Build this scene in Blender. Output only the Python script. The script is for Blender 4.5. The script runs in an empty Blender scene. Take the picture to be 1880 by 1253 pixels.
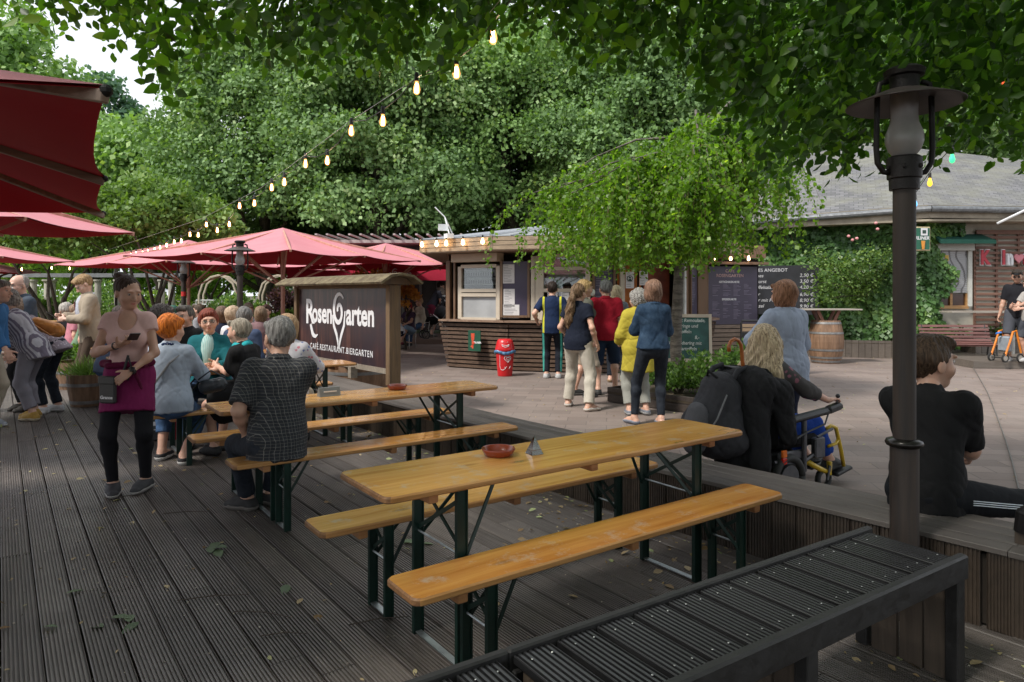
import bpy, math, random
import numpy as np
from mathutils import Vector, Matrix, Quaternion
sc = bpy.context.scene
COL = sc.collection
pi = math.pi
F, YH, H = 1253.0, 540.0, 1.55            # focal length in photo pixels, horizon row, eye height
D1 = np.array([.8, .6, 0.]); D2 = np.array([-.6, .8, 0.])   # the two directions of the deck
RNG = np.random.default_rng(5)
random.seed(7)

def V(*a): return np.array(a, float)
def gp(u, v, z=0.):                        # point on the level z seen at photo pixel u, v
    Y = (H - z) * F / (v - YH)
    return V((u - 940) / F * Y, Y, z)
def at(u, v, Y): return V((u - 940) / F * Y, Y, H - (v - YH) / F * Y)
def st(s, t, z=0.): return D2 * s + D1 * t + V(0, 0, z)

# ------------------------------------------------------------ tagging
def tag(o, label=None, cat=None, group=None, kind=None):
    if label: o['label'] = label
    if cat: o['category'] = cat
    if group: o['group'] = group
    if kind: o['kind'] = kind
    return o
def empty(name, loc=(0, 0, 0), rz=0., label=None, cat=None, group=None):
    o = bpy.data.objects.new(name, None); COL.objects.link(o)
    o.location = loc; o.rotation_euler = (0, 0, rz); o.empty_display_size = .1
    return tag(o, label, cat, group)
def copy_tree(o, parent=None):
    c = o.copy(); COL.objects.link(c)
    if parent: c.parent = parent
    for ch in o.children: copy_tree(ch, c)
    return c

# ------------------------------------------------------------ mesh building
class MB:
    def __init__(s): s.v = []; s.f = []
    def add(s, vs, fs):
        n = len(s.v); s.v.extend([tuple(map(float, p)) for p in vs]); s.f.extend([tuple(i + n for i in f) for f in fs]); return s
    def box(s, c, size, rz=0., M=None, bev=0.):
        hx, hy, hz = [q / 2 for q in size]; c = np.array(c, float)
        if bev > 0:
            b = bev; vs = []; fs = []
            pr = [(-hx + b, -hy), (hx - b, -hy), (hx, -hy + b), (hx, hy - b), (hx - b, hy), (-hx + b, hy), (-hx, hy - b), (-hx, -hy + b)]
            def sh(k, z): return [(x * (1 - k / hx if k else 1), y * (1 - k / hy if k else 1), z) for x, y in pr]
            for ring in (sh(b, -hz), sh(0, -hz + b), sh(0, hz - b), sh(b, hz)): vs += ring
            for r in range(3):
                for i in range(8): j = (i + 1) % 8; fs.append((r * 8 + i, r * 8 + j, r * 8 + 8 + j, r * 8 + 8 + i))
            fs.append(tuple(range(7, -1, -1))); fs.append(tuple(range(24, 32)))
        else:
            vs = [(x, y, z) for z in (-hz, hz) for y in (-hy, hy) for x in (-hx, hx)]
            fs = [(0, 2, 3, 1), (4, 5, 7, 6), (0, 1, 5, 4), (2, 6, 7, 3), (0, 4, 6, 2), (1, 3, 7, 5)]
        vs = np.array(vs)
        if M is not None: vs = vs @ np.array(M).T
        elif rz: cr, sr = math.cos(rz), math.sin(rz); vs = vs @ np.array([[cr, sr, 0], [-sr, cr, 0], [0, 0, 1]])
        return s.add(vs + c, fs)
    def bar(s, a, b, w, h, up=(0, 0, 1), bev=0.):      # box from a to b, w across, h along up
        a = np.array(a, float); b = np.array(b, float); d = b - a; L = np.linalg.norm(d); d = d / L
        up = np.array(up, float); x = np.cross(d, up)
        if np.linalg.norm(x) < 1e-5: x = np.cross(d, V(1, 0, 0))
        x /= np.linalg.norm(x); z = np.cross(x, d)
        return s.box((a + b) / 2, (w, L, h), M=np.stack([x, d, z], 1), bev=bev)
    def tube(s, pts, r, n=8, cap=True):
        pts = [np.array(p, float) for p in pts]; N = len(pts)
        rr = r if hasattr(r, '__len__') else [r] * N
        vs = []; fs = []; prev = None
        for i, p in enumerate(pts):
            d = pts[min(i + 1, N - 1)] - pts[max(i - 1, 0)]; d /= (np.linalg.norm(d) + 1e-9)
            if prev is None:
                x = np.cross(d, V(0, 0, 1)); x = x if np.linalg.norm(x) > .05 else np.cross(d, V(1, 0, 0))
            else: x = prev - d * np.dot(prev, d)
            x /= (np.linalg.norm(x) + 1e-9); prev = x; y = np.cross(d, x)
            for k in range(n):
                a = 2 * pi * k / n; vs.append(p + rr[i] * (math.cos(a) * x + math.sin(a) * y))
        for i in range(N - 1):
            for k in range(n): j = (k + 1) % n; fs.append((i * n + k, i * n + j, i * n + n + j, i * n + n + k))
        if cap: fs.append(tuple(range(n - 1, -1, -1))); fs.append(tuple((N - 1) * n + k for k in range(n)))
        return s.add(vs, fs)
    def lathe(s, prof, c=(0, 0, 0), n=24, sy=1., a0=0., a1=2 * pi, keep=None):
        c = np.array(c, float); full = abs(a1 - a0 - 2 * pi) < 1e-6; m = n if full else n + 1
        vs = [c + V(r * math.cos(a0 + (a1 - a0) * k / n), sy * r * math.sin(a0 + (a1 - a0) * k / n), z) for r, z in prof for k in range(m)]
        fs = []
        for i in range(len(prof) - 1):
            for k in range(n):
                if keep and not keep(i, k): continue
                j = (k + 1) % m; fs.append((i * m + k, i * m + j, i * m + m + j, i * m + m + k))
        return s.add(vs, fs)
    def ball(s, c, r, n=10, m=6):
        r = r if hasattr(r, '__len__') else (r, r, r); c = np.array(c, float); vs = []; fs = []
        for i in range(m + 1):
            th = pi * i / m
            for k in range(n): a = 2 * pi * k / n; vs.append(c + V(r[0] * math.sin(th) * math.cos(a), r[1] * math.sin(th) * math.sin(a), r[2] * math.cos(th)))
        for i in range(m):
            for k in range(n): j = (k + 1) % n; fs.append((i * n + k, i * n + n + k, i * n + n + j, i * n + j))
        return s.add(vs, fs)
    def prism(s, poly, a, b, c):     # polygon in plane coords (x,y) -> a + x*b + y*c handled through 3 vectors: origin a, axes b, c, extruded along cross by thickness in |poly3|
        return s
    def ext(s, poly, o, ax, ay, az):  # polygon (x,y) at origin o with axes ax, ay, extruded by vector az
        o, ax, ay, az = [np.array(q, float) for q in (o, ax, ay, az)]; n = len(poly)
        vs = [o + x * ax + y * ay for x, y in poly]; vs += [p + az for p in vs]
        fs = [tuple(range(n - 1, -1, -1)), tuple(range(n, 2 * n))] + [(i, (i + 1) % n, n + (i + 1) % n, n + i) for i in range(n)]
        return s.add(vs, fs)
    def build(s, name, m, parent=None, smooth=False, angle=None):
        me = bpy.data.meshes.new(name); me.from_pydata(s.v, [], s.f); me.materials.append(m)
        return link(name, me, parent, smooth, angle)

def link(name, me, parent=None, smooth=False, angle=None):
    if smooth: me.polygons.foreach_set('use_smooth', [True] * len(me.polygons))
    if angle:
        me.polygons.foreach_set('use_smooth', [True] * len(me.polygons))
        try: me.set_sharp_from_angle(angle=math.radians(angle))
        except Exception: pass
    o = bpy.data.objects.new(name, me); COL.objects.link(o)
    if parent is not None: o.parent = parent
    return o

def npmesh(name, verts, faces, mat, parent=None, smooth=False, attr=None):   # faces: (N,k) array
    me = bpy.data.meshes.new(name); verts = np.asarray(verts, np.float32); faces = np.asarray(faces, np.int32)
    n, k = faces.shape
    me.vertices.add(len(verts)); me.vertices.foreach_set('co', verts.ravel())
    me.loops.add(n * k); me.loops.foreach_set('vertex_index', faces.ravel())
    me.polygons.add(n); me.polygons.foreach_set('loop_start', np.arange(0, n * k, k, dtype=np.int32))
    try: me.polygons.foreach_set('loop_total', np.full(n, k, np.int32))
    except Exception: pass
    me.update(calc_edges=True)
    if attr is not None:
        a = me.attributes.new('rnd', 'FLOAT', 'FACE'); a.data.foreach_set('value', np.asarray(attr, np.float32))
    me.materials.append(mat)
    return link(name, me, parent, smooth)

# ------------------------------------------------------------ materials
class NT:
    def __init__(s, name):
        s.m = bpy.data.materials.new(name); s.m.use_nodes = True; s.t = s.m.node_tree; s.b = s.t.nodes['Principled BSDF']; s.o = s.t.nodes['Material Output']
    def n(s, typ, **kw):
        nd = s.t.nodes.new('ShaderNode' + typ)
        for k, v in kw.items():
            if hasattr(nd, k) and not k[0].isupper(): setattr(nd, k, v)
            else: s.set(nd.inputs[k.replace('_', ' ')], v)
        return nd
    def set(s, sock, v):
        if isinstance(v, bpy.types.NodeSocket): s.t.links.new(v, sock)
        elif isinstance(v, (tuple, list)) and sock.type == 'RGBA' and len(v) == 3: sock.default_value = (*v, 1)
        else: sock.default_value = v
    def coord(s, kind='Object', scale=(1, 1, 1), rz=0., loc=(0, 0, 0)):
        tc = s.n('TexCoord'); mp = s.n('Mapping'); s.set(mp.inputs['Vector'], tc.outputs[kind]); mp.inputs['Scale'].default_value = scale
        mp.inputs['Rotation'].default_value = (0, 0, rz); mp.inputs['Location'].default_value = loc
        return mp.outputs['Vector']
    def noise(s, vec, scale=5., detail=4., rough=.55, dist=0.):
        nd = s.n('TexNoise'); s.set(nd.inputs['Vector'], vec); nd.inputs['Scale'].default_value = scale; nd.inputs['Detail'].default_value = detail
        nd.inputs['Roughness'].default_value = rough; nd.inputs['Distortion'].default_value = dist; return nd.outputs['Fac']
    def ramp(s, fac, stops, interp='LINEAR'):
        r = s.n('ValToRGB'); s.set(r.inputs['Fac'], fac); e = r.color_ramp; e.interpolation = interp
        while len(e.elements) > 1: e.elements.remove(e.elements[-1])
        for i, (p, c) in enumerate(stops):
            el = e.elements[0] if i == 0 else e.elements.new(p); el.position = p; el.color = (*c, 1) if hasattr(c, '__len__') else (c, c, c, 1)
        return r.outputs['Color']
    def mix(s, fac, a, b, mode='MIX'):
        nd = s.n('Mix', data_type='RGBA', blend_type=mode); s.set(nd.inputs[0], fac); s.set(nd.inputs[6], a); s.set(nd.inputs[7], b); return nd.outputs[2]
    def math(s, op, a, b=0., c=0.):
        nd = s.n('Math', operation=op); s.set(nd.inputs[0], a); s.set(nd.inputs[1], b)
        if op in ('MULTIPLY_ADD', 'COMPARE'): s.set(nd.inputs[2], c)
        return nd.outputs[0]
    def bump(s, h, strength=.3, dist=.01):
        nd = s.n('Bump'); s.set(nd.inputs['Height'], h); nd.inputs['Strength'].default_value = strength; nd.inputs['Distance'].default_value = dist
        s.set(s.b.inputs['Normal'], nd.outputs['Normal'])
    def fin(s, col=None, rough=None, **kw):
        if col is not None: s.set(s.b.inputs['Base Color'], col)
        if rough is not None: s.set(s.b.inputs['Roughness'], rough)
        for k, v in kw.items(): s.set(s.b.inputs[k.replace('_', ' ')], v)
        return s.m
MATS = {}
def memo(f):
    def g(*a, **k):
        key = (f.__name__, repr(a), repr(k))
        if key not in MATS: MATS[key] = f(*a, **k)
        return MATS[key]
    return g
def c3(c, k=1.): return tuple(min(1., x * k) for x in c)

@memo
def M_plain(name, c, rough=.6, var=.18, scale=8., bump=.0, metal=0., bs=60.):
    t = NT(name); v = t.coord(); n = t.noise(v, scale, 4)
    col = t.mix(t.ramp(n, [(.3, 0.), (.7, 1.)]), c3(c, 1 - var), c3(c, 1 + var))
    if bump: t.bump(t.noise(v, bs, 3), bump, .01)
    return t.fin(col, rough, Metallic=metal)
@memo
def M_wood(name, c1, c2, ax=0, scale=1., rough=.5, bump=.2, coat=0., attr=False, dirt=None, knots=False):
    t = NT(name); sc_ = [14 * scale] * 3; sc_[ax] = .9 * scale; v = t.coord(scale=tuple(sc_))
    n = t.noise(v, 1.6, 5, .6, .8); n2 = t.noise(v, 6., 3); f = t.math('ADD', t.math('MULTIPLY', n, .75), t.math('MULTIPLY', n2, .25))
    col = t.mix(t.ramp(f, [(.35, 0.), (.5, .5), (.66, 1.)]), c1, c2)
    if attr:
        a = t.n('Attribute', attribute_name='rnd').outputs['Fac']; col = t.mix(a, t.mix(.5, (0, 0, 0), col, 'MIX'), t.mix(.35, col, c3(c2, 1.35)))
    if knots:
        kv = t.coord(scale=tuple(6. if i != ax else 2.2 for i in range(3))); vo = t.n('TexVoronoi'); t.set(vo.inputs['Vector'], kv); vo.inputs['Scale'].default_value = 1.
        col = t.mix(t.ramp(vo.outputs['Distance'], [(.07, .8), (.17, 0.)]), col, c3(c1, .32))
    if dirt:
        w = t.ramp(t.noise(t.coord(scale=(3, 3, 3)), 2.2, 6, .75), [(.54, 0.), (.68, .75)]); col = t.mix(w, col, dirt)
    t.bump(n2, bump, .004)
    r = t.ramp(n, [(.3, rough * .8), (.7, min(1, rough * 1.2))])
    return t.fin(col, r, Coat_Weight=coat, Coat_Roughness=.12) if coat else t.fin(col, r)
@memo
def M_metal(name, c, rough=.4, metal=.8): 
    t = NT(name); v = t.coord(); n = t.noise(v, 14, 4); t.bump(t.noise(v, 40, 2), .1, .005)
    return t.fin(t.mix(t.ramp(n, [(.4, 0.), (.75, .8)]), c, c3(c, .55)), t.ramp(n, [(.3, rough), (.7, min(1, rough + .25))]), Metallic=metal)
@memo
def M_leaf(name, c1, c2, c3_=None, trans=.45, gloss=.45):
    t = NT(name); a = t.n('Attribute', attribute_name='rnd').outputs['Fac']
    st_ = [(0., c1), (.75, c2)] + ([(1., c3_)] if c3_ else [])
    col = t.ramp(a, st_); t.fin(col, gloss, Specular_IOR_Level=.4)
    tr = t.n('BsdfTranslucent'); t.set(tr.inputs['Color'], t.mix(1., col, (1.6, 1.75, .5), 'MULTIPLY'))
    mx = t.n('MixShader'); mx.inputs[0].default_value = trans; t.t.links.new(t.b.outputs[0], mx.inputs[1]); t.t.links.new(tr.outputs[0], mx.inputs[2]); t.t.links.new(mx.outputs[0], t.o.inputs['Surface'])
    return t.m
@memo
def M_bark(name, c1, c2, sc_=1.):
    t = NT(name); v = t.coord(scale=(8 * sc_, 8 * sc_, 2 * sc_)); n = t.noise(v, 2., 6, .65, .5); t.bump(n, .9, .03)
    return t.fin(t.mix(t.ramp(n, [(.35, 0.), (.65, 1.)]), c1, c2), .9)
@memo
def M_emit(name, c, st_, base=(.9, .8, .6)):
    t = NT(name); return t.fin(base, .2, Emission_Color=(*c, 1), Emission_Strength=st_)
@memo
def M_glass(name, tint=(.8, .85, .85), rough=.03, alpha=.25):
    t = NT(name); gl = t.n('BsdfGlossy'); gl.inputs['Roughness'].default_value = rough; tr = t.n('BsdfTransparent'); t.set(tr.inputs['Color'], tint)
    mx = t.n('MixShader'); fr = t.n('Fresnel'); fr.inputs['IOR'].default_value = 1.45; t.set(mx.inputs[0], t.math('ADD', fr.outputs[0], alpha * .3))
    t.t.links.new(tr.outputs[0], mx.inputs[1]); t.t.links.new(gl.outputs[0], mx.inputs[2]); t.t.links.new(mx.outputs[0], t.o.inputs['Surface']); return t.m
@memo
def M_cloth(name, c, pat=None, c2=None, rough=.85, k=1., weave=.15, c3_=None):
    t = NT(name); v = t.coord(); n = t.noise(v, 7, 4); base = c; sx = t.n('SeparateXYZ'); t.set(sx.inputs[0], v); X, Y, Z = sx.outputs
    def line(q, p, w): return t.math('LESS_THAN', t.math('FRACT', t.math('MULTIPLY', q, p)), w)
    XY = t.math('ADD', X, t.math('MULTIPLY', Y, .6))
    if pat == 'plaid':
        a = t.math('MAXIMUM', line(t.math('ADD', XY, 5.), 1 / k, .11), line(Z, 1 / k, .11)); base = t.mix(a, c, c2)
        b = t.math('MAXIMUM', line(t.math('ADD', XY, 5.), .5 / k, .3), line(Z, .5 / k, .3)); base = t.mix(t.math('MULTIPLY', b, .35), base, c3(c, .4))
    elif pat == 'stripel': base = t.mix(line(t.math('ADD', t.math('ADD', t.math('MULTIPLY', Y, .85), 5.), t.math('ADD', t.math('MULTIPLY', Z, -.5), t.math('MULTIPLY', X, .5))), 1 / k, .5), c, c2)
    elif pat == 'stripe': base = t.mix(line(t.math('ADD', XY, 5.), 1 / k, .5), c, c2)
    elif pat == 'floral':
        vo = t.n('TexVoronoi'); t.set(vo.inputs['Vector'], v); vo.inputs['Scale'].default_value = 1 / k
        f = t.math('ADD', vo.outputs['Distance'], t.math('MULTIPLY', t.noise(v, 60, 2), .35)); g = t.noise(v, 9, 2)
        base = t.mix(t.ramp(f, [(.42, 1.), (.5, 0.)]), c, t.mix(t.ramp(g, [(.45, 0.), (.5, 1.)]), c2, c3_ or c2))
    elif pat == 'denim':
        base = t.mix(t.ramp(t.noise(v, 11, 5, .7), [(.35, 0.), (.7, 1.)]), c, c2 or c3(c, 2.2))
    elif pat == 'side':
        a = t.math('LESS_THAN', t.math('ABSOLUTE', t.math('SUBTRACT', t.math('ABSOLUTE', X), k)), .018); base = t.mix(a, c, c2)
    col = t.mix(t.ramp(n, [(.3, 0.), (.7, 1.)]), t.mix(.18, base, (0, 0, 0)), base)
    h = t.math('ADD', t.math('MULTIPLY', t.noise(t.coord(scale=(1, 1, .55)), 13, 4, .5, 1.2), 1.), t.math('MULTIPLY', t.noise(v, 220, 2), .05)); t.bump(h, weave * 1.5, .02)
    return t.fin(col, rough, Specular_IOR_Level=.2)
@memo
def M_skin(name, c):
    t = NT(name); v = t.coord(); n = t.noise(v, 18, 3); t.bump(t.noise(v, 160, 2), .08, .003)
    return t.fin(t.mix(t.ramp(n, [(.35, 0.), (.7, 1.)]), c3(c, .86), t.mix(.2, c, (c[0], c[1] * .72, c[2] * .7))), .48, Subsurface_Weight=.08, Subsurface_Radius=(.02, .008, .004), Subsurface_Scale=.3)
@memo
def M_hair(name, c, c2=None):
    t = NT(name); n = t.noise(t.coord(scale=(90, 90, 7)), 1., 3, .6, .6); t.bump(n, .8, .012)
    return t.fin(t.mix(t.ramp(n, [(.3, 0.), (.72, 1.)]), c3(c, .45), c2 or c3(c, 1.35)), .5, Specular_IOR_Level=.22)

# ------------------------------------------------------------ text as mesh
def text(s, size=.1, ext=.002, fat=0., align='CENTER', shear=0., sx=1., space=1.):
    cu = bpy.data.curves.new('t', 'FONT'); cu.body = s; cu.size = size; cu.extrude = ext; cu.offset = fat; cu.align_x = align; cu.shear = shear; cu.resolution_u = 3; cu.space_character = space
    o = bpy.data.objects.new('t', cu); COL.objects.link(o); bpy.context.view_layer.update()
    me = bpy.data.meshes.new_from_object(o.evaluated_get(bpy.context.evaluated_depsgraph_get()))
    vs = [(v.co.x * sx, v.co.y, v.co.z) for v in me.vertices]; fs = [tuple(p.vertices) for p in me.polygons]
    bpy.data.objects.remove(o); bpy.data.curves.remove(cu); bpy.data.meshes.remove(me)
    return vs, fs
def put_text(mb, s, o, ax, ay, size, **k):   # letters drawn with ax to the right and ay up
    vs, fs = text(s, size, **k); ax = np.array(ax, float); ay = np.array(ay, float); az = np.cross(ax, ay); o = np.array(o, float)
    mb.add([o + x * ax + y * ay + z * az for x, y, z in vs], fs)

# ------------------------------------------------------------ leaves
def unit(a): return a / (np.linalg.norm(a, axis=-1, keepdims=True) + 1e-9)
def leaf_geo(P, A, N, L, W, shape='rhomb'):
    """P base points, A leaf axis, N leaf normal, L lengths, W widths -> verts, quads/tris"""
    A = unit(A); S = unit(np.cross(N, A)); N = np.cross(A, S); n = len(P); L = np.broadcast_to(L, (n,))[:, None]; W = np.broadcast_to(W, (n,))[:, None]
    if shape == 'rhomb':
        vs = np.stack([P, P + A * L * .5 + S * W * .5 + N * L * .06, P + A * L, P + A * L * .45 - S * W * .5 + N * L * .06], 1)
        return vs.reshape(-1, 3), np.arange(n * 4).reshape(n, 4)
    g = N * L
    vs = np.stack([P, P + A * L * .22 + S * W * .36 + g * .03, P + A * L * .5 + S * W * .5 + g * .05, P + A * L * .8 + S * W * .27 - g * .01, P + A * L - g * .08,
                   P + A * L * .8 - S * W * .27 - g * .01, P + A * L * .5 - S * W * .5 + g * .05, P + A * L * .22 - S * W * .36 + g * .03, P + A * L * .22 - g * .01, P + A * L * .5 - g * .03, P + A * L * .8 - g * .05], 1).reshape(-1, 3)
    b = (np.arange(n) * 11)[:, None, None]
    q = np.array([[0, 1, 8, 8], [1, 2, 9, 8], [2, 3, 10, 9], [3, 4, 10, 10], [0, 8, 7, 7], [8, 9, 6, 7], [9, 10, 5, 6], [10, 4, 5, 5]])
    q = np.array([[0, 1, 9, 7], [1, 2, 9, 9], [7, 9, 6, 6], [2, 3, 4, 9], [9, 4, 5, 6]])
    f = np.array([[0, 1, 9], [1, 2, 9], [2, 3, 9], [3, 4, 9], [4, 5, 9], [5, 6, 9], [6, 7, 9], [7, 0, 9]])
    return vs, (f[None] + b).reshape(-1, 3)
def leaves(name, P, A, N, L, W, mat, parent=None, shape='rhomb', rnd=None):
    vs, fs = leaf_geo(P, A, N, L, W, shape); n = len(P); rnd = RNG.random(n) if rnd is None else rnd
    return npmesh(name, vs, fs, mat, parent, attr=np.repeat(rnd, len(fs) // n))
def rdir(n, rg=RNG): return unit(rg.normal(size=(n, 3)))
# ------------------------------------------------------------ smooth bodies: signed distance fields meshed on a grid
def smin(a, b, k):
    if k <= 0: return np.minimum(a, b)
    h = np.maximum(k - np.abs(a - b), 0) / k; return np.minimum(a, b) - h * h * k * .25
class Fld:
    def __init__(s): s.p = []
    def cone(s, a, b, ra, rb=None, k=.02, flat=None, cut=None, infl=0.):
        rb = ra if rb is None else rb
        s.p.append(['c', np.array(a, float), np.array(b, float), ra + infl, rb + infl, k, flat, cut or []]); return s
    def ell(s, c, r, R=None, k=.02, cut=None, infl=0., sub=False):
        s.p.append(['s' if sub else 'e', np.array(c, float), np.array(r, float) + infl, np.eye(3) if R is None else R, 0, k, None, cut or []]); return s
    def dist(s, q, P):
        t = q[0]
        if t == 'c':
            a, b, ra, rb, flat = q[1], q[2], q[3], q[4], q[6]; ba = b - a; pa = P - a
            if flat is not None: ax, kf = flat; ax = np.array(ax, float); pa = pa + (kf - 1) * (pa @ ax)[..., None] * ax; ba = ba + (kf - 1) * np.dot(ba, ax) * ax
            h = np.clip((pa @ ba) / (ba @ ba + 1e-9), 0, 1); d = np.linalg.norm(pa - h[..., None] * ba, axis=-1) - (ra + (rb - ra) * h)
            if flat is not None: d = d / math.sqrt(kf)
        else:
            l = (P - q[1]) @ q[3]; u = l / q[2]; w = u / q[2]; k0 = np.linalg.norm(u, axis=-1); k1 = np.linalg.norm(w, axis=-1) + 1e-6; d = k0 * (k0 - 1) / k1
        for c, n in q[7]: d = np.maximum(d, (P - np.array(c, float)) @ (np.array(n, float) / np.linalg.norm(n)))
        return d
    def bb(s, q):
        if q[0] == 'c': r = max(q[3], q[4]); return np.minimum(q[1], q[2]) - r, np.maximum(q[1], q[2]) + r
        r = np.abs(q[3]) @ q[2]; return q[1] - r, q[1] + r
    def mesh(s, g, disp=None, cut=None):
        bs = [s.bb(q) for q in s.p if q[0] != 's']; lo = np.min([b[0] for b in bs], 0) - .03; hi = np.max([b[1] for b in bs], 0) + .03
        n = np.ceil((hi - lo) / g).astype(int) + 2; Fv = np.full(n, .5, np.float32)
        for q in s.p:
            b0, b1 = s.bb(q); m = .045 + q[5]; i0 = np.maximum(((b0 - m - lo) / g).astype(int), 0); i1 = np.minimum(((b1 + m - lo) / g).astype(int) + 2, n)
            if np.any(i1 <= i0): continue
            ax = [lo[k] + g * np.arange(i0[k], i1[k]) for k in range(3)]; P = np.stack(np.meshgrid(*ax, indexing='ij'), -1); d = s.dist(q, P)
            sl = tuple(slice(i0[k], i1[k]) for k in range(3)); Fv[sl] = np.maximum(Fv[sl], -d) if q[0] == 's' else smin(Fv[sl], d, q[5])
        if disp or cut:
            near = np.abs(Fv) < .06; idx = np.nonzero(near); P = lo + g * np.stack(idx, -1)
            if disp: Fv[idx] += disp(P)
            if cut: Fv[idx] = np.maximum(Fv[idx], np.max([(P - np.array(c, float)) @ unit(np.array(m, float)) for c, m in cut], 0))
        return nets(Fv, lo, g)
def nets(Fv, lo, g):
    S = Fv < 0; c = np.zeros(np.array(Fv.shape) - 1, np.uint8)
    for i in (0, 1):
        for j in (0, 1):
            for k in (0, 1): c += S[i:S.shape[0] - 1 + i, j:S.shape[1] - 1 + j, k:S.shape[2] - 1 + k]
    act = (c > 0) & (c < 8); ids = -np.ones(act.shape, np.int64); cell = np.stack(np.nonzero(act), -1); ids[act] = np.arange(len(cell))
    acc = np.zeros((len(cell), 3)); cnt = np.zeros(len(cell)); off = [(i, j, k) for i in (0, 1) for j in (0, 1) for k in (0, 1)]
    for a in off:
        for ax in range(3):
            if a[ax]: continue
            b = list(a); b[ax] = 1; ca = cell + a; cb = cell + b; fa = Fv[tuple(ca.T)]; fb = Fv[tuple(cb.T)]; m = (fa < 0) != (fb < 0)
            t = np.where(m, fa / (fa - fb + 1e-12), 0); acc += m[:, None] * (np.array(a, float) + t[:, None] * (np.array(b) - np.array(a))); cnt += m
    vs = lo + g * (cell + acc / np.maximum(cnt, 1)[:, None]); fs = []
    for ax in range(3):
        sl0 = [slice(None)] * 3; sl1 = [slice(None)] * 3; sl0[ax] = slice(0, -1); sl1[ax] = slice(1, None)
        e = S[tuple(sl0)] != S[tuple(sl1)]; u, w = [(1, 2), (2, 0), (0, 1)][ax]; q = np.stack(np.nonzero(e), -1)
        q = q[(q[:, u] > 0) & (q[:, w] > 0) & (q[:, u] < Fv.shape[u] - 1) & (q[:, w] < Fv.shape[w] - 1)]
        du = np.zeros(3, int); du[u] = 1; dw = np.zeros(3, int); dw[w] = 1
        f = np.stack([ids[tuple((q - du - dw).T)], ids[tuple((q - dw).T)], ids[tuple(q.T)], ids[tuple((q - du).T)]], -1); fl = S[tuple(q.T)]
        f[~fl] = f[~fl][:, ::-1]; fs.append(f)
    return vs, np.concatenate(fs)
def join(*ms):
    vs = []; fs = []; n = 0
    for v, f in ms: vs.append(v); fs.append(f + n); n += len(v)
    return np.concatenate(vs), np.concatenate(fs)
def rotm(yaw=0, pitch=0, roll=0):   # yaw about z (+ = left), pitch about x (+ = look up), roll about y
    a, b, c = [math.radians(q) for q in (yaw, pitch, roll)]
    Rz = np.array([[math.cos(a), -math.sin(a), 0], [math.sin(a), math.cos(a), 0], [0, 0, 1]]); Rx = np.array([[1, 0, 0], [0, math.cos(b), -math.sin(b)], [0, math.sin(b), math.cos(b)]])
    Ry = np.array([[math.cos(c), 0, math.sin(c)], [0, 1, 0], [-math.sin(c), 0, math.cos(c)]]); return Rz @ Rx @ Ry
def ik(a, b, l1, l2, pole):
    d = b - a; L = np.linalg.norm(d); L2 = min(L, (l1 + l2) * .999); d = d / L; b = a + d * L2
    x = (l1 * l1 - l2 * l2 + L2 * L2) / (2 * L2); hh = math.sqrt(max(l1 * l1 - x * x, 0)); p = np.array(pole, float); p = p - d * np.dot(p, d); p /= np.linalg.norm(p) + 1e-9
    return a + d * x + p * hh, b
def fold(amp=.005, fr=26., seed=0):
    amp *= .34
    rg = np.random.default_rng(seed); D = rdir(7, rg) * np.array([1, 1, .45]); fq = fr * (.5 + rg.random(7) * 1.3); ph = rg.random(7) * 6.3
    def f(P):
        o = 0
        for i in range(7): q = np.abs(np.sin(P @ D[i] * fq[i] + ph[i] + 1.2 * np.sin(P[:, 2] * 9 + i))); o = o + (np.exp(-q * 5) * 1.6 + q * .35 - .45) * amp
        return o
    return f
SK = dict(fair=(.62, .37, .27), pale=(.68, .44, .34), tan=(.50, .30, .215), dark=(.4, .22, .14))

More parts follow.
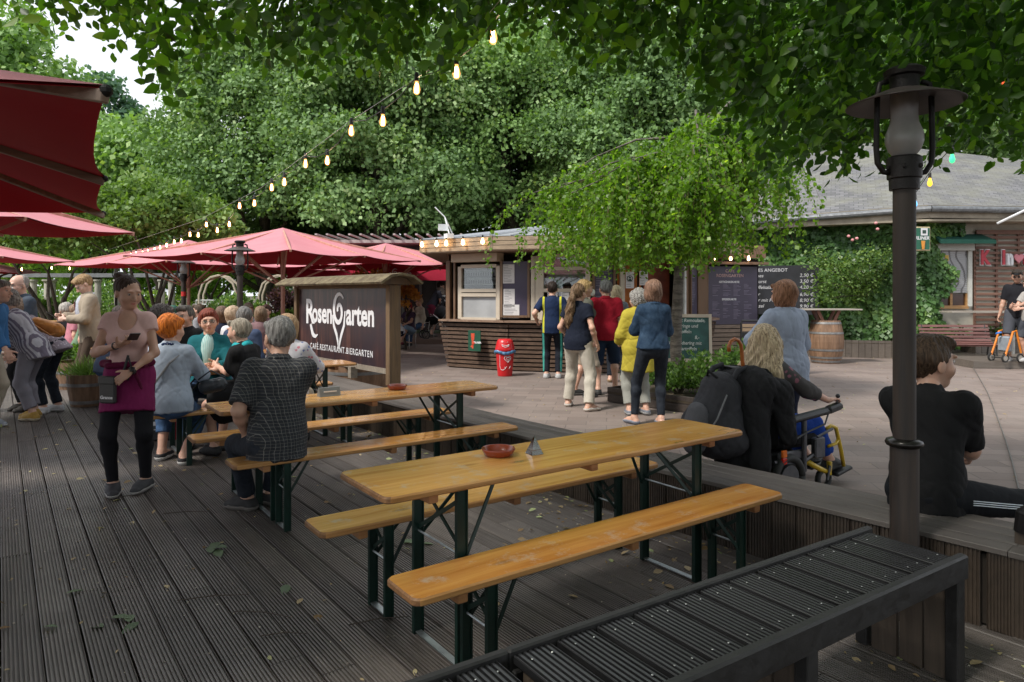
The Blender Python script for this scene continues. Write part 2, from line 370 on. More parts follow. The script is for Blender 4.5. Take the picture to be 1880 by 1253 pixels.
def person(name_label, loc, face, h=1.7, fem=False, g=1., lod=1, skin='fair', sit=None, lean=0., side=0., twist=0., head=(0, 0, 0), RH=None, LH=None, RF=None, LF=None,
           toes=(8, -8), elbow=None, knees=None, top=None, bottom=None, shoes=((.03, .03, .03), (.5, .5, .5)), hair=None, glasses=False, mask=False, curl=(35, 35), palm=None, group=None, belly=0., eyes=True, extra=None, back=0., under=None, hk=1.09):
    """face = yaw in degrees of the direction faced (0 = +X, 90 = away from the camera)."""
    s = h / 1.75; root = empty('person', loc, math.radians(face - 90), name_label, 'person', group)
    G = {0: .0085, 1: .011, 2: .016}[lod]; GF = {0: .0052, 1: .0065, 2: .011}[lod]; GH = {0: .0036, 1: .0048, 2: .0085}[lod]
    hz = (.93 * s) if sit is None else sit + .085
    sh = .165 * s * (.85 if fem else 1.) * (1 + (g - 1) * .35); hw = .095 * s * (1.05 if fem else 1)
    hip = V(0, back, hz); R = rotm(0, -lean, side); Rt = rotm(twist, 0, 0) @ R if twist else R
    def T(x, y, z): return hip + Rt @ V(x * s, y * s, z * s)
    J = {}; la, lf, lt, lc = .29 * s, .255 * s, .44 * s, .43 * s
    J['n0'] = T(0, -.01, .52); J['n1'] = T(0, .02, .60)
    for sd, nm in ((1, 'R'), (-1, 'L')):
        J['s' + nm] = T(sd * sh / s, -.005, .475); J['h' + nm] = hip + rotm(0, 0, 0) @ V(sd * hw, 0, -.01)
        tgt = (RH if sd > 0 else LH); tgt = J['s' + nm] + V(sd * .07, .03, -.53) * s if tgt is None else np.array(tgt, float)
        pole = (elbow[0 if sd > 0 else 1] if elbow and elbow[0 if sd > 0 else 1] else (sd * .5, -1, -.25))
        J['e' + nm], J['w' + nm] = ik(J['s' + nm], tgt, la, lf, pole)
        ft = (RF if sd > 0 else LF); ft = V(sd * .11, .0, .085) if ft is None else np.array(ft, float)
        if sit is not None and (RF if sd > 0 else LF) is None: ft = V(sd * .12, .42 + back, .085)
        kp = (knees[0 if sd > 0 else 1] if knees and knees[0 if sd > 0 else 1] else (sd * .15, 1, .3))
        J['k' + nm], J['a' + nm] = ik(J['h' + nm], ft, lt, lc, kp)
    hy = head[0]; RHd = Rt @ rotm(0, 0, 0) if False else rotm(twist * .0 + hy, head[1], head[2]); hc = J['n1'] + V(0, .012, .095) * s
    gq = g
    tf = Fld()
    def torso(f, i=0.):
        f.ell(hip + Rt @ V(0, -.012, .02) * s, np.array([.172 if fem else .158, .125, .12]) * s * gq, R, .05, infl=i)
        f.ell(T(0, .008 + belly * .35, .17), np.array([.122 if fem else .148, .10 + belly, .15]) * s * gq, Rt, .07, infl=i)
        f.ell(T(0, .0, .36), np.array([.152 if fem else .168, .112, .17]) * s * (1 + (gq - 1) * .7), Rt, .07, infl=i)
        [f.cone(T(0, -.02, .478), T(q * .84 * sh / s, -.01, .448), .058 * s, .056 * s * (1 + (gq - 1) * .5), k=.045, infl=i * .7) for q in (-1, 1)]
        f.cone(T(0, -.02, .46), J['n0'] + (J['n1'] - J['n0']) * .3, .068 * s, .052 * s, k=.06, infl=i * .5)
        if fem:
            for sd in (1, -1): f.ell(T(sd * .075, .082, .325), np.array([.066, .06, .068]) * s * (1 + (gq - 1) * .6), Rt, .04, infl=i)
    def arm(f, nm, i=0., upto=2., k=.03):
        a, e, w = J['s' + nm], J['e' + nm], J['w' + nm]; q = s * (1 + (gq - 1) * .6) * (.84 if fem else 1)
        def c(p, n): return [(p, n)]
        if upto < 1: p = a + (e - a) * upto; f.cone(a, e, .056 * q, .043 * q, k, cut=c(p, e - a), infl=i)
        else:
            f.cone(a, e, .054 * q, .041 * q, k, infl=i)
            if upto < 2: p = e + (w - e) * (upto - 1); f.cone(e, w, .043 * q, .029 * q, k, cut=c(p, w - e), infl=i)
            else: f.cone(e, w, .042 * q, .026 * q, k, infl=i); f.ell(e + (w - e) * .3, [.043 * q] * 3, None, .03, infl=i)
    def leg(f, nm, i=0., upto=2., il=None, k=.035):
        a, e, w = J['h' + nm], J['k' + nm], J['a' + nm]; q = s * (1 + (gq - 1) * .7); il = i if il is None else il
        if upto < 1: p = a + (e - a) * upto; f.cone(a, e, .092 * q + i, .062 * q + il, k, cut=[(p, e - a)])
        else:
            f.cone(a, e, .09 * q + i, .056 * q + i, k)
            ct = [(e + (w - e) * (upto - 1), w - e)] if upto < 2 else None
            f.cone(e, w, .056 * q + i, (.036 * q if upto >= 2 else .04 * q) + il, k, cut=ct)
            bk = V(0, -1, 0) - (w - e) * np.dot(V(0, -1, 0), (w - e)) / np.dot(w - e, w - e); f.ell(e + (w - e) * .28 + bk * .018 * s, [.052 * q + i] * 3, None, .04, cut=ct)
    def foot(f, nm, yaw, i=0., heel=0.):
        a = J['a' + nm]; d = rotm(yaw) @ V(0, 1, 0); z0 = a[2] - .085 * s
        ct = [(V(a[0], a[1], z0 + .001), (0, 0, -1))]
        f.cone(a + V(0, 0, -.005), a - d * .025 * s + V(0, 0, -.05 * s), .036 * s, .034 * s, .02, infl=i)
        f.cone(a - d * .03 * s + V(0, 0, -.052 * s), a + d * .09 * s + V(0, 0, -.05 * s), .034 * s, .04 * s, .03, flat=((0, 0, 1), 1.15), cut=ct, infl=i)
        f.cone(a + d * .05 * s + V(0, 0, -.045 * s), a + d * .155 * s + V(0, 0, -.062 * s), .04 * s, .032 * s, .03, flat=((0, 0, 1), 1.3), cut=ct, infl=i)
        f.cone(a + V(0, 0, -.01), a + d * .1 * s + V(0, 0, -.05 * s), .032 * s, .028 * s, .03, infl=i)
    # --- body: one surface
    b = Fld(); torso(b)
    for nm in 'RL': arm(b, nm); leg(b, nm); foot(b, nm, toes[0 if nm == 'R' else 1])
    b.cone(J['n0'], hc + V(0, -.02, -.02) * s, .055 * s, .05 * s, k=.03)
    body = [b.mesh(G)]
    hs = s ** .4 * (.99 if fem else 1.05) * hk
    def hp(x, y, z): return hc + RHd @ (V(x, y, z) * hs)
    f = Fld(); f.cone(J['n0'] + (J['n1'] - J['n0']) * .2, hc + V(0, -.022, -.03) * s, .054 * s * (.9 if fem else 1), .05 * s * (.9 if fem else 1), k=.03)
    E = lambda c, r, k=.02, sub=False: f.ell(hp(*c), np.array(r) * hs, RHd, k, sub=sub)
    E((0, -.008, .022), (.075, .094, .09), .03); E((0, .022, -.035), (.058, .07, .078), .04); E((0, .055, -.085), (.03, .03, .024), .03)
    for sd in (1, -1):
        E((sd * .042, .055, -.03), (.026, .024, .026), .03); E((sd * .03, .084, .03), (.024, .012, .009), .015); E((sd * .079, -.008, -.012), (.009, .019, .03), .008)
        E((sd * .032, .101, .008), (.017, .018, .011), .01, True)
    f.cone(hp(0, .086, .012), hp(0, .112, -.028), .0075 * hs, .0125 * hs, k=.014); E((.011, .1, -.031), (.009, .01, .008), .006); E((-.011, .1, -.031), (.009, .01, .008), .006)
    E((0, .092, -.053), (.021, .008, .0055), .006); E((0, .09, -.064), (.018, .009, .006), .006)
    body.append(f.mesh(GF))
    # hands
    for i, nm in enumerate('RL'):
        w = J['w' + nm]; d = unit(w - J['e' + nm]); sd = 1 if nm == 'R' else -1
        pn = palm[i] if palm and palm[i] is not None else None; dd = d
        if pn is not None and len(pn) == 2: dd = unit(np.array(pn[1], float)); pn = pn[0]
        pn = V(-sd, .1, -.1) if pn is None else np.array(pn, float); pn = unit(pn - dd * np.dot(pn, dd)); t = np.cross(dd, pn) * sd; q = s * (.9 if fem else 1)
        f = Fld(); f.cone(w - d * .04, w + dd * .01, .027 * q, .024 * q, k=.01); f.ell(w + dd * .05 * q, np.array([.038, .048, .016]) * q, np.stack([t, dd, pn], 1), .02)
        f.ell(w + (dd * .03 + t * .025 + pn * .008) * q, [.02 * q, .02 * q, .02 * q], None, .015)
        ca = math.radians(curl[i])
        for o, L in ((.028, .074), (.0095, .082), (-.0095, .075), (-.028, .06)):
            p = w + (dd * .085 + t * o) * q; an = ca * (.55 + .1 * (o < 0)); r = .0092 * q
            for ph, kk in ((.45, 1.), (.3, 1.), (.25, .8)):
                dn = dd * math.cos(an) + pn * math.sin(an) + t * o * .8; e2 = p + dn * L * ph * q; f.cone(p, e2, r, r * .9, k=.0035); p = e2; r *= .9; an += ca * kk
        p = w + (dd * .022 + t * .03) * q; tn = unit(dd * .65 + t * .75 + pn * (.15 + curl[i] / 150)); e2 = p + tn * .045 * q; f.cone(p, e2, .013 * q, .0105 * q, k=.006)
        f.cone(e2, e2 + unit(tn + dd * .5 + pn * (curl[i] / 120)) * .032 * q, .0105 * q, .0085 * q, k=.004); body.append(f.mesh(GH))
    ms = M_skin('skin_' + skin, SK[skin]); v, fc = join(*body); npmesh('body', v, fc, ms, root, True)
    # --- clothes
    if bottom:
        kind, mt = bottom[0], bottom[1]; o = bottom[2] if len(bottom) > 2 else {}; f = Fld(); i = o.get('i', .012); hm_ = top[1].get('hem', -.06) if top and len(top) > 1 else -.06; wst = [(T(0, 0, o.get('waist', max(-.02, hm_ + .05) if hm_ < 0 else .14)), Rt @ V(0, 0, 1))]
        f.ell(hip + V(0, -.012, .01) * s, np.array([.172 if fem else .16, .127, .13]) * s * gq, R, .05, cut=wst, infl=min(i, .014)); f.ell(T(0, .005 + belly * .3, .12), np.array([.14, .11 + belly * .8, .12]) * s * gq, Rt, .06, cut=wst, infl=i)
        if kind == 'skirt': f.cone(hip, (J['kR'] + J['kL']) / 2, .175 * s * gq, .21 * s * gq, .05, flat=((0, 1, 0), 1.25), cut=[(hip + ((J['kR'] + J['kL']) / 2 - hip) * o.get('len', .8), (J['kR'] + J['kL']) / 2 - hip)], infl=i)
        else:
            for nm in 'RL': leg(f, nm, i, o.get('len', 1.93), o.get('il', i + .008))
        npmesh({'skirt': 'skirt', 'shorts': 'shorts'}.get(kind, 'trousers'), *f.mesh(G, fold(o.get('fold', .004), 30, 3)), mt, root, True)
    if under:
        f = Fld()
        for nm in 'RL': leg(f, nm, .007)
        npmesh('leggings', *f.mesh(G, fold(.002, 40, 3)), under, root, True)
    if top:
        mt = top[0]; o = top[1] if len(top) > 1 else {}; f = Fld(); i = o.get('i', .014); torso(f, i); sl = o.get('sleeve', .55); hem = o.get('hem', -.06)
        hp0 = hip + Rt @ V(0, -.01, .1) * s; lo = T(0, 0, hem); cn = unit(Rt @ V(0, 0, -1) + V(0, 0, -1) * (1.2 if lean > 25 else 0)); fl = o.get('flare', 1.)
        f.cone(T(0, .0 + belly * .3, .2), T(0, -.005 + (.02 if sit else 0), hem - .04), ((.105 if fem else .125) + belly * .5) * s * gq, .128 * s * gq * fl, .05, flat=(Rt[:, 1], 1.12), infl=i)
        f.cone(T(-.055, 0, .1), T(-.06 * fl, 0, hem - .03), .088 * s * gq if fem else .1 * s * gq, .11 * s * gq * fl, .05, flat=(Rt[:, 1], 1.), infl=i); f.cone(T(.055, 0, .1), T(.06 * fl, 0, hem - .03), .088 * s * gq if fem else .1 * s * gq, .11 * s * gq * fl, .05, infl=i)
        for q in f.p: q[7] = q[7] + [(lo, cn)]
        for nm in 'RL': arm(f, nm, i * .9 + (.01 if sl < 1 else .003), sl, .04)
        if o.get('v'): w_, dz, w2 = o['v']; f.ell(T(0, .1, .50 - dz * .2), np.array([w_, .13, dz]) * s, Rt, sub=True)
        f.ell(J['n1'] + (J['n1'] - J['n0']) * .3, np.array([.068, .075, .075]) * s, Rt, sub=True)
        npmesh(o.get('name', 'shirt'), *f.mesh(G, fold(o.get('fold', .006), o.get('fr', 24), int(h * 997))), mt, root, True)
        if o.get('collar'):
            cb = Fld(); 
            for a in np.linspace(0, 2 * pi, 12, endpoint=False):
                a2 = a + 2 * pi / 12
                if abs(math.sin(a) - 1) < .2: continue
                q1 = T(math.cos(a) * .072, -.012 + math.sin(a) * .072, .522 - .03 * math.sin(a)); q2 = T(math.cos(a2) * .072, -.012 + math.sin(a2) * .072, .522 - .03 * math.sin(a2)); cb.cone(q1, q2, .017 * s, k=.012)
            npmesh('collar', *cb.mesh(GF * 1.2), o['collar'] if not isinstance(o['collar'], bool) else mt, root, True)
        if o.get('scarf'):
            cb = Fld()
            for a in np.linspace(0, 2 * pi, 12, endpoint=False):
                a2 = a + 2 * pi / 12; cb.cone(T(math.cos(a) * .068, .005 + math.sin(a) * .07, .535 + .012 * math.sin(a * 3)), T(math.cos(a2) * .068, .005 + math.sin(a2) * .07, .535 + .012 * math.sin(a2 * 3)), .036 * s, k=.012)
            npmesh('scarf', *cb.mesh(GF * 1.3, fold(.004, 60, 4)), o['scarf'], root, True)
        if o.get('inner'):    # open jacket front: shirt seen between the lapels
            fi = Fld(); fi.ell(T(0, .045, .30), np.array([.07, .09, .22]) * s * gq, Rt, .02, infl=i + .006); npmesh('inner_shirt', *fi.mesh(GF * 1.3, fold(.003, 30, 2)), o['inner'], root, True)
    if shoes:
        for i, nm in enumerate('RL'):
            f = Fld(); foot(f, nm, toes[i], .009); z0 = J['a' + nm][2] - .085 * s; zt = z0 + (shoes[2] if len(shoes) > 2 else .075) * s
            for q in f.p: q[7] = q[7] + [(V(0, 0, zt), (0, 0, 1))]
            so = npmesh('shoe', *f.mesh(GF * 1.1), M_plain('shoe_%s' % repr(shoes[0]), shoes[0], .7, .2, 30, .2), root, True)
            if shoes[1]:
                f = Fld(); foot(f, nm, toes[i], .013)
                for q in f.p: q[7] = q[7] + [(V(0, 0, z0 + .022 * s), (0, 0, 1))]
                npmesh('sole', *f.mesh(GF * 1.1), M_plain('sole_%s' % repr(shoes[1]), shoes[1], .7, .1, 30), so, True)
    # --- hair
    if hair:
        st_, c = hair[0], hair[1]; c2 = hair[2] if len(hair) > 2 else None; f = Fld(); vol = {'curly': .03, 'bob': .022, 'pixie': .02, 'long': .02, 'pony': .009, 'bun': .009, 'crop': .008, 'bald': .003, 'quiff': .008}.get(st_, .014)
        pz = -.052 if st_ in ('crop', 'quiff') else -.075; pl = [(hp(0, .088, .082 if st_ in ('bun', 'pony', 'crop', 'quiff') else .07), RHd @ V(0, .74, -.67)), (hp(0, 0, pz), RHd @ V(0, .25, -1))]
        if st_ == 'bald': pl[0] = (hp(0, -.02, .05), RHd @ V(0, .6, .25))
        f.ell(hp(0, -.016 - vol * .9, .026), (np.array([.076, .094, .092]) + np.array([vol * .9, vol, vol])) * hs, RHd, .02, cut=pl)
        if st_ == 'quiff': f.ell(hp(.0, .03, .095), np.array([.055, .055, .028]) * hs, RHd, .025); f.cone(hp(.035, .068, .085), hp(-.045, .066, .078), .022 * hs, .016, .03)
        if st_ in ('pixie', 'crop', 'curly'): f.cone(hp(-.04, .066, .078), hp(.045, .06, .075), .024 * hs, .018 * hs, .03, flat=(RHd[:, 1], 1.4))
        if st_ == 'bob':
            f.ell(hp(0, -.03, -.045), np.array([.098, .085, .105]) * hs, RHd, .03, cut=[(hp(0, .02, 0), RHd @ V(0, 1, 0)), (hp(0, 0, -.13), RHd @ V(0, 0, -1))])
            f.cone(hp(-.04, .075, .075), hp(.06, .06, .06), .02 * hs, .014 * hs, .03)
        if st_ in ('pony', 'bun'): f.ell(hp(0, -.105, .035 if st_ == 'pony' else .06), [.022 * hs] * 3, None, .02)
        if st_ == 'bun': f.ell(hp(.03, -.095, .10), [.034 * hs] * 3, None, .012)
        if st_ == 'pony':
            p = hp(0, -.125, .02); q = [p, p + V(0, -.04, -.1), p + V(-.03, -.03, -.24), p + V(-.06, .0, -.38), p + V(-.08, .01, -.5)]
            for j, (r1, r2) in enumerate(((.024, .045), (.045, .062), (.062, .066), (.066, .025))): f.cone(q[j], q[j + 1], r1, r2, .03)
        if st_ == 'long':
            L = hair[3] if len(hair) > 3 else .42
            for x, y, r, l in ((-.07, -.02, .05, .85), (.07, -.02, .05, .8), (0, -.06, .07, 1.), (-.05, -.07, .06, .95), (.06, -.07, .06, 1.), (.1, -.05, .045, .75), (-.1, -.03, .045, .7)):
                p = hp(x * .75, y, -.02); m = p + V(x * .55, -.06, -L * .45 * l); r *= 1.25; f.cone(p, m, r, r * 1.15, .03); f.cone(m, m + V(x * .3, .02, -L * .55 * l), r * 1.1, r * .4, .03)
        if st_ == 'sides': pass
        am = .008 if st_ in ('curly', 'long', 'pony') else .0045; rg = np.random.default_rng(int(h * 1000)); ph = rg.random(6) * 6
        def hd(P):
            l = (P - hc) @ RHd; an = np.arctan2(l[:, 0], -l[:, 1] + .02); r = np.hypot(l[:, 0], l[:, 1])
            o = am * (np.sin(an * 17 + 5 * np.sin(l[:, 2] * 14 + ph[0])) * .5 + np.sin(an * 31 + ph[1] + 4 * np.sin(l[:, 2] * 22)) * .35)
            if st_ == 'curly': o = am * (np.sin(l[:, 0] * 150 + ph[0] + 3 * np.sin(l[:, 2] * 60)) * np.sin(l[:, 2] * 130 + ph[1] + 2 * np.sin(l[:, 1] * 70)) + .4 * np.sin(l[:, 1] * 190))
            return o + .003 * np.sin(l[:, 2] * 40 + ph[2] + l[:, 0] * 30)
        npmesh('hair', *f.mesh(GF * (1.1 if st_ != 'long' else 1.3), hd), M_hair('hair_%s' % repr(c), c, c2), root, True)
    if eyes and lod < 2:
        for sd in (1, -1):
            m = MB(); m.ball(hp(sd * .032, .079, .007), .0108 * hs, 10, 8); eo = m.build('eye', M_plain('eye_white', (.4, .36, .33), .2, .05), root, True)
            m = MB(); m.ball(hp(sd * .032 + .001, .0866, .0065), .0058 * hs, 8, 6); m.build('iris', M_plain('iris', (.06, .045, .03), .15, .2), eo, True)
            q = Fld(); q.cone(hp(sd * .018, .092, .027), hp(sd * .045, .084, .031), .003 * hs, .0022 * hs, .003); npmesh('eyebrow', *q.mesh(.0035), M_hair('brow', (.09, .06, .035)), root, True)
        q = Fld(); q.ell(hp(0, .0945, -.0545), np.array([.021, .0072, .0046]) * hs, RHd, .003); q.ell(hp(0, .0925, -.064), np.array([.017, .008, .0052]) * hs, RHd, .002); npmesh('lips', *q.mesh(.0035), M_plain('lips', (.42, .16, .13) if fem else (.4, .2, .15), .4, .1), root, True)
    if glasses:
        m = MB(); dk = glasses == 'sun'
        for sd in (1, -1):
            c = hp(sd * .034, .108, .004); pts = [c + RHd @ V(math.cos(a) * .024, -abs(math.cos(a)) * .002, math.sin(a) * (.017)) for a in np.linspace(0, 2 * pi, 15)]
            m.tube(pts, .0022 if not dk else .003, 5); m.tube([hp(sd * .058, .104, .01), hp(sd * .08, .06, .01), hp(sd * .084, -.01, .005)], .0018, 5)
        m.tube([hp(-.011, .11, .007), hp(.011, .11, .007)], .002, 5); go = m.build('glasses', M_plain('glasses_frame', (.02, .018, .018), .3, .1), root, True)
        m = MB()
        for sd in (1, -1):
            c = hp(sd * .034, .108, .004); m.ext([(math.cos(a) * .023, math.sin(a) * .016) for a in np.linspace(0, 2 * pi, 14, endpoint=False)], c, RHd @ V(1, 0, 0), RHd @ V(0, 0, 1), RHd @ V(0, .0015, 0))
        m.build('lens', M_plain('sun_lens', (.01, .01, .012), .08, .0) if dk else M_glass('lens_glass'), go)
    if mask:
        q = Fld(); q.ell(hp(0, .07, -.05), np.array([.055, .062, .052]) * hs, RHd, .01, cut=[(hp(0, .03, 0), RHd @ V(0, -1, 0))]); q.cone(hp(0, .115, -.03), hp(0, .11, -.07), .02, .02, .03)
        mo = npmesh('face_mask', *q.mesh(GF), M_plain('mask_white', (.78, .78, .76), .8, .05), root, True)
        m = MB(); [m.tube([hp(sd * .045, .05, dz), hp(sd * .082, .0, -.01)], .0018, 4) for sd in (1, -1) for dz in (-.03, -.07)]; m.build('ear_loop', M_plain('mask_white', (.78, .78, .76), .8, .05), mo)
    if extra: extra(root, J, T, hp, s, Rt, RHd)
    return root, J
# ------------------------------------------------------------ camera and light
cam = bpy.data.objects.new('camera', bpy.data.cameras.new('camera')); COL.objects.link(cam); sc.camera = cam
cam.location = (0, 0, H); cam.rotation_euler = (pi / 2, 0, 0); cam.data.lens = 24.0; cam.data.sensor_width = 36.; cam.data.clip_end = 2000; cam.data.clip_start = .05
cam.data.shift_y = -(626.5 - YH) / 1880.
cam.data.dof.use_dof = False
SUN_EL, SUN_AZ = 50., -125.   # high soft light from the left behind the trees
w = bpy.data.worlds.new('World'); sc.world = w; w.use_nodes = True; nt = w.node_tree; bg = nt.nodes['Background']
sky = nt.nodes.new('ShaderNodeTexSky'); sky.sky_type = 'NISHITA'; sky.sun_disc = False; sky.sun_elevation = math.radians(SUN_EL); sky.sun_rotation = math.radians(SUN_AZ); sky.dust_density = 3.; sky.air_density = 1.
tc = nt.nodes.new('ShaderNodeTexCoord'); nz = nt.nodes.new('ShaderNodeTexNoise'); nz.inputs['Scale'].default_value = 2.2; nz.inputs['Detail'].default_value = 5; nt.links.new(tc.outputs['Generated'], nz.inputs['Vector'])
rp = nt.nodes.new('ShaderNodeValToRGB'); rp.color_ramp.elements[0].position = .3; rp.color_ramp.elements[0].color = (.72, .72, .72, 1); rp.color_ramp.elements[1].position = .6; rp.color_ramp.elements[1].color = (1, 1, 1, 1)
nt.links.new(nz.outputs['Fac'], rp.inputs['Fac']); mx = nt.nodes.new('ShaderNodeMix'); mx.data_type = 'RGBA'; nt.links.new(rp.outputs['Color'], mx.inputs[0]); nt.links.new(sky.outputs['Color'], mx.inputs[6])
mx.inputs[7].default_value = (8.0, 8.3, 8.8, 1); nt.links.new(mx.outputs[2], bg.inputs['Color']); bg.inputs['Strength'].default_value = .1
sun = bpy.data.objects.new('sun', bpy.data.lights.new('sun', 'SUN')); COL.objects.link(sun); sun.data.energy = 2.8; sun.data.angle = math.radians(9); sun.data.color = (1, .95, .87)
sd_ = V(math.sin(math.radians(SUN_AZ)) * math.cos(math.radians(SUN_EL)), math.cos(math.radians(SUN_AZ)) * math.cos(math.radians(SUN_EL)), math.sin(math.radians(SUN_EL)))
sun.rotation_euler = Vector(sd_).to_track_quat('Z', 'Y').to_euler()
sc.view_settings.view_transform = 'Standard'; sc.view_settings.look = 'None'; sc.view_settings.exposure = .65; sc.view_settings.gamma = 1
sc.cycles.max_bounces = 6; sc.cycles.diffuse_bounces = 3; sc.cycles.glossy_bounces = 2; sc.cycles.transmission_bounces = 4; sc.cycles.transparent_max_bounces = 8
sc.cycles.use_denoising = True; sc.cycles.caustics_reflective = False; sc.cycles.caustics_refractive = False; sc.cycles.sample_clamp_indirect = 4

# ------------------------------------------------------------ grooved decking boards (real grooves)
def board(s0, s1, w, th, org, ex, ey, ez, groove=.004, ng=9):
    """one board from s0 to s1 along ex, centred across ey, top at org level, ridged on top"""
    pr = [(-w / 2, -th), (-w / 2, -.003), (-w / 2 + .003, 0)]; p = w / ng
    for i in range(ng):
        x = -w / 2 + p * (i + .5)
        if i in (0,): pass
        pr += [(x - p * .27, 0), (x - p * .23, -groove), (x + p * .23, -groove), (x + p * .27, 0)]
    pr += [(w / 2 - .003, 0), (w / 2, -.003), (w / 2, -th)]; n = len(pr)
    vs = [org + ex * q + ey * x + ez * z for q in (s0, s1) for x, z in pr]
    fs = [(i, i + 1, n + i + 1, n + i) for i in range(n - 1)] + [tuple(range(n)), tuple(range(2 * n - 1, n - 1, -1))]
    return vs, fs
def boards_object(name, items, mat, parent=None):
    vs = []; fs = []; rn = []
    for a in items:
        v, f = board(*a); n = len(vs); r = random.random(); vs += [tuple(q) for q in v]; fs += [tuple(i + n for i in q) for q in f]; rn += [r] * len(f)
    me = bpy.data.meshes.new(name); me.from_pydata(vs, [], fs); at_ = me.attributes.new('rnd', 'FLOAT', 'FACE'); at_.data.foreach_set('value', rn); me.materials.append(mat)
    return link(name, me, parent)
def M_deckwood(name, c1, c2, rz, rough=.5, moss=None):
    t = NT(name); v = t.coord(rz=rz, scale=(1, 1, 1)); mp = t.n('Mapping'); t.set(mp.inputs['Vector'], v); mp.inputs['Scale'].default_value = (1.2, 26, 20)
    n = t.noise(mp.outputs[0], 1.4, 5, .65); big = t.noise(t.coord(), .8, 4, .6); a = t.n('Attribute', attribute_name='rnd').outputs['Fac']
    col = t.mix(t.ramp(n, [(.3, 0.), (.7, 1.)]), c1, c2); col = t.mix(t.ramp(a, [(0, 0.), (1, .5)]), col, c3(c2, 1.5)); col = t.mix(t.ramp(big, [(.35, 0.), (.7, .55)]), col, c3(c1, .6))
    if moss: col = t.mix(t.ramp(t.noise(t.coord(), 3.2, 6, .7), [(.5, 0.), (.66, .8)]), col, moss)
    t.bump(n, .25, .004); return t.fin(col, t.ramp(big, [(.3, rough - .16), (.7, rough + .1)]), Specular_IOR_Level=.6)
DECKM = M_deckwood('deck_wood', (.055, .046, .041), (.175, .153, .138), -math.atan2(.8, -.6))
UP = V(0, 0, 1)
its = []
rnd_ = random.Random(3)
for k in range(-34, 26):
    t0 = .075 + k * .15
    s = -3. + rnd_.random() * 2.; 
    while s < 15.5:
        L = rnd_.choice([3., 4., 4., 2.4]); tm = t0 + .004 * (rnd_.random() - .5)
        if t0 < 3.73: its.append((s, min(s + L - .005, 15.5), .1425, .024, D1 * tm + V(0, 0, -.0012 * rnd_.random()), D2, D1, UP, .008, 9))
        s += L
boards_object('deck', its, DECKM).name = 'deck'; tag(bpy.data.objects['deck'], kind='structure')

def sheet(name, pts, z, m, kind='structure'):
    me = bpy.data.meshes.new(name); me.from_pydata([(p[0], p[1], z) for p in pts], [], [tuple(range(len(pts)))]); me.materials.append(m); o = link(name, me); tag(o, kind=kind); return o
t = NT('soil'); n = t.noise(t.coord(), 3, 6, .65); soil = t.fin(t.mix(t.ramp(n, [(.35, 0.), (.65, 1.)]), (.035, .026, .018), (.09, .07, .045)), .95); 
sheet('ground', [(-300, -60), (300, -60), (300, 500), (-300, 500)], -.09, soil)
# plaza of clay pavers
t = NT('clay_pavers'); v = t.coord(rz=math.radians(8)); nz_ = t.n('TexNoise'); t.set(nz_.inputs['Vector'], v); nz_.inputs['Scale'].default_value = 1.3
wv = t.n('VectorMath', operation='MULTIPLY_ADD'); t.set(wv.inputs[0], nz_.outputs['Color']); wv.inputs[1].default_value = (.035, .035, 0); t.set(wv.inputs[2], v)
br = t.n('TexBrick'); t.set(br.inputs['Vector'], wv.outputs[0]); br.inputs['Scale'].default_value = 1.; br.inputs['Brick Width'].default_value = .48; br.inputs['Row Height'].default_value = .24; br.inputs['Mortar Size'].default_value = .006; br.inputs['Mortar Smooth'].default_value = .3
br.inputs['Color1'].default_value = (.15, .113, .098, 1); br.inputs['Color2'].default_value = (.22, .17, .148, 1); br.inputs['Mortar'].default_value = (.085, .068, .055, 1)
n = t.noise(t.coord(), 1.1, 6, .6); n2 = t.noise(t.coord(), 30, 4, .6); col = t.mix(t.ramp(n, [(.35, 0.), (.7, .55)]), br.outputs['Color'], (.245, .21, .19)); col = t.mix(t.ramp(n2, [(.5, 0.), (.8, .35)]), col, (.12, .1, .08))
col = t.mix(t.ramp(t.noise(t.coord(), 2.6, 5, .7), [(.55, 0.), (.72, .45)]), col, (.15, .12, .1))
t.bump(t.math('ADD', br.outputs['Fac'], t.math('MULTIPLY', n2, -.6)), -.35, .006); PAV = t.fin(col, .78)
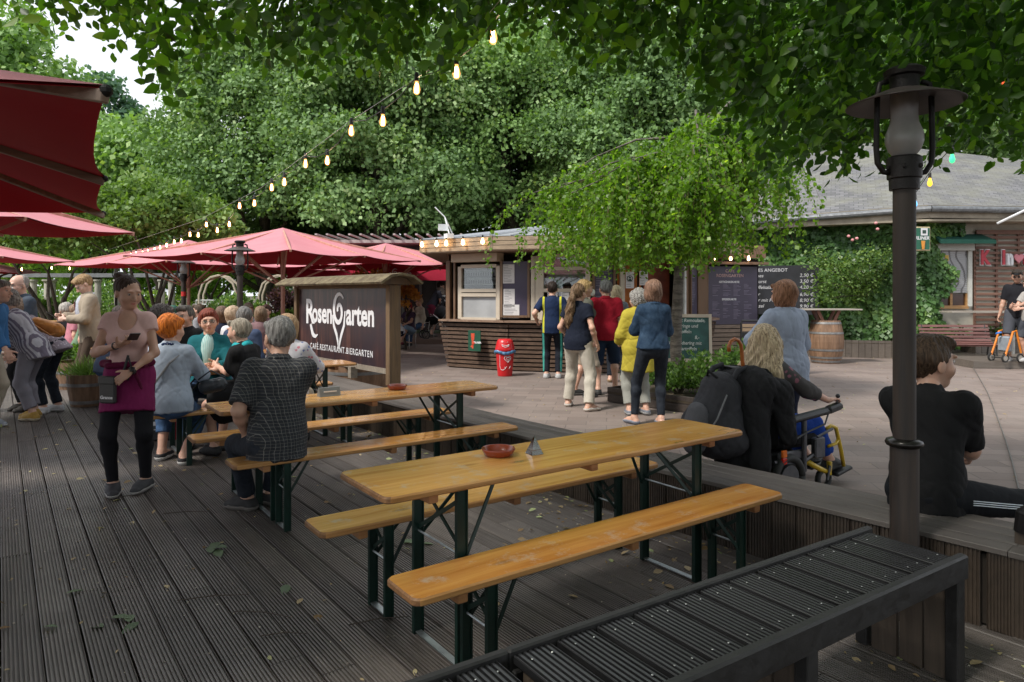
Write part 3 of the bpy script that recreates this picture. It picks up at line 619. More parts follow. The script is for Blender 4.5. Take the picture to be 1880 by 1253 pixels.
# the seat-high ledge between deck and plaza: a slightly bent line
LP = [(12.0, 3.22, 3.76), (8.9, 3.28, 3.82), (5.49, 3.40, 3.86), (3.3, 3.50, 3.96), (1.13, 3.66, 4.15), (.35, 3.73, 4.24)]   # s, t front, t back
sheet('plaza_paving', [st(s, b) for s, a, b in LP] + [st(-6, 4.5), (60, 0, 0), (60, 60, 0), (-4, 60, 0), (-13, 17.5, 0)], -.004, PAV)
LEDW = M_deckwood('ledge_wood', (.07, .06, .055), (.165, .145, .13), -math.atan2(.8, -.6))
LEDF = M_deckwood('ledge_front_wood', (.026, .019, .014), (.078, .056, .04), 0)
ledge = empty('ledge_seat', st(3., 3.7), 0, 'long low grooved timber ledge along the edge of the deck, beside the paved plaza', 'ledge')
def local(o): return np.array(o.location)
lo = local(ledge); its = []; itf = []; ib = []; kz = .385
for (sa, fa, ba), (sb, fb, bb_) in zip(LP[:-1], LP[1:]):
    for j in range(4):
        A = st(sa, fa - .015 + (ba - fa + .015) * (j + .5) / 4, kz) - lo; B = st(sb, fb - .015 + (bb_ - fb + .015) * (j + .5) / 4, kz) - lo
        d = B - A; L = np.linalg.norm(d); ex = d / L; ey = np.cross(UP, ex); its.append((-.0, L - .003, (ba - fa + .01) / 4 - .006, .026, A, ex, ey, UP, .006, 8))
    A = st(sa, fa) - lo; B = st(sb, fb) - lo; d = B - A; L = np.linalg.norm(d); ex = d / L; nrm = np.cross(ex, UP); nrm = nrm if np.dot(nrm, -D1) > 0 else -nrm; q = 0.
    while q < L - .01:
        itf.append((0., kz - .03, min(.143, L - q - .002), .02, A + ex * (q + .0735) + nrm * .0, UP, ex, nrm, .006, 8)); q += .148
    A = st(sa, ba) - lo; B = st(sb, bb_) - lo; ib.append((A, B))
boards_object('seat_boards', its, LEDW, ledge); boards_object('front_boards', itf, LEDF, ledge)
m = MB(); [m.bar(a + V(0, 0, kz / 2 - .02) - unit(np.cross(b - a, UP)) * .0, b + V(0, 0, kz / 2 - .02), .02, kz - .05) for a, b in ib]
[m.bar(st(sa, fa + .05, kz / 2 - .02) - lo, st(sb, fb + .05, kz / 2 - .02) - lo, .04, kz - .06) for (sa, fa, ba), (sb, fb, bb_) in zip(LP[:-1], LP[1:])]
m.build('backing', M_plain('dark_timber', (.03, .022, .016), .8), ledge)

# ------------------------------------------------------------ slatted dark bench in the foreground
def slat_bench(name_label, e0, L, end_panels, nm_off=0.):
    """right back corner e0 at top, runs -D1 for L, .38 wide towards the camera"""
    r = empty('slatted_bench', (e0[0], e0[1], 0), 0, name_label, 'bench', 'dark slatted benches in the foreground'); z = .49; ex, ey = -V(.837, .548, 0), -V(-.548, .837, 0); its = []
    n = int(L / .15)
    for i in range(n): its.append((.0, .345, .136, .024, ex * (.078 + i * L / n) + V(0, 0, z - .002), ey, -ex, UP, .007, 7))
    boards_object('slats', its, M_deckwood('bench_slats', (.006, .006, .0065), (.022, .022, .0235), -math.atan2(.8, -.6), .42), r)
    dk = M_wood('dark_rail', (.007, .0065, .0065), (.021, .02, .02), 0, 1., .55)
    m = MB(); m.bar(-ex * .03 - ey * .018 + UP * (z - .03), ex * (L + .0) - ey * .018 + UP * (z - .03), .032, .085, bev=.006); m.build('back_rail', dk, r)
    m = MB(); m.bar(-ex * .03 + ey * .367 + UP * (z - .038), ex * (L + .0) + ey * .367 + UP * (z - .038), .04, .1, bev=.008); m.build('front_rail', dk, r)
    m = MB()
    for i in range(n):
        for yy in (.05, .3):
            for xx in (-.036, .036): m.ball(ex * (.078 + i * L / n + xx) + ey * yy + UP * (z + .0005), (.0036, .0036, .0014), 8, 4)
    m.build('screws', M_metal('steel_screw', (.5, .5, .5), .35, 1.), r)
    for q in end_panels:
        m = MB(); o = ex * q
        for y0, y1 in ((.03, .135), (.15, .24), (.25, .33)): m.bar(o + ey * (y0 + y1) / 2 + UP * .0, o + ey * (y0 + y1) / 2 + UP * (z - .04), y1 - y0, .024, up=ex)
        m.build('end_panel', M_wood('panel_wood', (.05, .036, .026), (.1, .075, .055), 2, 1., .7, attr=False), r)
        for yy in (-.01, .36): m = MB(); m.bar(o + ey * yy + UP * 0, o + ey * yy + UP * (z - .045), .05, .06, up=ex, bev=.004); m.build('leg', dk, r)
    return r
e0 = np.array([1.60, 3.05, 0]); slat_bench('dark slatted bench at the right corner by the lamp post, seen whole', e0, 1.92, (.03, 1.02, 1.88))
slat_bench('dark slatted bench cut off by the bottom edge of the photo', e0 - V(.837, .548, 0) * 1.95, 1.9, (.03, 1.0, 1.86))

# ------------------------------------------------------------ roofed timber sign
R_ = st(7.8, 3.95); SO = gp(722, 707, .385); SO[2] = 0; sgn = empty('roofed_sign_board', SO, 0, 'large dark sign board under a mossy little roof, white lettering, standing on the ledge', 'sign')
ex = unit(V(-.635, .772, 0)); nrm = V(-.772, -.635, 0)   # along board going away, face normal towards the viewer side
wd = M_wood('sign_timber', (.085, .05, .024), (.175, .11, .056), 2, 1., .7); SL = 3.02; m = MB(); m.bar(V(0, 0, .385), V(0, 0, 1.66), .16, .1, up=ex); m.build('post', wd, sgn)
m = MB(); m.bar(ex * SL + V(0, 0, .3), ex * SL + V(0, 0, 1.66), .16, .1, up=ex); m.build('post', wd, sgn)
t = NT('sign_print'); v = t.coord(); mp = t.n('Mapping'); t.set(mp.inputs['Vector'], v); mp.inputs['Scale'].default_value = (9, 9, .55); n = t.noise(mp.outputs[0], 1.6, 5, .6); b2 = t.noise(v, 1.4, 3, .6)
col = t.mix(t.ramp(n, [(.38, 0.), (.64, 1.)]), (.022, .012, .014), (.13, .055, .042)); col = t.mix(t.ramp(b2, [(.4, 0.), (.62, .75)]), (.03, .02, .026), col); col = t.mix(t.ramp(n, [(.62, 0.), (.75, .3)]), col, (.42, .3, .25)); SP = t.fin(col, .3)
m = MB(); m.bar(ex * .05 + V(0, 0, 1.11) + nrm * .02, ex * (SL - .05) + V(0, 0, 1.11) + nrm * .02, .02, 1.05); m.build('printed_panel', SP, sgn)
m = MB(); m.bar(ex * .05 + V(0, 0, .55), ex * (SL - .05) + V(0, 0, .55), .08, .07); m.build('bottom_rail', M_wood('grey_timber', (.17, .14, .11), (.3, .26, .21), 0), sgn)
m = MB(); m.bar(ex * .05 + V(0, 0, 1.655), ex * (SL - .05) + V(0, 0, 1.655), .1, .06); m.build('top_rail', wd, sgn)
moss = NT('mossy_boards'); n = moss.noise(moss.coord(), 9, 6, .7); moss.bump(n, .6, .02); moss = moss.fin(moss.mix(moss.ramp(n, [(.4, 0.), (.62, 1.)]), (.08, .055, .03), (.175, .145, .08)), .95)
m = MB()
for a, b in ((-.24, SL * .58), (SL * .585, SL + .3)):
    for sg in (1, -1):
        P0 = [(0, 1.80), (.16, 1.775), (.30, 1.685)]
        for (y0, z0), (y1, z1) in zip(P0[:-1], P0[1:]):
            o = nrm * sg * (y0 + y1) / 2 + V(0, 0, (z0 + z1) / 2); up = unit(nrm * sg * (z1 - z0) * -1 + V(0, 0, y1 - y0)); m.bar(ex * a + o, ex * b + o, math.hypot(y1 - y0, z1 - z0), .03, up=up)
m.build('little_roof', moss, sgn)
for q in (-.08, SL + .1):
    m = MB(); m.ext([(-.24, 1.67), (.24, 1.67), (.15, 1.745), (0, 1.775), (-.15, 1.745)], ex * q, nrm, UP, ex * .03); m.build('gable', wd, sgn)
for q, z1 in ((1.02, .54), (2.05, .54)):
    m = MB(); m.bar(ex * q + V(0, 0, .385) + nrm * .06, ex * q + V(0, 0, z1) + nrm * .06, .1, .09, up=ex); m.build('stub_post', M_wood('grey_timber', (.17, .14, .11), (.3, .26, .21), 0), sgn)
def logo(mb, o, ax, ay, k):     # k = scale, origin at the middle of the baseline
    o = np.array(o, float); q = lambda x, y: o + ax * x * k + ay * y * k
    put_text(mb, 'R', q(-1.02, 0), ax, ay, .52 * k, fat=.012 * k, ext=.002, align='CENTER'); put_text(mb, 'osen', q(-.575, .02), ax, ay, .42 * k, fat=.012 * k, ext=.002, align='CENTER', sx=.88)
    put_text(mb, 'arten', q(.64, .02), ax, ay, .42 * k, fat=.012 * k, ext=.002, align='CENTER', sx=.92)
    az = np.cross(ax, ay) * .004
    def ribbon(ps, ws):
        L = []; Rr = []
        for i, p in enumerate(ps):
            d = np.array(ps[min(i + 1, len(ps) - 1)]) - np.array(ps[max(i - 1, 0)]); d = d / (np.linalg.norm(d) + 1e-9); nn = np.array([-d[1], d[0]]) * ws[i] / 2; L.append(np.array(p) + nn); Rr.append(np.array(p) - nn)
        for i in range(len(ps) - 1): mb.ext([L[i], L[i + 1], Rr[i + 1], Rr[i]], o + az * .3, ax * k, ay * k, az)
    ribbon([(-.98 + .13 * a, -.02 - .19 * math.sin(a * pi * .5) + .02 * a) for a in np.linspace(0, 1, 6)] + [(-.80, -.2), (-.72, -.17)], [.06, .07, .075, .075, .07, .06, .05, .02])   # tail of the R
    sp = [(.0 + r * math.cos(a), .2 + r * 1.3 * math.sin(a)) for a, r in [(.75 + i * .34, .2 - .0064 * i) for i in range(27)]]; ribbon(sp, [.03 + .05 * min(1, i / 5) - .0012 * i for i in range(27)])
    ribbon([(-.2, .14), (-.16, -.02), (-.07, -.14), (-.03, -.24), (-.01, -.34)], [.04, .06, .06, .045, .015]); ribbon([(.2, .2), (.17, 0), (.08, -.14), (.035, -.24), (.01, -.34)], [.03, .055, .06, .045, .015])
m = MB(); ctr = ex * (SL * .5) + V(0, 0, 1.1) + nrm * .0325; logo(m, ctr + V(0, 0, -.0), -ex, UP, 1.02)
put_text(m, 'CAFÈ.RESTAURANT.BIERGARTEN', ex * SL * .5 + V(0, 0, .70) + nrm * .0325, -ex, UP, .125, fat=.001, ext=.002, space=1.28, sx=.9)
m.build('white_lettering', M_plain('white_paint', (.68, .68, .7), .5, .05), sgn)

# ------------------------------------------------------------ round kiosk
kio = empty('serving_kiosk', (1., 15.5, 0), 0, 'many sided timber kiosk with cream serving windows, slatted base and lit bulbs at the eaves', 'kiosk'); ko = local(kio)
KP = [(-1.36, 14.5), (-.1, 13.75), (1.5, 13.35), (3.45, 13.6), (4.35, 15.2), (4.5, 18.5), (-1.4, 18.5)]
cream = M_plain('cream_frame', (.52, .45, .36), .45, .06); creamd = M_plain('cream_box', (.50, .40, .30), .5, .06); purple = M_plain('purple_board', (.05, .04, .072), .4, .15, 3)
slat = M_wood('kiosk_slat', (.05, .03, .02), (.14, .085, .055), 0, .8, .6); bw = M_wood('brown_frame', (.1, .055, .03), (.2, .12, .07), 2, 1.)
def face(i): a = V(*KP[i], 0) - ko; b = V(*KP[(i + 1) % len(KP)], 0) - ko; a[2] = b[2] = 0; return a, b, unit(b - a), unit(np.cross(b - a, UP))
m = MB(); 
for i in range(7):
    a, b, e, nn = face(i)
    if i < 5:
        for j in range(11):
            z = .05 + j * .086; k_ = .0 + .16 * (z / 1.) ; a2 = a + nn * k_ - e * .065 * z * 2; b2 = b + nn * k_ + e * .065 * z * 2; m.bar(a2 + UP * z, b2 + UP * z, .03, .058)
m.build('slatted_base', slat, kio)
m = MB(); m.ext([(x - ko[0], y - ko[1]) for x, y in KP], V(0, 0, .02), V(1, 0, 0), V(0, 1, 0), V(0, 0, .94)); m.build('base_core', M_plain('black_core', (.012, .01, .01), .9), kio)
m = MB()
for i in range(5): a, b, e, nn = face(i); m.bar(a + nn * .08 - e * .07 + UP * 1.0, b + nn * .08 + e * .07 + UP * 1.0, .34, .04)
m.build('counter', M_wood('counter_wood', (.16, .1, .07), (.3, .2, .14), 0, .7, .5), kio)
m = MB(); m.ext([(x - ko[0], y - ko[1]) for x, y in [(-1.2, 18.2), (-1.1, 15.2), (0, 14.6), (1.5, 14.3), (3.2, 14.5), (4.0, 15.6), (4.2, 18.2)]], V(0, 0, 1.0), V(1, 0, 0), V(0, 1, 0), V(0, 0, 1.45)); m.build('inner_wall', M_plain('kiosk_inside', (.05, .035, .03), .8, .4, 2), kio)
a5, b5, e5, n5 = face(5); m = MB(); m.bar(a5 + UP * 1.7, b5 + UP * 1.7, .05, 1.4); a6, b6, e6, n6 = face(6); m.bar(a6 + UP * 1.7, b6 + UP * 1.7, .05, 1.4); a4, b4, e4, n4 = face(4); m.bar(a4 + UP * 1.7, b4 + UP * 1.7, .05, 1.4); m.build('back_wall', bw, kio)
glass = M_glass('window_glass')
def window(parent, o, e, nn, x0, x1, z0, z1, rails, fw=.07):
    m = MB(); 
    for x in (x0, x1): m.bar(o + e * x + UP * z0, o + e * x + UP * z1, .09, fw, up=nn)
    for z in [z0, z1] + list(rails): m.bar(o + e * (x0 + fw / 2) + UP * z, o + e * (x1 - fw / 2) + UP * z, .085, fw)
    f = m.build('window_frame', cream, parent); return f
def papers(parent, o, e, nn, lst):
    for x, z, w_, h_ in lst:
        m = MB(); m.box((0, 0, 0), (w_, .003, h_), M=np.stack([e, nn, UP], 1)); po = m.build('paper_notice', M_plain('paper', (.62, .6, .6), .8, .05), parent); po.location = o + e * x + UP * z + nn * .004
        m = MB(); n_ = int(h_ / .034)
        for j in range(n_):
            ww = w_ * (.35 + .45 * random.random()) if j else w_ * .4; m.box(V(0, 0, 0) + nn * .0028 + UP * (h_ / 2 - .025 - j * .032) - e * (w_ * .42 - ww / 2), (ww, .001, .007), M=np.stack([e, nn, UP], 1))
        m.build('print_lines', M_plain('ink', (.12, .12, .14), .8), po)
def board_(parent, o, e, nn, x0, x1, z0, z1, fr=True, mt=None):
    m = MB(); m.bar(o + e * x0 + UP * (z0 + z1) / 2, o + e * x1 + UP * (z0 + z1) / 2, .02, z1 - z0); b = m.build('menu_board', mt or purple, parent)
    if fr:
        m = MB()
        for x in (x0, x1): m.bar(o + e * x + UP * (z0 - .02) + nn * .012, o + e * x + UP * (z1 + .02) + nn * .012, .05, .045, up=nn)
        m.bar(o + e * (x0 + .03) + UP * z0 + nn * .013, o + e * (x1 - .03) + UP * z0 + nn * .013, .05, .045); m.build('board_frame', bw, b)
    return b
# face 0: left serving window
a, b, e, nn = face(0); a = a + nn * .0
m = MB(); m.bar(a + e * .02 + UP * 1.02, a + e * .02 + UP * 2.25, .1, .07, up=nn); m.bar(a + e * .18 + UP * 1.02, a + e * .18 + UP * 2.25, .05, .05, up=nn); m.build('corner_post', bw, kio)
wf = window(kio, a + nn * .02, e, nn, .34, 1.28, 1.03, 2.12, (1.62, 1.53))
m = MB(); m.bar(a + e * .37 + UP * 1.29, a + e * 1.25 + UP * 1.29, .012, .5); m.build('frosted_pane', M_plain('frosted', (.33, .34, .35), .35, .12, 3), kio)
m = MB(); m.bar(a + e * .37 + UP * 1.86, a + e * 1.25 + UP * 1.86, .008, .46); m.build('glass_pane', glass, kio)
m = MB(); m.bar(a + e * .38 + UP * 1.75 - nn * .12, a + e * 1.2 + UP * 1.75 - nn * .12, .16, .02); go = m.build('shelf', cream, kio); m = MB()
for j in range(13):
    for dz in (.0, .16): m.lathe([(.0, .01), (.018, .01), (.004, .02), (.004, .06), (.026, .08), (.03, .13)], a + e * (.43 + j * .06) + UP * (1.76 + dz) - nn * .12, 7)
m.build('wine_glasses', M_plain('glassware', (.5, .45, .42), .1, .2), go)
m = MB(); m.bar(a + e * .26 + UP * 2.29 + nn * .12, a + e * 1.38 + UP * 2.29 + nn * .12, .26, .17); m.build('shutter_box', creamd, kio)
# face 1: menu board with notices and big window
a, b, e, nn = face(1); o = a + nn * .05
bd = board_(kio, o, e, nn, -.1, .46, 1.1, 2.2); papers(bd, o + nn * .012, e, nn, [(.05, 1.95, .24, .38), (.06, 1.47, .23, .36), (.1, 1.2, .34, .27)])
def lines(parent, o, e, nn, x0, x1, z0, z1, cols, mt, dz=.035, th=.008):
    m = MB(); cw = (x1 - x0) / cols; z = z1
    while z > z0:
        for c in range(cols):
            if random.random() < .85: ww = cw * (.3 + .45 * random.random()); m.box(o + e * (x0 + c * cw + ww / 2) + UP * z + nn * .013, (ww, .001, th), M=np.stack([e, nn, UP], 1))
        z -= dz
    m.build('print_lines', mt, parent)
dim = M_plain('dim_print', (.25, .22, .3), .8)
window(kio, o, e, nn, .72, 1.62 + .02, 1.03, 2.3, (2.05, 1.62, 1.38)); m = MB(); [m.bar(o + e * x + UP * 1.03, o + e * x + UP * 2.3, .1, .07, up=nn) for x in (.56, .63)]; m.build('window_post', cream, kio)
m = MB(); m.bar(o + e * .76 + UP * 1.9, o + e * 1.6 + UP * 1.9, .008, .8); m.build('glass_pane', glass, kio)
sg_ = o - nn * .1
m = MB(); m.lathe([(0, 0), (.07, 0), (.085, .012)], (0, 0, 0), 18); pl = m.build('plate', M_plain('pink_plate', (.55, .22, .22), .35), kio); pl.location = sg_ + e * .86 + UP * 1.75; pl.rotation_euler = (pi / 2, 0, math.atan2(e[1], e[0]))
m = MB(); m.lathe([(0, 0), (.07, 0), (.085, .012)], (0, 0, 0), 18); pl = m.build('plate', M_plain('mint_plate', (.3, .5, .45), .35), kio); pl.location = sg_ + e * 1.06 + UP * 1.75; pl.rotation_euler = (pi / 2, 0, math.atan2(e[1], e[0]))
m = MB(); m.bar(o + e * .8 + UP * 1.95 - nn * .14, o + e * 1.6 + UP * 1.95 - nn * .14, .02, .14); m.build('ice_panel', M_plain('grey_panel', (.35, .35, .33), .5), kio)
papers(kio, o + nn * .045, e, nn, [(.95, 1.5, .2, .16), (1.2, 1.5, .16, .15), (1.42, 1.5, .14, .12)])
# face 2: dark boards and the window with orange inside
a, b, e, nn = face(2); o = a + nn * .05; bd = board_(kio, o, e, nn, .08, .5, 1.1, 2.35); lines(bd, o, e, nn, .13, .46, 1.3, 2.2, 1, dim)
window(kio, o, e, nn, .66, 1.84, 1.03, 2.32, ())
m = MB(); m.bar(o + e * .7 + UP * 1.67 - nn * .5, o + e * 1.2 + UP * 1.67 - nn * .5, .02, 1.2); m.build('orange_wall', M_plain('orange_wall', (.55, .16, .02), .6, .3, 4), kio)
m = MB(); m.bar(o + e * 1.25 + UP * 1.67 - nn * .5, o + e * 1.8 + UP * 1.67 - nn * .5, .02, 1.2); m.build('red_brown_wall', M_plain('rust_wall', (.28, .06, .03), .6, .5, 4), kio)
m = MB(); m.bar(o + e * .98 + UP * 1.03, o + e * .98 + UP * 2.3, .03, .04, up=nn); m.build('mullion', M_plain('black_core', (.012, .01, .01), .9), kio)
papers(kio, o + nn * .045, e, nn, [(.8, 1.82, .17, .32), (1.08, 1.86, .17, .28)]); m = MB(); c0 = o + e * .8 + UP * 1.85 + nn * .053; az = [c0 + e * .055 * math.cos(q) + UP * .055 * math.sin(q) for q in np.linspace(0, 2 * pi, 20)]; m.tube(az, .006, 5)
m.ball(c0 + UP * .018, (.018, .004, .02)); m.ext([(-.028, -.045), (.028, -.045), (.02, -.008), (-.02, -.008)], c0, e, UP, nn * .004); m.build('mask_symbol', M_plain('ink', (.03, .06, .05), .8), kio)
m = MB(); m.box(o + e * .75 + UP * .72 + nn * .2, (.6, .02, .5), M=np.stack([e, nn, UP], 1)); ic = m.build('ice_price_board', M_plain('ice_board', (.6, .57, .45), .5, .1), kio); m = MB(); m.box(o + e * .75 + UP * .76 + nn * .213, (.6, .004, .04), M=np.stack([e, nn, UP], 1)); m.build('red_band', M_plain('red_band', (.6, .04, .05), .5), ic)
m = MB(); [m.tube([b + nn * .1 - e * (.05 + j * .08) + UP * 1., b + nn * .1 - e * (.05 + j * .08) + UP * 2.4], .035, 8) for j in (0, 1)]; m.build('downpipe', M_plain('pale_pipe', (.55, .55, .53), .4), kio)
a, b, e, nn = face(3); L3 = np.linalg.norm(b - a); m = MB(); m.bar(a + UP * 1.7 - nn * .02, b + UP * 1.7 - nn * .02, .06, 1.4); m.build('side_wall', bw, kio); bd = board_(kio, a + nn * .03, e, nn, .25, .8, 1.1, 2.25); lines(bd, a + nn * .03, e, nn, .3, .75, 1.3, 2.1, 1, dim)
# wing with the purple menu wall on the right of the kiosk
WA, WB = V(4.35, 16.0, 0) - ko, V(5.85, 16.3, 0) - ko; e = unit(WB - WA); e[2] = 0; nn = unit(np.cross(e, UP)); WA[2] = 0; L = 1.53
m = MB(); [m.bar(WA + nn * .02 + UP * z, WA + e * 1.6 + nn * .02 + UP * z, .03, .08) for z in np.arange(.08, .8, .1)]; m.build('wing_slats', M_wood('light_slat', (.14, .1, .07), (.26, .19, .14), 0, .8), kio)
m = MB(); m.bar(WA - nn * .3 + UP * 1.2, WA + e * 1.6 - nn * .3 + UP * 1.2, .5, 2.38); m.build('wing_core', M_plain('black_core', (.012, .01, .01), .9), kio)
bd = board_(kio, WA, e, nn, 0., L, .83, 2.2, False); lines(bd, WA, e, nn, .1, 1.45, 1.5, 1.78, 5, dim, .03, .007); lines(bd, WA, e, nn, .1, 1.45, .95, 1.36, 5, dim, .03, .007)
m = MB(); put_text(m, 'CAFÉ', WA + e * .82 + UP * 2.06 + nn * .012, e, UP, .1, fat=.0015); put_text(m, 'ROSENGARTEN', WA + e * .82 + UP * 1.95 + nn * .012, e, UP, .1, fat=.0015); m.build('rose_lettering', M_plain('rose_print', (.5, .32, .3), .6), bd)
m = MB(); put_text(m, 'GETRÄNKEKARTE', WA + e * .8 + UP * 1.81 + nn * .012, e, UP, .065, fat=.002); put_text(m, 'SPEISEKARTE', WA + e * .8 + UP * 1.4 + nn * .012, e, UP, .065, fat=.002); m.build('white_lettering', M_plain('white_paint', (.68, .68, .7), .5, .05), bd)
m = MB(); m.bar(WA - e * .1 + UP * 2.27 + nn * .1, WA + e * 1.7 + UP * 2.27 + nn * .1, .25, .06); m.bar(WA - e * .1 + UP * 2.55 + nn * .05, WA + e * 1.7 + UP * 2.55 + nn * .05, .1, .3); m.build('wing_fascia', bw, kio)
# roof
ctr = V(1.4, 16.4) ; EV = []
for x, y in KP:
    d = unit(np.array([x, y]) - ctr); EV.append((x + d[0] * .62 - ko[0], y + d[1] * .75 - ko[1]))
fas = M_wood('fascia_boards', (.2, .14, .09), (.38, .29, .2), 0, .7, .7); m = MB()
for i in range(7):
    a = V(*EV[i], 2.44); b = V(*EV[(i + 1) % 7], 2.44); [m.bar(a + UP * z, b + UP * z, .03, .075) for z in (0, .085, .17)]
    m.bar(a + UP * -.04, a + UP * .23, .06, .06, up=V(0, 1, 0))
m.build('fascia', fas, kio)
m = MB(); m.ext(EV, V(0, 0, 2.385), V(1, 0, 0), V(0, 1, 0), V(0, 0, .02)); m.build('soffit', M_wood('soffit_boards', (.25, .17, .11), (.4, .29, .2), 0, .5), kio)
t = NT('lead_roof'); n = t.noise(t.coord(), 4, 5); LR = t.fin(t.mix(n, (.3, .31, .33), (.5, .52, .55)), .35, Metallic=.3)
m = MB(); ap = V(ctr[0] - ko[0], ctr[1] - ko[1], 3.25)
for i in range(7): a = V(*EV[i], 2.66) ; b = V(*EV[(i + 1) % 7], 2.66); m.add([a, b, ap], [(0, 1, 2)]); m.add([a, b, ap - UP * .05], [(0, 2, 1)])
m.build('roof_skin', LR, kio); m = MB()
for i in range(7):
    a = V(*EV[i], 2.67); b = V(*EV[(i + 1) % 7], 2.67)
    for k_ in range(5): q = a + (b - a) * k_ / 5; m.tube([q, q + (ap - q) * (1 - abs(k_ / 5 - .0) * .0)], .014, 5)
m.build('roof_seams', LR, kio)
for i, fr_ in ((0, (.06, .28, .42, .66, .93)), ):
    a = V(*EV[0], 2.6); b = V(*EV[1], 2.6); o_ = unit(np.cross(b - a, UP)); o_[2] = 0
    for q in fr_:
        p = a + (b - a) * q + o_ * .1; m = MB(); m.tube([p + UP * .08, p + UP * .02], .016, 7); bo = m.build('bulb_socket', M_plain('black_socket', (.02, .02, .02), .5), kio)
        m = MB(); m.lathe([(.0, -.1), (.03, -.08), (.036, -.05), (.022, -.01), (.014, .02)], p, 10); m.build('lit_bulb', M_emit('fascia_bulb', (1., .62, .28), 9.), bo)
for q in (.2, .45, .75):
    p = WA + e * (q * L) + nn * .28 + UP * 2.42; m = MB(); m.lathe([(.0, -.1), (.03, -.08), (.036, -.05), (.022, -.01), (.014, .02)], p, 10); m.build('lit_bulb', M_emit('fascia_bulb', (1., .62, .28), 9.), kio)
m = MB(); p = V(*EV[0], 2.66) * .35 + V(*EV[1], 2.66) * .65; p = V(*EV[0], 2.75) + (V(*EV[1], 2.75) - V(*EV[0], 2.75)) * .42
m.tube([p, p + V(-.1, .1, .35), p + V(.05, .3, .0)], .014, 5); m.tube([p + V(-.1, .1, .35), p + V(-.3, .1, .55)], .012, 5); m.box(p + V(-.12, 0, .13), (.2, .03, .13), rz=.3); m.box(p + V(.0, -.1, -.05), (.14, .18, .09), rz=.5); m.build('floodlight', M_plain('white_metal', (.7, .72, .74), .4), kio)
# small beer poster on the slats
a, b, e, nn = face(0); o = a + e * .85 + nn * .26 + UP * .6; po = empty('beer_poster', o + ko - V(0, 0, 0), 0, 'small dark green poster with a red figure on the kiosk slats left of the bin', 'poster')
m = MB(); m.box((0, 0, 0), (.3, .012, .42), M=np.stack([e, nn, UP], 1)); m.build('panel', M_plain('poster_green', (.012, .07, .04), .4), po); m = MB(); q = nn * .007
m.ext([(-.07, .02), (.0, .02), (.01, .15), (-.08, .15)], q, e, UP, nn * .003); m.ext([(-.05, -.16), (-.02, -.16), (-.01, .02), (-.06, .02)], q, e, UP, nn * .003); m.ext([(-.09, -.12), (-.07, -.14), (.02, -.04), (.0, -.02)], q, e, UP, nn * .003); m.build('red_shape', M_plain('poster_red', (.55, .07, .03), .5), po)
m = MB(); put_text(m, 'BERLINER', e * .06 + UP * -.05 + nn * .007, e, UP, .05, fat=.002); m.build('white_lettering', M_plain('white_paint', (.68, .68, .7), .5, .05), po)

# ------------------------------------------------------------ ivy-covered building on the right
bld = empty('ivy_building', (10.5, 17.5, 0), 0, 'low building under a big grey shingle roof, with lattice, roller shutter and ivy', 'building'); bo = local(bld)
CA, CB, CC = V(5.6, 18.6, 0), V(9.9, 16.6, 0), V(17.5, 16.9, 0)      # left end, near corner, right end
wall = M_plain('old_render', (.5, .47, .4), .9, .15, 3, .3)
m = MB(); m.ext([(CA[0] - bo[0], CA[1] - bo[1]), (CB[0] - bo[0], CB[1] - bo[1]), (CC[0] - bo[0], CC[1] - bo[1]), (7., 6.), (-4., 6.)], V(0, 0, 0), V(1, 0, 0), V(0, 1, 0), V(0, 0, 3.45)); m.build('wall', wall, bld)
t = NT('slate_shingles'); v = t.coord(rz=.45); br = t.n('TexBrick'); t.set(br.inputs['Vector'], v); br.inputs['Scale'].default_value = 1; br.inputs['Brick Width'].default_value = .21; br.inputs['Row Height'].default_value = .12; br.inputs['Mortar Size'].default_value = .008
br.inputs['Color1'].default_value = (.10, .10, .105, 1); br.inputs['Color2'].default_value = (.17, .17, .18, 1); br.inputs['Mortar'].default_value = (.06, .06, .06, 1); n = t.noise(t.coord(), 1.5, 5); t.bump(br.outputs['Fac'], -.8, .02); SH = t.fin(t.mix(t.ramp(n, [(.4, 0.), (.7, .6)]), br.outputs['Color'], (.2, .2, .15)), .75)
EA, EB, EC = V(4.6, 18.2, 3.42), V(9.75, 15.95, 3.62), V(18.8, 16.2, 3.52); RA, RB, RC = V(8.9, 22.2, 6.6), V(9.1, 22.0, 6.6), V(19., 21.9, 5.5)
m = MB(); AP = V(11.2, 21.5, 6.3); AR = V(19.5, 21.5, 5.4)
m.add([EA - bo, EB - bo, AP - bo, V(8.6, 25, 6.3) - bo], [(0, 1, 2, 3)]); m.add([EB - bo, EC - bo, AR - bo, AP - bo], [(0, 1, 2, 3)])
m.add([q - UP * .05 - bo for q in (EA, EB, AP, V(8.6, 25, 6.3))], [(3, 2, 1, 0)]); m.add([q - UP * .05 - bo for q in (EB, EC, AR, AP)], [(3, 2, 1, 0)]); m.build('roof', SH, bld)
m = MB(); [m.bar(p - bo - UP * .14 + V(0, .03, 0), q - bo - UP * .14 + V(0, .03, 0), .05, .3) for p, q in ((EA, EB), (EB, EC))]; m.build('eaves_board', M_plain('old_soffit', (.3, .26, .2), .8, .3, 3), bld)
m = MB(); [m.tube([p - bo - UP * .09 + V(-.0, -.06, 0), q - bo - UP * .09 + V(0, -.06, 0)], .075, 10) for p, q in ((EA, EB), (EB, EC))]; m.build('gutter', M_metal('zinc', (.2, .21, .22), .45, .6), bld)
m = MB(); m.ext([(q[0] - bo[0], q[1] - bo[1]) for q in (EA, EB, EC)] + [(7, 2.), (-3.5, 4.5)], V(0, 0, 3.25), V(1, 0, 0), V(0, 1, 0), V(0, 0, .05)); m.build('soffit', M_plain('old_soffit', (.3, .26, .2), .8, .3, 3), bld)
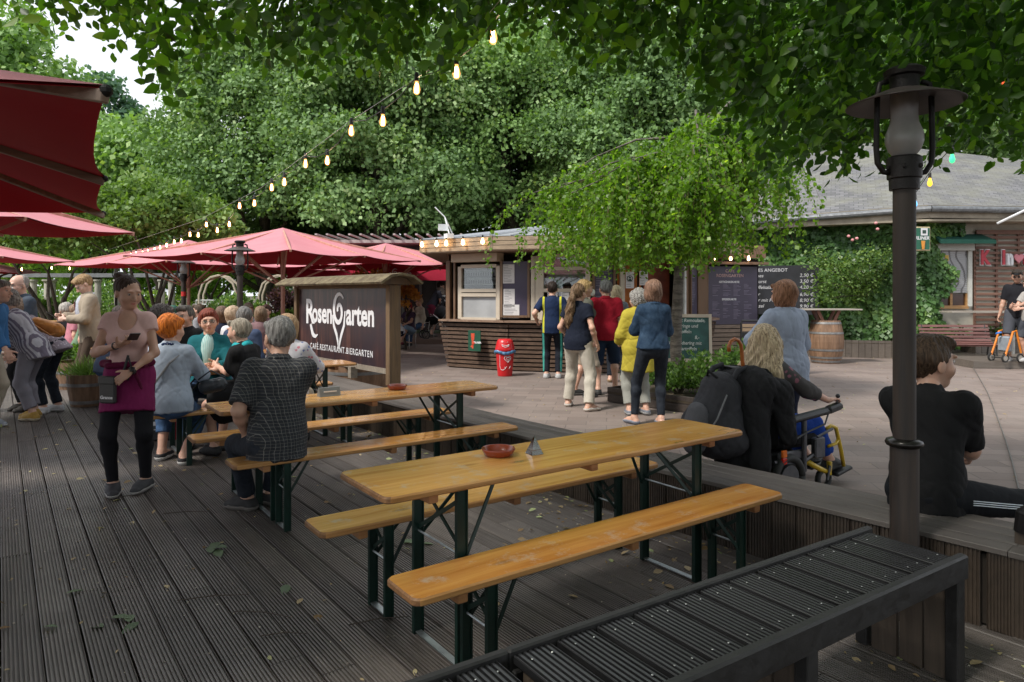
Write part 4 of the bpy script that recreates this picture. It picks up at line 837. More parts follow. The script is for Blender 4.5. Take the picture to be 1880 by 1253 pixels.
# lattice on the right wall
e = unit(CC - CB); nn = V(e[1], -e[0], 0); o = CB - bo; lat = M_wood('lattice_wood', (.11, .05, .035), (.22, .12, .085), 0, .8, .7); m = MB()
x0 = 1.35
for z in np.arange(.55, 2.95, .125): m.bar(o + e * x0 + nn * .08 + UP * z, o + e * 7.4 + nn * .08 + UP * z, .02, .062)
m.build('lattice_slats', lat, bld); m = MB(); [m.bar(o + e * x + nn * .05 + UP * .4, o + e * x + nn * .05 + UP * 3., .05, .035, up=nn) for x in np.arange(x0, 7.4, .55)]; m.build('lattice_posts', lat, bld)
m = MB(); m.bar(o + e * 1.35 + nn * .1 + UP * 3.05, o + e * 7.4 + nn * .1 + UP * 3.05, .05, .1); m.build('lattice_head', lat, bld)
# shuttered hatch
m = MB(); x0, x1 = .3, 1.2; 
for x in (x0, x1): m.bar(o + e * x + nn * .06 + UP * 1.25, o + e * x + nn * .06 + UP * 2.72, .1, .1, up=nn)
m.bar(o + e * (x0 - .05) + nn * .1 + UP * 2.68, o + e * (x1 + .05) + nn * .1 + UP * 2.68, .2, .16); hf = m.build('hatch_frame', M_plain('off_white', (.5, .5, .46), .5, .1), bld)
t = NT('roller_shutter'); v = t.coord(); sx = t.n('SeparateXYZ'); t.set(sx.inputs[0], v); wv = t.math('FRACT', t.math('MULTIPLY', sx.outputs[2], 22.)); t.bump(wv, .6, .01)
gr = t.n('TexWave'); t.set(gr.inputs['Vector'], v); gr.inputs['Scale'].default_value = 1.3; gr.inputs['Distortion'].default_value = 14; gr.inputs['Detail'].default_value = 1.5
col = t.mix(t.ramp(gr.outputs['Fac'], [(.0, .9), (.1, .7), (.16, 0.)]), (.42, .43, .45), (.13, .13, .14)); RS = t.fin(col, .4, Metallic=.2); m = MB()
for z in np.arange(1.6, 2.62, .05): m.bar(o + e * (x0 + .05) + nn * .06 + UP * z, o + e * (x1 - .05) + nn * .06 + UP * z, .015, .043)
m.build('roller_shutter', RS, bld)
m = MB(); [m.bar(o + e * x + nn * .05 + UP * 1.2, o + e * x + nn * .05 + UP * 1.56, .06, .06, up=nn) for x in (.36, .75, 1.14)]; m.bar(o + e * .33 + nn * .05 + UP * 1.23, o + e * 1.17 + nn * .05 + UP * 1.23, .1, .08); m.build('hatch_sill', M_wood('varnished', (.3, .15, .05), (.45, .25, .1), 0), bld)
m = MB(); m.bar(o + e * .36 + nn * .03 + UP * 1.4, o + e * 1.14 + nn * .03 + UP * 1.4, .01, .3); m.build('hatch_glass', M_plain('dark_glass', (.06, .03, .02), .1), bld)
m = MB(); m.box(o + e * .62 + nn * .075 + UP * 2.12, (.17, .006, .24), M=np.stack([e, nn, UP], 1)); sk = m.build('red_sticker', M_plain('sticker_red', (.5, .02, .02), .5), bld); m = MB(); m.box(o + e * .62 + nn * .08 + UP * 2.13, (.09, .004, .09), M=np.stack([e, nn, UP], 1)); m.build('sticker_symbol', M_plain('white_paint', (.68, .68, .7), .5, .05), sk)
m = MB(); m.box(o + e * .64 + nn * .075 + UP * 2.42, (.09, .006, .14), M=np.stack([e, nn, UP], 1)); m.build('yellow_sticker', M_plain('sticker_yel', (.55, .36, .05), .5), bld)
m = MB(); m.add([o + e * .25 + nn * .08 + UP * 3.0, o + e * 1.5 + nn * .08 + UP * 3.0, o + e * 1.55 + nn * .5 + UP * 2.82, o + e * .2 + nn * .5 + UP * 2.82, o + e * 1.55 + nn * .5 + UP * 2.74, o + e * .2 + nn * .5 + UP * 2.74, o + e * .25 + nn * .08 + UP * 2.97, o + e * 1.5 + nn * .08 + UP * 2.97], [(0, 1, 2, 3), (3, 2, 4, 5), (6, 5, 4, 7), (0, 3, 5, 6), (1, 7, 4, 2)]); m.build('green_awning', M_cloth('awning_green', (.02, .08, .06)), bld)
m = MB(); p = o + e * 1.45 + nn * .65 + UP * 3.2; m.tube([p, p + nn * .45 + e * .4 + UP * .3, p + nn * .45 + e * .42 + UP * .5], .03, 7); m.box(p + nn * .47 + e * .42 + UP * .48, (.15, .1, .28)); m.build('floodlight', M_plain('white_metal', (.7, .72, .74), .4), bld)
# big letters on the lattice
for ch, x, c in (('K', 1.55, 0), ('I', 2.02, 0), ('n', 2.18, 1), ('a', 2.58, 0), ('r', 2.8, 1), ('u', 2.98, 0)):
    L_ = empty('sign_letter', bo + o + e * x + nn * .12 + UP * 2.28, 0, '%s letter %s on the brown lattice wall' % (('red', 'white')[c], ch), 'letter', 'letters on the lattice wall')
    m = MB(); put_text(m, ch, V(0, 0, 0), e, UP, .46, fat=.022, ext=.02, sx=.7); m.build('letter_face', M_plain('letter_red', (.45, .03, .05), .5) if not c else M_plain('white_paint', (.68, .68, .7), .5, .05), L_)
    m = MB(); put_text(m, ch, nn * -.02, e, UP, .46, fat=.042, ext=.012, sx=.7); m.build('letter_rim', M_plain('white_paint', (.68, .68, .7), .5, .05), L_)
L_ = empty('sign_heart', bo + o + e * 2.38 + nn * .12 + UP * 2.42, 0, 'pink heart among the letters on the brown lattice wall', 'letter'); m = MB()
hp_ = [(.12 * math.sin(q) ** 3, .008 * (13 * math.cos(q) - 5 * math.cos(2 * q) - 2 * math.cos(3 * q) - math.cos(4 * q))) for q in np.linspace(0, 2 * pi, 26, endpoint=False)]; m.ext(hp_, V(0, 0, 0), e, UP, nn * .04); m.build('heart', M_plain('heart_pink', (.6, .2, .24), .5), L_)
# green beer sign sticking out at the corner
sg = empty('beer_sign', V(9.52, 16.0, .22), 0, 'green square beer sign sticking out from the ivy at the building corner', 'sign'); m = MB(); ax = unit(V(1, .1, 0)); ny = V(ax[1], -ax[0], 0)
m.box((0, 0, 2.62), (.54, .1, .56), M=np.stack([ax, ny, UP], 1), bev=.01); m.build('casing', M_plain('cream_case', (.5, .42, .25), .5), sg); m = MB(); m.box(V(0, 0, 2.62) + ny * .052, (.49, .01, .5), M=np.stack([ax, ny, UP], 1)); m.build('green_face', M_plain('sign_green', (.01, .11, .06), .35), sg)
m = MB(); put_text(m, 'BERLINER', V(0, 0, 2.6) + ny * .058, ax, UP, .11, fat=.003, shear=.1); m.box(V(0.1, 0, 2.78) + ny * .06, (.17, .004, .17), M=np.stack([ax, ny, UP], 1)); m.build('white_marks', M_plain('white_paint', (.68, .68, .7), .5, .05), sg); m = MB(); m.box(V(.1, 0, 2.78) + ny * .064, (.09, .004, .08), M=np.stack([ax, ny, UP], 1)); m.build('black_mark', M_plain('ink', (.03, .06, .05), .8), sg)
m = MB(); m.lathe([(0, 0), (.03, 0), (.05, .2), (0, .2)], V(.08, -.065, 2.37), 10, .3); m.build('beer_glass', M_plain('beer', (.6, .25, .04), .4), sg); m = MB(); m.tube([V(0, .05, 2.7), V(0, .6, 2.7)], .02, 6); m.build('bracket', M_plain('black_socket', (.02, .02, .02), .5), sg)
# blackboard on the ivy wall
e2 = unit(CB - CA); n2 = V(e2[1], -e2[0], 0); bb = empty('menu_blackboard', CA + e2 * .65 + n2 * .5, 0, 'wide blackboard with chalk menu on the ivy wall behind the barrel table', 'blackboard')
m = MB(); m.box(e2 * .9 + UP * 1.65, (1.95, .03, 1.25), M=np.stack([e2, n2, UP], 1)); m.build('board', M_plain('blackboard', (.018, .019, .024), .5, .4, 3), bb); m = MB()
for z, s_ in ((2.12, 'AKTUELLES ANGEBOT'), ): put_text(m, s_, e2 * .55 + UP * z + n2 * .017, e2, UP, .12, fat=.001)
for z, s_, pr in ((1.98, 'Pommes', '2,50 €'), (1.83, 'Bratwurst', '3,50 €'), (1.68, 'Kartoffelsalat', '4,20 €'), (1.5, 'Burger', '6,90 €'), (1.35, 'Burger mit Pommes', '8,90 €'), (1.2, 'Schnitzel', '9,90 €')):
    put_text(m, s_, e2 * .15 + UP * z + n2 * .017, e2, UP, .12, align='LEFT', shear=.25, fat=.001); put_text(m, pr, e2 * 1.75 + UP * z + n2 * .017, e2, UP, .12, align='RIGHT', shear=.15, fat=.001)
m.build('chalk_writing', M_plain('chalk', (.45, .45, .47), .9), bb)
# planter boxes in front
def planter(pts, h, label, grp=None, z0=0., mt=None, gap=.145):
    o0 = V(*pts[0], 0); r = empty('planter_bed', V(*pts[0], z0), 0, label, 'planter', grp); it = []
    for a, b in zip(pts[:-1], pts[1:]):
        a = V(*a, 0) - o0; b = V(*b, 0) - o0; L = np.linalg.norm(b - a); ex = (b - a) / L; nn = np.cross(ex, UP); n_ = max(1, int(round(L / gap)))
        for i in range(n_): it.append((0., h, L / n_ - .006, .03, a + ex * (i + .5) * L / n_, UP, ex, nn, .003, 5))
    boards_object('boards', it, mt or LEDF, r); m = MB(); m.ext([(p[0] - o0[0], p[1] - o0[1]) for p in pts], V(0, 0, h - .08), V(1, 0, 0), V(0, 1, 0), V(0, 0, .02)) if len(pts) > 3 else None
    if m.v: m.build('soil', soil, r)
    return r
PLW = M_deckwood('planter_wood', (.075, .06, .048), (.17, .14, .115), 0)
planter([(6.9, 17.05), (9.55, 16.3)] + [(9.9, 16.6), (6.2, 18.3), (6.9, 17.05)], .42, 'low timber planter at the foot of the ivy wall, behind the barrel', mt=PLW)
planter([(10.9, 16.05), (13.4, 16.1), (13.4, 16.8), (10.9, 16.6), (10.9, 16.05)], .38, 'low timber planter under the serving shelf by the shutter', z0=.15, mt=PLW)
# raised timber deck right
m = MB(); m.ext([(9.6, 14.2), (26, 13.0), (26, 17), (9.9, 16.5)], V(0, 0, -.0), V(1, 0, 0), V(0, 1, 0), V(0, 0, .15)); pd = m.build('patio_deck', M_deckwood('patio_wood', (.1, .085, .07), (.2, .17, .145), 0)); tag(pd, kind='structure')
# ------------------------------------------------------------ pavilion with awning behind the kiosk
pv = empty('terrace_pavilion', (-3.6, 24.5, 0), 0, 'dark glazed pavilion with red awning at the back left of the kiosk', 'building'); po_ = local(pv)
m = MB(); m.box((.5, 1.5, 1.75), (8.5, 3., 3.0)); m.build('wall', M_plain('pavilion_dark', (.045, .04, .04), .5, .4, 2), pv)
m = MB(); [m.box((x, -.05, 1.6), (.09, .06, 2.6)) for x in np.arange(-3.4, 4.6, .62)]; m.build('mullions', M_plain('grey_mullion', (.2, .19, .18), .5), pv)
m = MB(); m.box((.5, -.0, 3.3), (8.9, 3.6, .1)); [m.box((x, -1.6, 3.42), (.07, 3., .05)) for x in np.arange(-3.6, 4.8, .35)]; m.build('roof', M_plain('pale_roof', (.35, .33, .32), .6, .2, 4), pv)
m = MB(); m.add([(-3.6, -.1, 3.1), (4.2, -.1, 3.1), (4.2, -2.6, 2.42), (-3.6, -2.6, 2.42)], [(0, 3, 2, 1)]); m.add([(-3.6, -.1, 3.08), (4.2, -.1, 3.08), (4.2, -2.6, 2.40), (-3.6, -2.6, 2.40)], [(0, 1, 2, 3)]); m.build('awning_cloth', M_cloth('awning_pink', (.5, .16, .18), weave=.05), pv)
m = MB(); m.box((.3, -2.62, 2.2), (7.8, .02, .44)); va = m.build('valance', M_cloth('valance_red', (.38, .02, .045), weave=.05), pv); m = MB(); logo(m, V(-.15, -2.635, 2.13), V(1, 0, 0), UP, .5); m.build('white_lettering', M_plain('white_paint', (.68, .68, .7), .5, .05), va)
m = MB(); m.ext([(-7.5, 21.4), (-1.6, 20.9), (-1.6, 24.), (-7.5, 24.)], V(0, 0, 0), V(1, 0, 0), V(0, 1, 0), V(0, 0, .16)); o = m.build('terrace_step', M_plain('terrace_stone', (.2, .14, .11), .8, .2, 3)); tag(o, kind='structure')
# lawn and gravel garden at the back left
t = NT('meadow'); n = t.noise(t.coord(), 2.5, 6, .7); LAWN = t.fin(t.mix(t.ramp(n, [(.35, 0.), (.65, 1.)]), (.06, .11, .02), (.16, .24, .05)), .9)
sheet('lawn', [(-60, 24), (-6, 26), (60, 30), (60, 80), (-60, 80)], -.001, LAWN); t = NT('gravel'); n = t.noise(t.coord(), 40, 4, .7); GRV = t.fin(t.mix(n, (.1, .08, .06), (.3, .26, .21)), .95); sheet('gravel_terrace', [(-60, -8), (-3, -8), st(-3, -5), st(15.5, -5), st(15.5, 3.3), (-6, 26), (-60, 24)], -.03, GRV)
# ------------------------------------------------------------ beer tables and benches
pine = lambda ax=0: M_wood('varnished_pine', (.46, .19, .045), (.66, .33, .1), ax, .55, .26, .05, .25, dirt=(.52, .4, .3), knots=True)
pine_e = M_wood('worn_pine_edge', (.24, .1, .035), (.4, .2, .08), 0, .7, .45); green = M_plain('green_steel', (.003, .02, .014), .42, .3, 6, .05, .2)
zinc = M_metal('bare_steel', (.4, .44, .45), .35, .9)
def slab_poly(L, W, r=.035):
    p = []
    for cx, cy, a0 in ((L - r, r, -90), (L - r, W - r, 0), (r, W - r, 90), (r, r, 180)):
        for k in range(5): a = math.radians(a0 + k * 22.5); p.append((cx + r * math.cos(a), cy + r * math.sin(a)))
    return p
def slab(L, W, z, th):
    P0 = slab_poly(L, W); c = np.array([L / 2, W / 2]); m = MB(); n = len(P0)
    def ring(ins, zz): return [(c[0] + (x - c[0]) * (1 - ins / (L / 2)), c[1] + (y - c[1]) * (1 - ins / (W / 2)), zz) for x, y in P0]
    R = [ring(.006, z - th), ring(0, z - th + .006), ring(0, z - .007), ring(.006, z)]; vs = [q for r in R for q in r]
    fs = [(k * n + i, k * n + (i + 1) % n, k * n + n + (i + 1) % n, k * n + n + i) for k in range(3) for i in range(n)] + [tuple(range(n - 1, -1, -1)), tuple(range(3 * n, 4 * n))]
    return m.add(vs, fs)
def trestle(kind, L, W, z, th, label, pos, rz, group, seed=0, strap=True):
    r = empty(kind, pos, rz, label, 'table' if 'table' in kind else 'bench', group); ws = M_wood('varnished_pine_%d' % (seed % 4), *[((.52, .22, .045), (.78, .42, .12)), ((.46, .175, .035), (.70, .35, .09)), ((.54, .24, .055), (.82, .46, .14)), ((.46, .18, .035), (.69, .35, .09))][seed % 4], 0, .55, .2, .05, .55, dirt=(.55, .43, .32), knots=True)
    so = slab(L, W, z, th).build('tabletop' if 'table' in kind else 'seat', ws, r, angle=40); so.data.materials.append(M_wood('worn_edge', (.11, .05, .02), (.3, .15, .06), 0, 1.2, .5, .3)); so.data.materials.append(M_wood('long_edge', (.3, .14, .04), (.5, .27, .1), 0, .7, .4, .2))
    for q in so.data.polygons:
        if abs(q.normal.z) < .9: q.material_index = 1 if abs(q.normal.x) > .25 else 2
    inx = .36 if W > .3 else .34; yl = (.05, W - .05) if W > .3 else (.035, W - .035); [MB().box((x, W / 2, z - th - .02), (.045, W * .82, .045), bev=.004).build('batten', pine_e, r) for x in (inx - .13, L / 2, L - inx + .13)]
    for sx, x in ((1, inx), (-1, L - inx)):
        for j, y in enumerate(yl):
            m = MB(); w_ = .045 if W > .3 else .04; m.box((x, y, (z - th) / 2), (w_, .022, z - th - .004)); m.box((x + w_ / 2, y + (.0 if j else 0), (z - th) / 2), (.006, .034, z - th - .004)); lg = m.build('leg', green, r)
        m = MB(); zt = z - th - .05; zb = z - th - (.27 if W > .3 else .17)
        m.bar((x, yl[0], zt), (x, yl[1], zb), .018, .006, up=(1, 0, 0)); m.bar((x + .01, yl[1], zt), (x + .01, yl[0], zb), .018, .006, up=(1, 0, 0))
        m.bar((x, yl[0], z - th - .012), (x, yl[1], z - th - .012), .03, .02)
        for y in yl: m.bar((x + sx * .02, y, zb - .03), (x + sx * (.24 if W > .3 else .16), y + (W / 2 - y) * .5, z - th - .01), .016, .007, up=(0, 1, 0))
        m.build('brace', green, r)
        m = MB(); m.tube([(x, yl[0], zb - .01), (x, yl[1], zb - .01)], .005, 6); m.build('cross_rod', zinc, r)
        if strap: m = MB(); m.bar((x, yl[0], .012), (x, yl[1], .012), .03, .005, up=(0, 0, 1)); m.build('foot_strap', zinc, r)
    return r
RZ = math.radians(35.6); GT, GB = 'beer garden tables on the deck', 'beer garden benches on the deck'
def tbl(u, v, label, seed, L=2.2): p = gp(u, v, .78); return trestle('beer_table', L, .48, .78, .028, label, (p[0], p[1], 0), RZ, GT, seed)
def bnc(p, label, seed, L=2.2, z=.48): return trestle('beer_bench', L, .25, z, .03, label, (p[0], p[1], 0), RZ, GB, seed)
T1 = tbl(708, 916, 'long beer table in the foreground with a red ashtray and a glass pyramid', 0)
B1 = bnc(gp(762, 1104, .48), 'empty wooden bench nearest the camera, in front of the foreground table', 1, 2.22)
B1b = bnc(gp(590, 981, .48), 'empty wooden bench behind the foreground table', 2)
T2 = tbl(404, 758, 'beer table beyond the checked shirt man, with small grey sign and red ashtray', 2)
B2 = bnc(gp(429, 857, .48), 'wooden bench the man in the checked shirt sits on', 3); B2b = bnc(gp(354, 809, .48), 'empty wooden bench just beyond the man in the checked shirt', 0)
T3p = st(5.98, 3.2 - 2.15); P3 = gp(654, 666, .78) - D1 * 2.17
T3 = trestle('beer_table', 2.17, .48, .78, .028, 'beer table where the women in teal and with red hair sit, below the sign board', (P3[0], P3[1], 0), RZ, GT, 1)
B3 = bnc(P3 - D2 * .52 + D1 * .0, 'wooden bench under the woman with orange hair', 2); B3b = bnc(P3 + D2 * .75, 'wooden bench of the woman in the teal cardigan', 1)
for k in range(1, 3):
    q = P3 + D2 * (1.75 * k + .3); trestle('beer_table', 2.17, .48, .78, .028, '%s beer table in the crowd behind the teal cardigan' % ('first', 'second')[k - 1], (q[0], q[1], 0), RZ, GT, k)
    bnc(q - D2 * .5, 'crowd bench on the near side of the %s table behind the teal cardigan' % ('first', 'second')[k - 1], k + 1); bnc(q + D2 * .72, 'crowd bench on the far side of the %s table behind the teal cardigan' % ('first', 'second')[k - 1], k)
FG = 'rows of benches and tables at the far left'; proto = None
for k, (u, v, Y, zt) in enumerate(((122, 668, 12.6, .48), (122, 642, 13.6, .78), (118, 628, 15.4, .48), (118, 616, 16.6, .78), (116, 606, 19.5, .78))):
    p = V((u - 940) / F * Y, Y, 0)
    trestle('beer_table' if zt > .5 else 'beer_bench', 2., .48 if zt > .5 else .25, zt, .03, ['nearest empty bench of the far rows, beyond the barrel planters', 'nearest table of the far rows, beyond the barrel planters', 'second bench of the far rows at the left', 'second table of the far rows at the left', 'farthest table at the left, by the white haired man'][k], (p[0] - .7, p[1], 0), .12, FG, k, False)

# ------------------------------------------------------------ things on the tables
def ashtray(p, label):
    m = MB(); m.lathe([(0, .006), (.055, .006), (.062, .012), (.072, .034), (.079, .036), (.081, .031), (.068, .004), (.06, .0), (0, 0)], (0, 0, 0), 28); o = m.build('ashtray', M_plain('terracotta_glaze', (.2, .035, .015), .2, .12, 10), None, angle=50); o.location = p; return tag(o, label, 'ashtray', 'red ashtrays')
ashtray(gp(915, 836, .781), 'red clay ashtray on the foreground table'); ashtray(gp(729, 715, .781), 'red clay ashtray on the table behind the checked shirt man')
p = gp(981, 833, .781); m = MB(); s_ = .032; m.add([(-s_, -s_, 0), (s_, -s_, 0), (s_, s_, 0), (-s_, s_, 0), (0, 0, .088)], [(0, 3, 2, 1), (0, 1, 4), (1, 2, 4), (2, 3, 4), (3, 0, 4)]); py = empty('glass_pyramid', p, .5, 'small clear pyramid stand on the foreground table', 'ornament'); m.build('pyramid', M_glass('pyramid_glass', (.75, .75, .72), .08, .9), py)
m = MB(); m.box((0, 0, .012), (.05, .05, .022)); m.build('pyramid_base', M_plain('pyramid_base', (.16, .13, .1), .4), py)
p = gp(604, 727, .781); r = empty('table_sign', p, RZ + .0, 'small grey wedge sign on the table behind the checked shirt man', 'sign'); m = MB(); m.ext([(-.035, 0), (.035, 0), (.012, .065), (-.012, .065)], V(-.08, 0, 0), V(0, 1, 0), UP, V(.16, 0, 0)); m.build('wedge', M_plain('grey_wedge', (.14, .15, .15), .5), r); m = MB(); m.bar((-.05, -.028, .036), (.05, -.028, .036), .003, .008); m.build('print_line', M_plain('white_paint', (.68, .68, .7), .5, .05), r)

# ------------------------------------------------------------ lamp posts
iron = M_plain('lamp_iron', (.010, .008, .008), .5, .35, 12, .3, .4); rust = M_wood('lamp_rust', (.012, .009, .008), (.04, .027, .02), 2, .8, .6)
def lamp(p, label, h=2.68, broken=False, k=1., col=None):
    r = empty('street_lamp', p, 0, label, 'lamp', 'old lantern lamp posts'); zl = .98; zr = h - .56; col = col or rust
    m = MB(); m.lathe([(.075 * k, 0), (.063 * k, .05), (.063 * k, .83), (.0, .83)], n=20); m.lathe([(.05, .83), (.05, zr), (0, zr)], n=20); m.build('pole', col, r, angle=40)
    m = MB(); m.lathe([(.063, .815), (.078, .822), (.084, .835), (.078, .85), (.05, .858)], n=22); m.build('ring', M_plain('lamp_ring', (.02, .018, .016), .25, .2, 9, 0, .6), r, smooth=True)
    m = MB(); m.lathe([(.05, zr - .02), (.066, zr - .02), (.068, zr + .03), (.076, zr + .035), (.078, zr + .13), (.066, zr + .14), (0, zr + .14)], n=18); [m.ball(V(.077 * math.cos(a), .077 * math.sin(a), zr + .085), .012, 6, 4) for a in np.arange(0, 6.2, 1.05)]; m.build('collar', iron, r, angle=40)
    for sgn_ in (1, -1):
        m = MB(); x = .108 * sgn_; m.tube([(x * .6, 0, zr + .06), (x * .93, 0, zr + .065), (x * 1.2, 0, zr + .11), (x * 1.25, 0, zr + .18), (x * 1.2, 0, zr + .43), (x * 1.1, 0, zr + .49), (x * .75, 0, zr + .5)], .0135, 8); m.build('bracket_arm', iron, r, smooth=True)
    m = MB(); zs = zr + .4; m.lathe([(.06, zs + .06), (.1, zs + .052), (.25, zs - .008), (.256, zs - .012), (.25, zs - .016), (.09, zs + .04), (.06, zs + .05)], n=36); m.build('shade', M_plain('shade_iron', (.05, .038, .036), .55, .3, 8), r, smooth=True)
    m = MB(); m.lathe([(.062, zs + .05), (.066, zs + .12), (.085, zs + .125), (.092, zs + .15), (.07, zs + .165), (0, zs + .17)], n=20); m.build('chimney_cap', iron, r, angle=40)
    t_ = [(.048, zr + .14), (.07, zr + .17), (.084, zr + .21), (.082, zr + .25), (.062, zr + .3), (.058, zr + .34), (.06, zs + .05)]
    m = MB(); prof = t_; n_ = 24; keep = (lambda i, k_: not ((k_ in (0, 1, 2, 22, 23) and i < 2) or (k_ in (0, 1, 23) and i in (2, 3)) or (k_ in (1,) and i == 4))) if broken else None
    m.lathe(prof, n=n_, keep=keep); t = NT('frosted_lamp_glass') if 'flg' not in MATS else None
    if t: MATS['flg'] = t.fin(t.mix(t.noise(t.coord(), 9, 4), (.3, .28, .28), (.45, .43, .43)), .3, Transmission_Weight=.35, Subsurface_Weight=.0)
    m.build('glass_chimney', MATS['flg'], r, smooth=True); return r
lamp(V(1.885, 3.28, 0), 'nearest lantern lamp post on the right, its glass chimney broken', 2.63, True)
lamp(V(-.3985 * 11.7, 11.7, 0), 'lantern lamp post in front of the big red parasol', 2.46); l2 = lamp(V(-.481 * 15.4, 15.4, 0), 'lantern lamp post between the waitress and the red parasols, with a red sticker', 2.42); MB().lathe([(.052, 1.5), (.052, 1.6)], n=12).build('red_sticker', M_plain('sticker_red', (.5, .02, .02), .5), l2); lamp(V(-14.5, 25, 0), 'farthest lantern lamp post, behind the waitress', 2.66)

# ------------------------------------------------------------ parasols
red_in = M_cloth('parasol_red', (.30, .012, .02), weave=.03); 
def M_parasol():
    t = NT('parasol_fabric'); n = t.noise(t.coord(), 2.5, 3); t.fin(t.mix(n, (.42, .008, .022), (.5, .014, .03)), .7, Specular_IOR_Level=.2)
    tr = t.n('BsdfTranslucent'); tr.inputs['Color'].default_value = (.55, .02, .035, 1); mx_ = t.n('MixShader'); mx_.inputs[0].default_value = .1; t.t.links.new(t.b.outputs[0], mx_.inputs[1]); t.t.links.new(tr.outputs[0], mx_.inputs[2]); t.t.links.new(mx_.outputs[0], t.o.inputs['Surface']); return t.m
def M_parasol_top():
    t = NT('parasol_faded_top'); n = t.noise(t.coord(), 2.5, 3); return t.fin(t.mix(n, (.46, .15, .18), (.53, .215, .245)), .75)
PF, PT = M_parasol(), M_parasol_top(); pw = M_wood('parasol_wood', (.42, .19, .14), (.58, .32, .25), 2, .6, .5); drk = M_wood('parasol_beam', (.16, .1, .075), (.32, .23, .18), 0, .6, .5)
def parasol(c, side, yaw, label, zr=2.3, za=3.0, beams=False, post=True):
    r = empty('parasol', (c[0], c[1], 0), yaw, label, 'parasol', 'red square parasols'); hf = side / 2
    pts = [(hf, -hf), (hf, 0), (hf, hf), (0, hf), (-hf, hf), (-hf, 0), (-hf, -hf), (0, -hf)]; n = 14; tv = []; tf_ = []; z0 = za
    # eight panels with slightly sagging hems
    rim = []
    for i in range(8):
        a = np.array(pts[i]); b = np.array(pts[(i + 1) % 8])
        for k in range(6):
            q = a + (b - a) * k / 6; sg_ = 4 * (k / 6) * (1 - k / 6); q = q * (1 - .022 * sg_); rim.append(V(q[0], q[1], zr + .0 * sg_))
    N = len(rim); rings = 6; vs = []
    for j in range(rings + 1):
        f = j / rings
        for i, p in enumerate(rim):
            k = (i % 6) / 6; sg_ = 4 * k * (1 - k); vs.append((p[0] * f, p[1] * f, za + (zr - za) * f - .05 * sg_ * f * f - .05 * math.sin(f * pi)))
    fs = [(j * N + i, j * N + (i + 1) % N, (j + 1) * N + (i + 1) % N, (j + 1) * N + i) for j in range(rings) for i in range(N)]
    m = MB(); m.add(vs, [f[::-1] for f in fs]); m.build('canopy', PT, r, smooth=True); m = MB(); m.add([(x, y, z - .012) for x, y, z in vs], fs); o = m.build('lining', PF, r, smooth=True)
    zj = zr - .62
    for i, (x, y) in enumerate(pts):
        m = MB(); up = V(0, 0, 1); bm_ = .05 if beams else 0; m.bar(V(x * .03, y * .03, za - .06 - bm_ * 2), V(x, y, zr - .025 - bm_ * .3), .035, .045, bev=.004); m.build('rib', drk if beams else pw, r)
        m = MB(); m.bar(V(0, 0, zj), V(x * .6, y * .6, za + (zr - za) * .6 - .09), .03, .035); m.build('strut', pw, r)
        if beams: m = MB(); m.ball((x, y, zr - .02), .022, 8, 5); m.build('end_cap', iron, r)
    if post: m = MB(); m.lathe([(.045, 0), (.045, za - .05), (0, za - .05)], n=12); m.build('pole', pw, r, smooth=False)
    m = MB(); m.box((0, 0, .04), (.8, .8, .08), bev=.01); m.build('base_plate', M_plain('parasol_base', (.2, .19, .18), .8), r)
    return r
a2 = math.atan2(.8, -.6)
parasol((-4.15, 2.98), 4.07, math.radians(31), 'nearest dark red parasol overhead at the left edge, seen from below', 2.25, 2.95, True, False)
parasol((-6.42, 6.75), 3.4, math.radians(-4), 'second red parasol at the left edge, below the big dark one', 2.3, 2.9)
parasol((-12.1, 13.7), 4., math.radians(-4), 'third red parasol from the front at the left edge', 2.3, 2.9); parasol((-18.6, 22.), 4., math.radians(-4), 'lowest small red parasol far back at the left edge', 2.3, 2.95)
parasol((-4.95, 14.75), 4.3, math.radians(66), 'biggest red parasol in the middle, right behind the lamp post', 2.33, 2.98)
parasol((-9.0, 19.0), 4.6, math.radians(62), 'red parasol left behind the big one, by the far lamp', 2.33, 3.05)
parasol((-3.6, 19.5), 4.5, math.radians(52), 'red parasol to the left of the kiosk, above the roofed sign', 2.33, 3.0); parasol((-7.1, 23.), 4.4, math.radians(60), 'red parasol in the back between the others', 2.33, 2.95)

# ------------------------------------------------------------ string lights
def wirem(name, pts, r, mt, root): m = MB(); m.tube(pts, r, 5); return m.build(name, mt, root)
BL = [(905, 62, 4.2), (838, 128, 4.7), (765, 158, 5.1), (703, 218, 5.5), (645, 237, 6.1), (601, 292, 7.0), (561, 298, 7.5), (522, 332, 8.2), (499, 342, 8.7), (467, 371, 9.5), (440, 376, 10.), (421, 410, 11.), (399, 421, 11.6), (379, 411, 12.2), (364, 430, 12.8), (349, 429, 13.3), (333, 441, 13.8), (320, 443, 14.3), (306, 449, 14.9), (294, 453, 15.4), (284, 457, 15.9), (272, 460, 16.4), (262, 463, 16.9), (250, 464, 17.5), (241, 467, 18.), (228, 468, 18.6), (218, 471, 19.2), (207, 473, 19.8), (197, 474, 20.4), (188, 473, 21.)]
blk = M_plain('black_cable', (.03, .026, .024), .5); bem = M_emit('warm_bulb', (1., .58, .22), 3.2, (.9, .7, .4)); fil = M_emit('filament', (1., .72, .4), 60.)
cab = empty('string_light_cable', at(905, 40, 4.2), 0, 'cable of the string lights crossing from upper middle to far left', 'cable'); o_ = local(cab); P = [at(u, v - 17 * 5 / Y * 1.0, Y) for u, v, Y in BL]
pp = [at(1010, -90, 3.2) - o_]
for a, b in zip(P[:-1], P[1:]): pp += [a - o_, (a + b) / 2 - o_ - V(0, 0, .05 * min(1, np.linalg.norm(b - a)))]
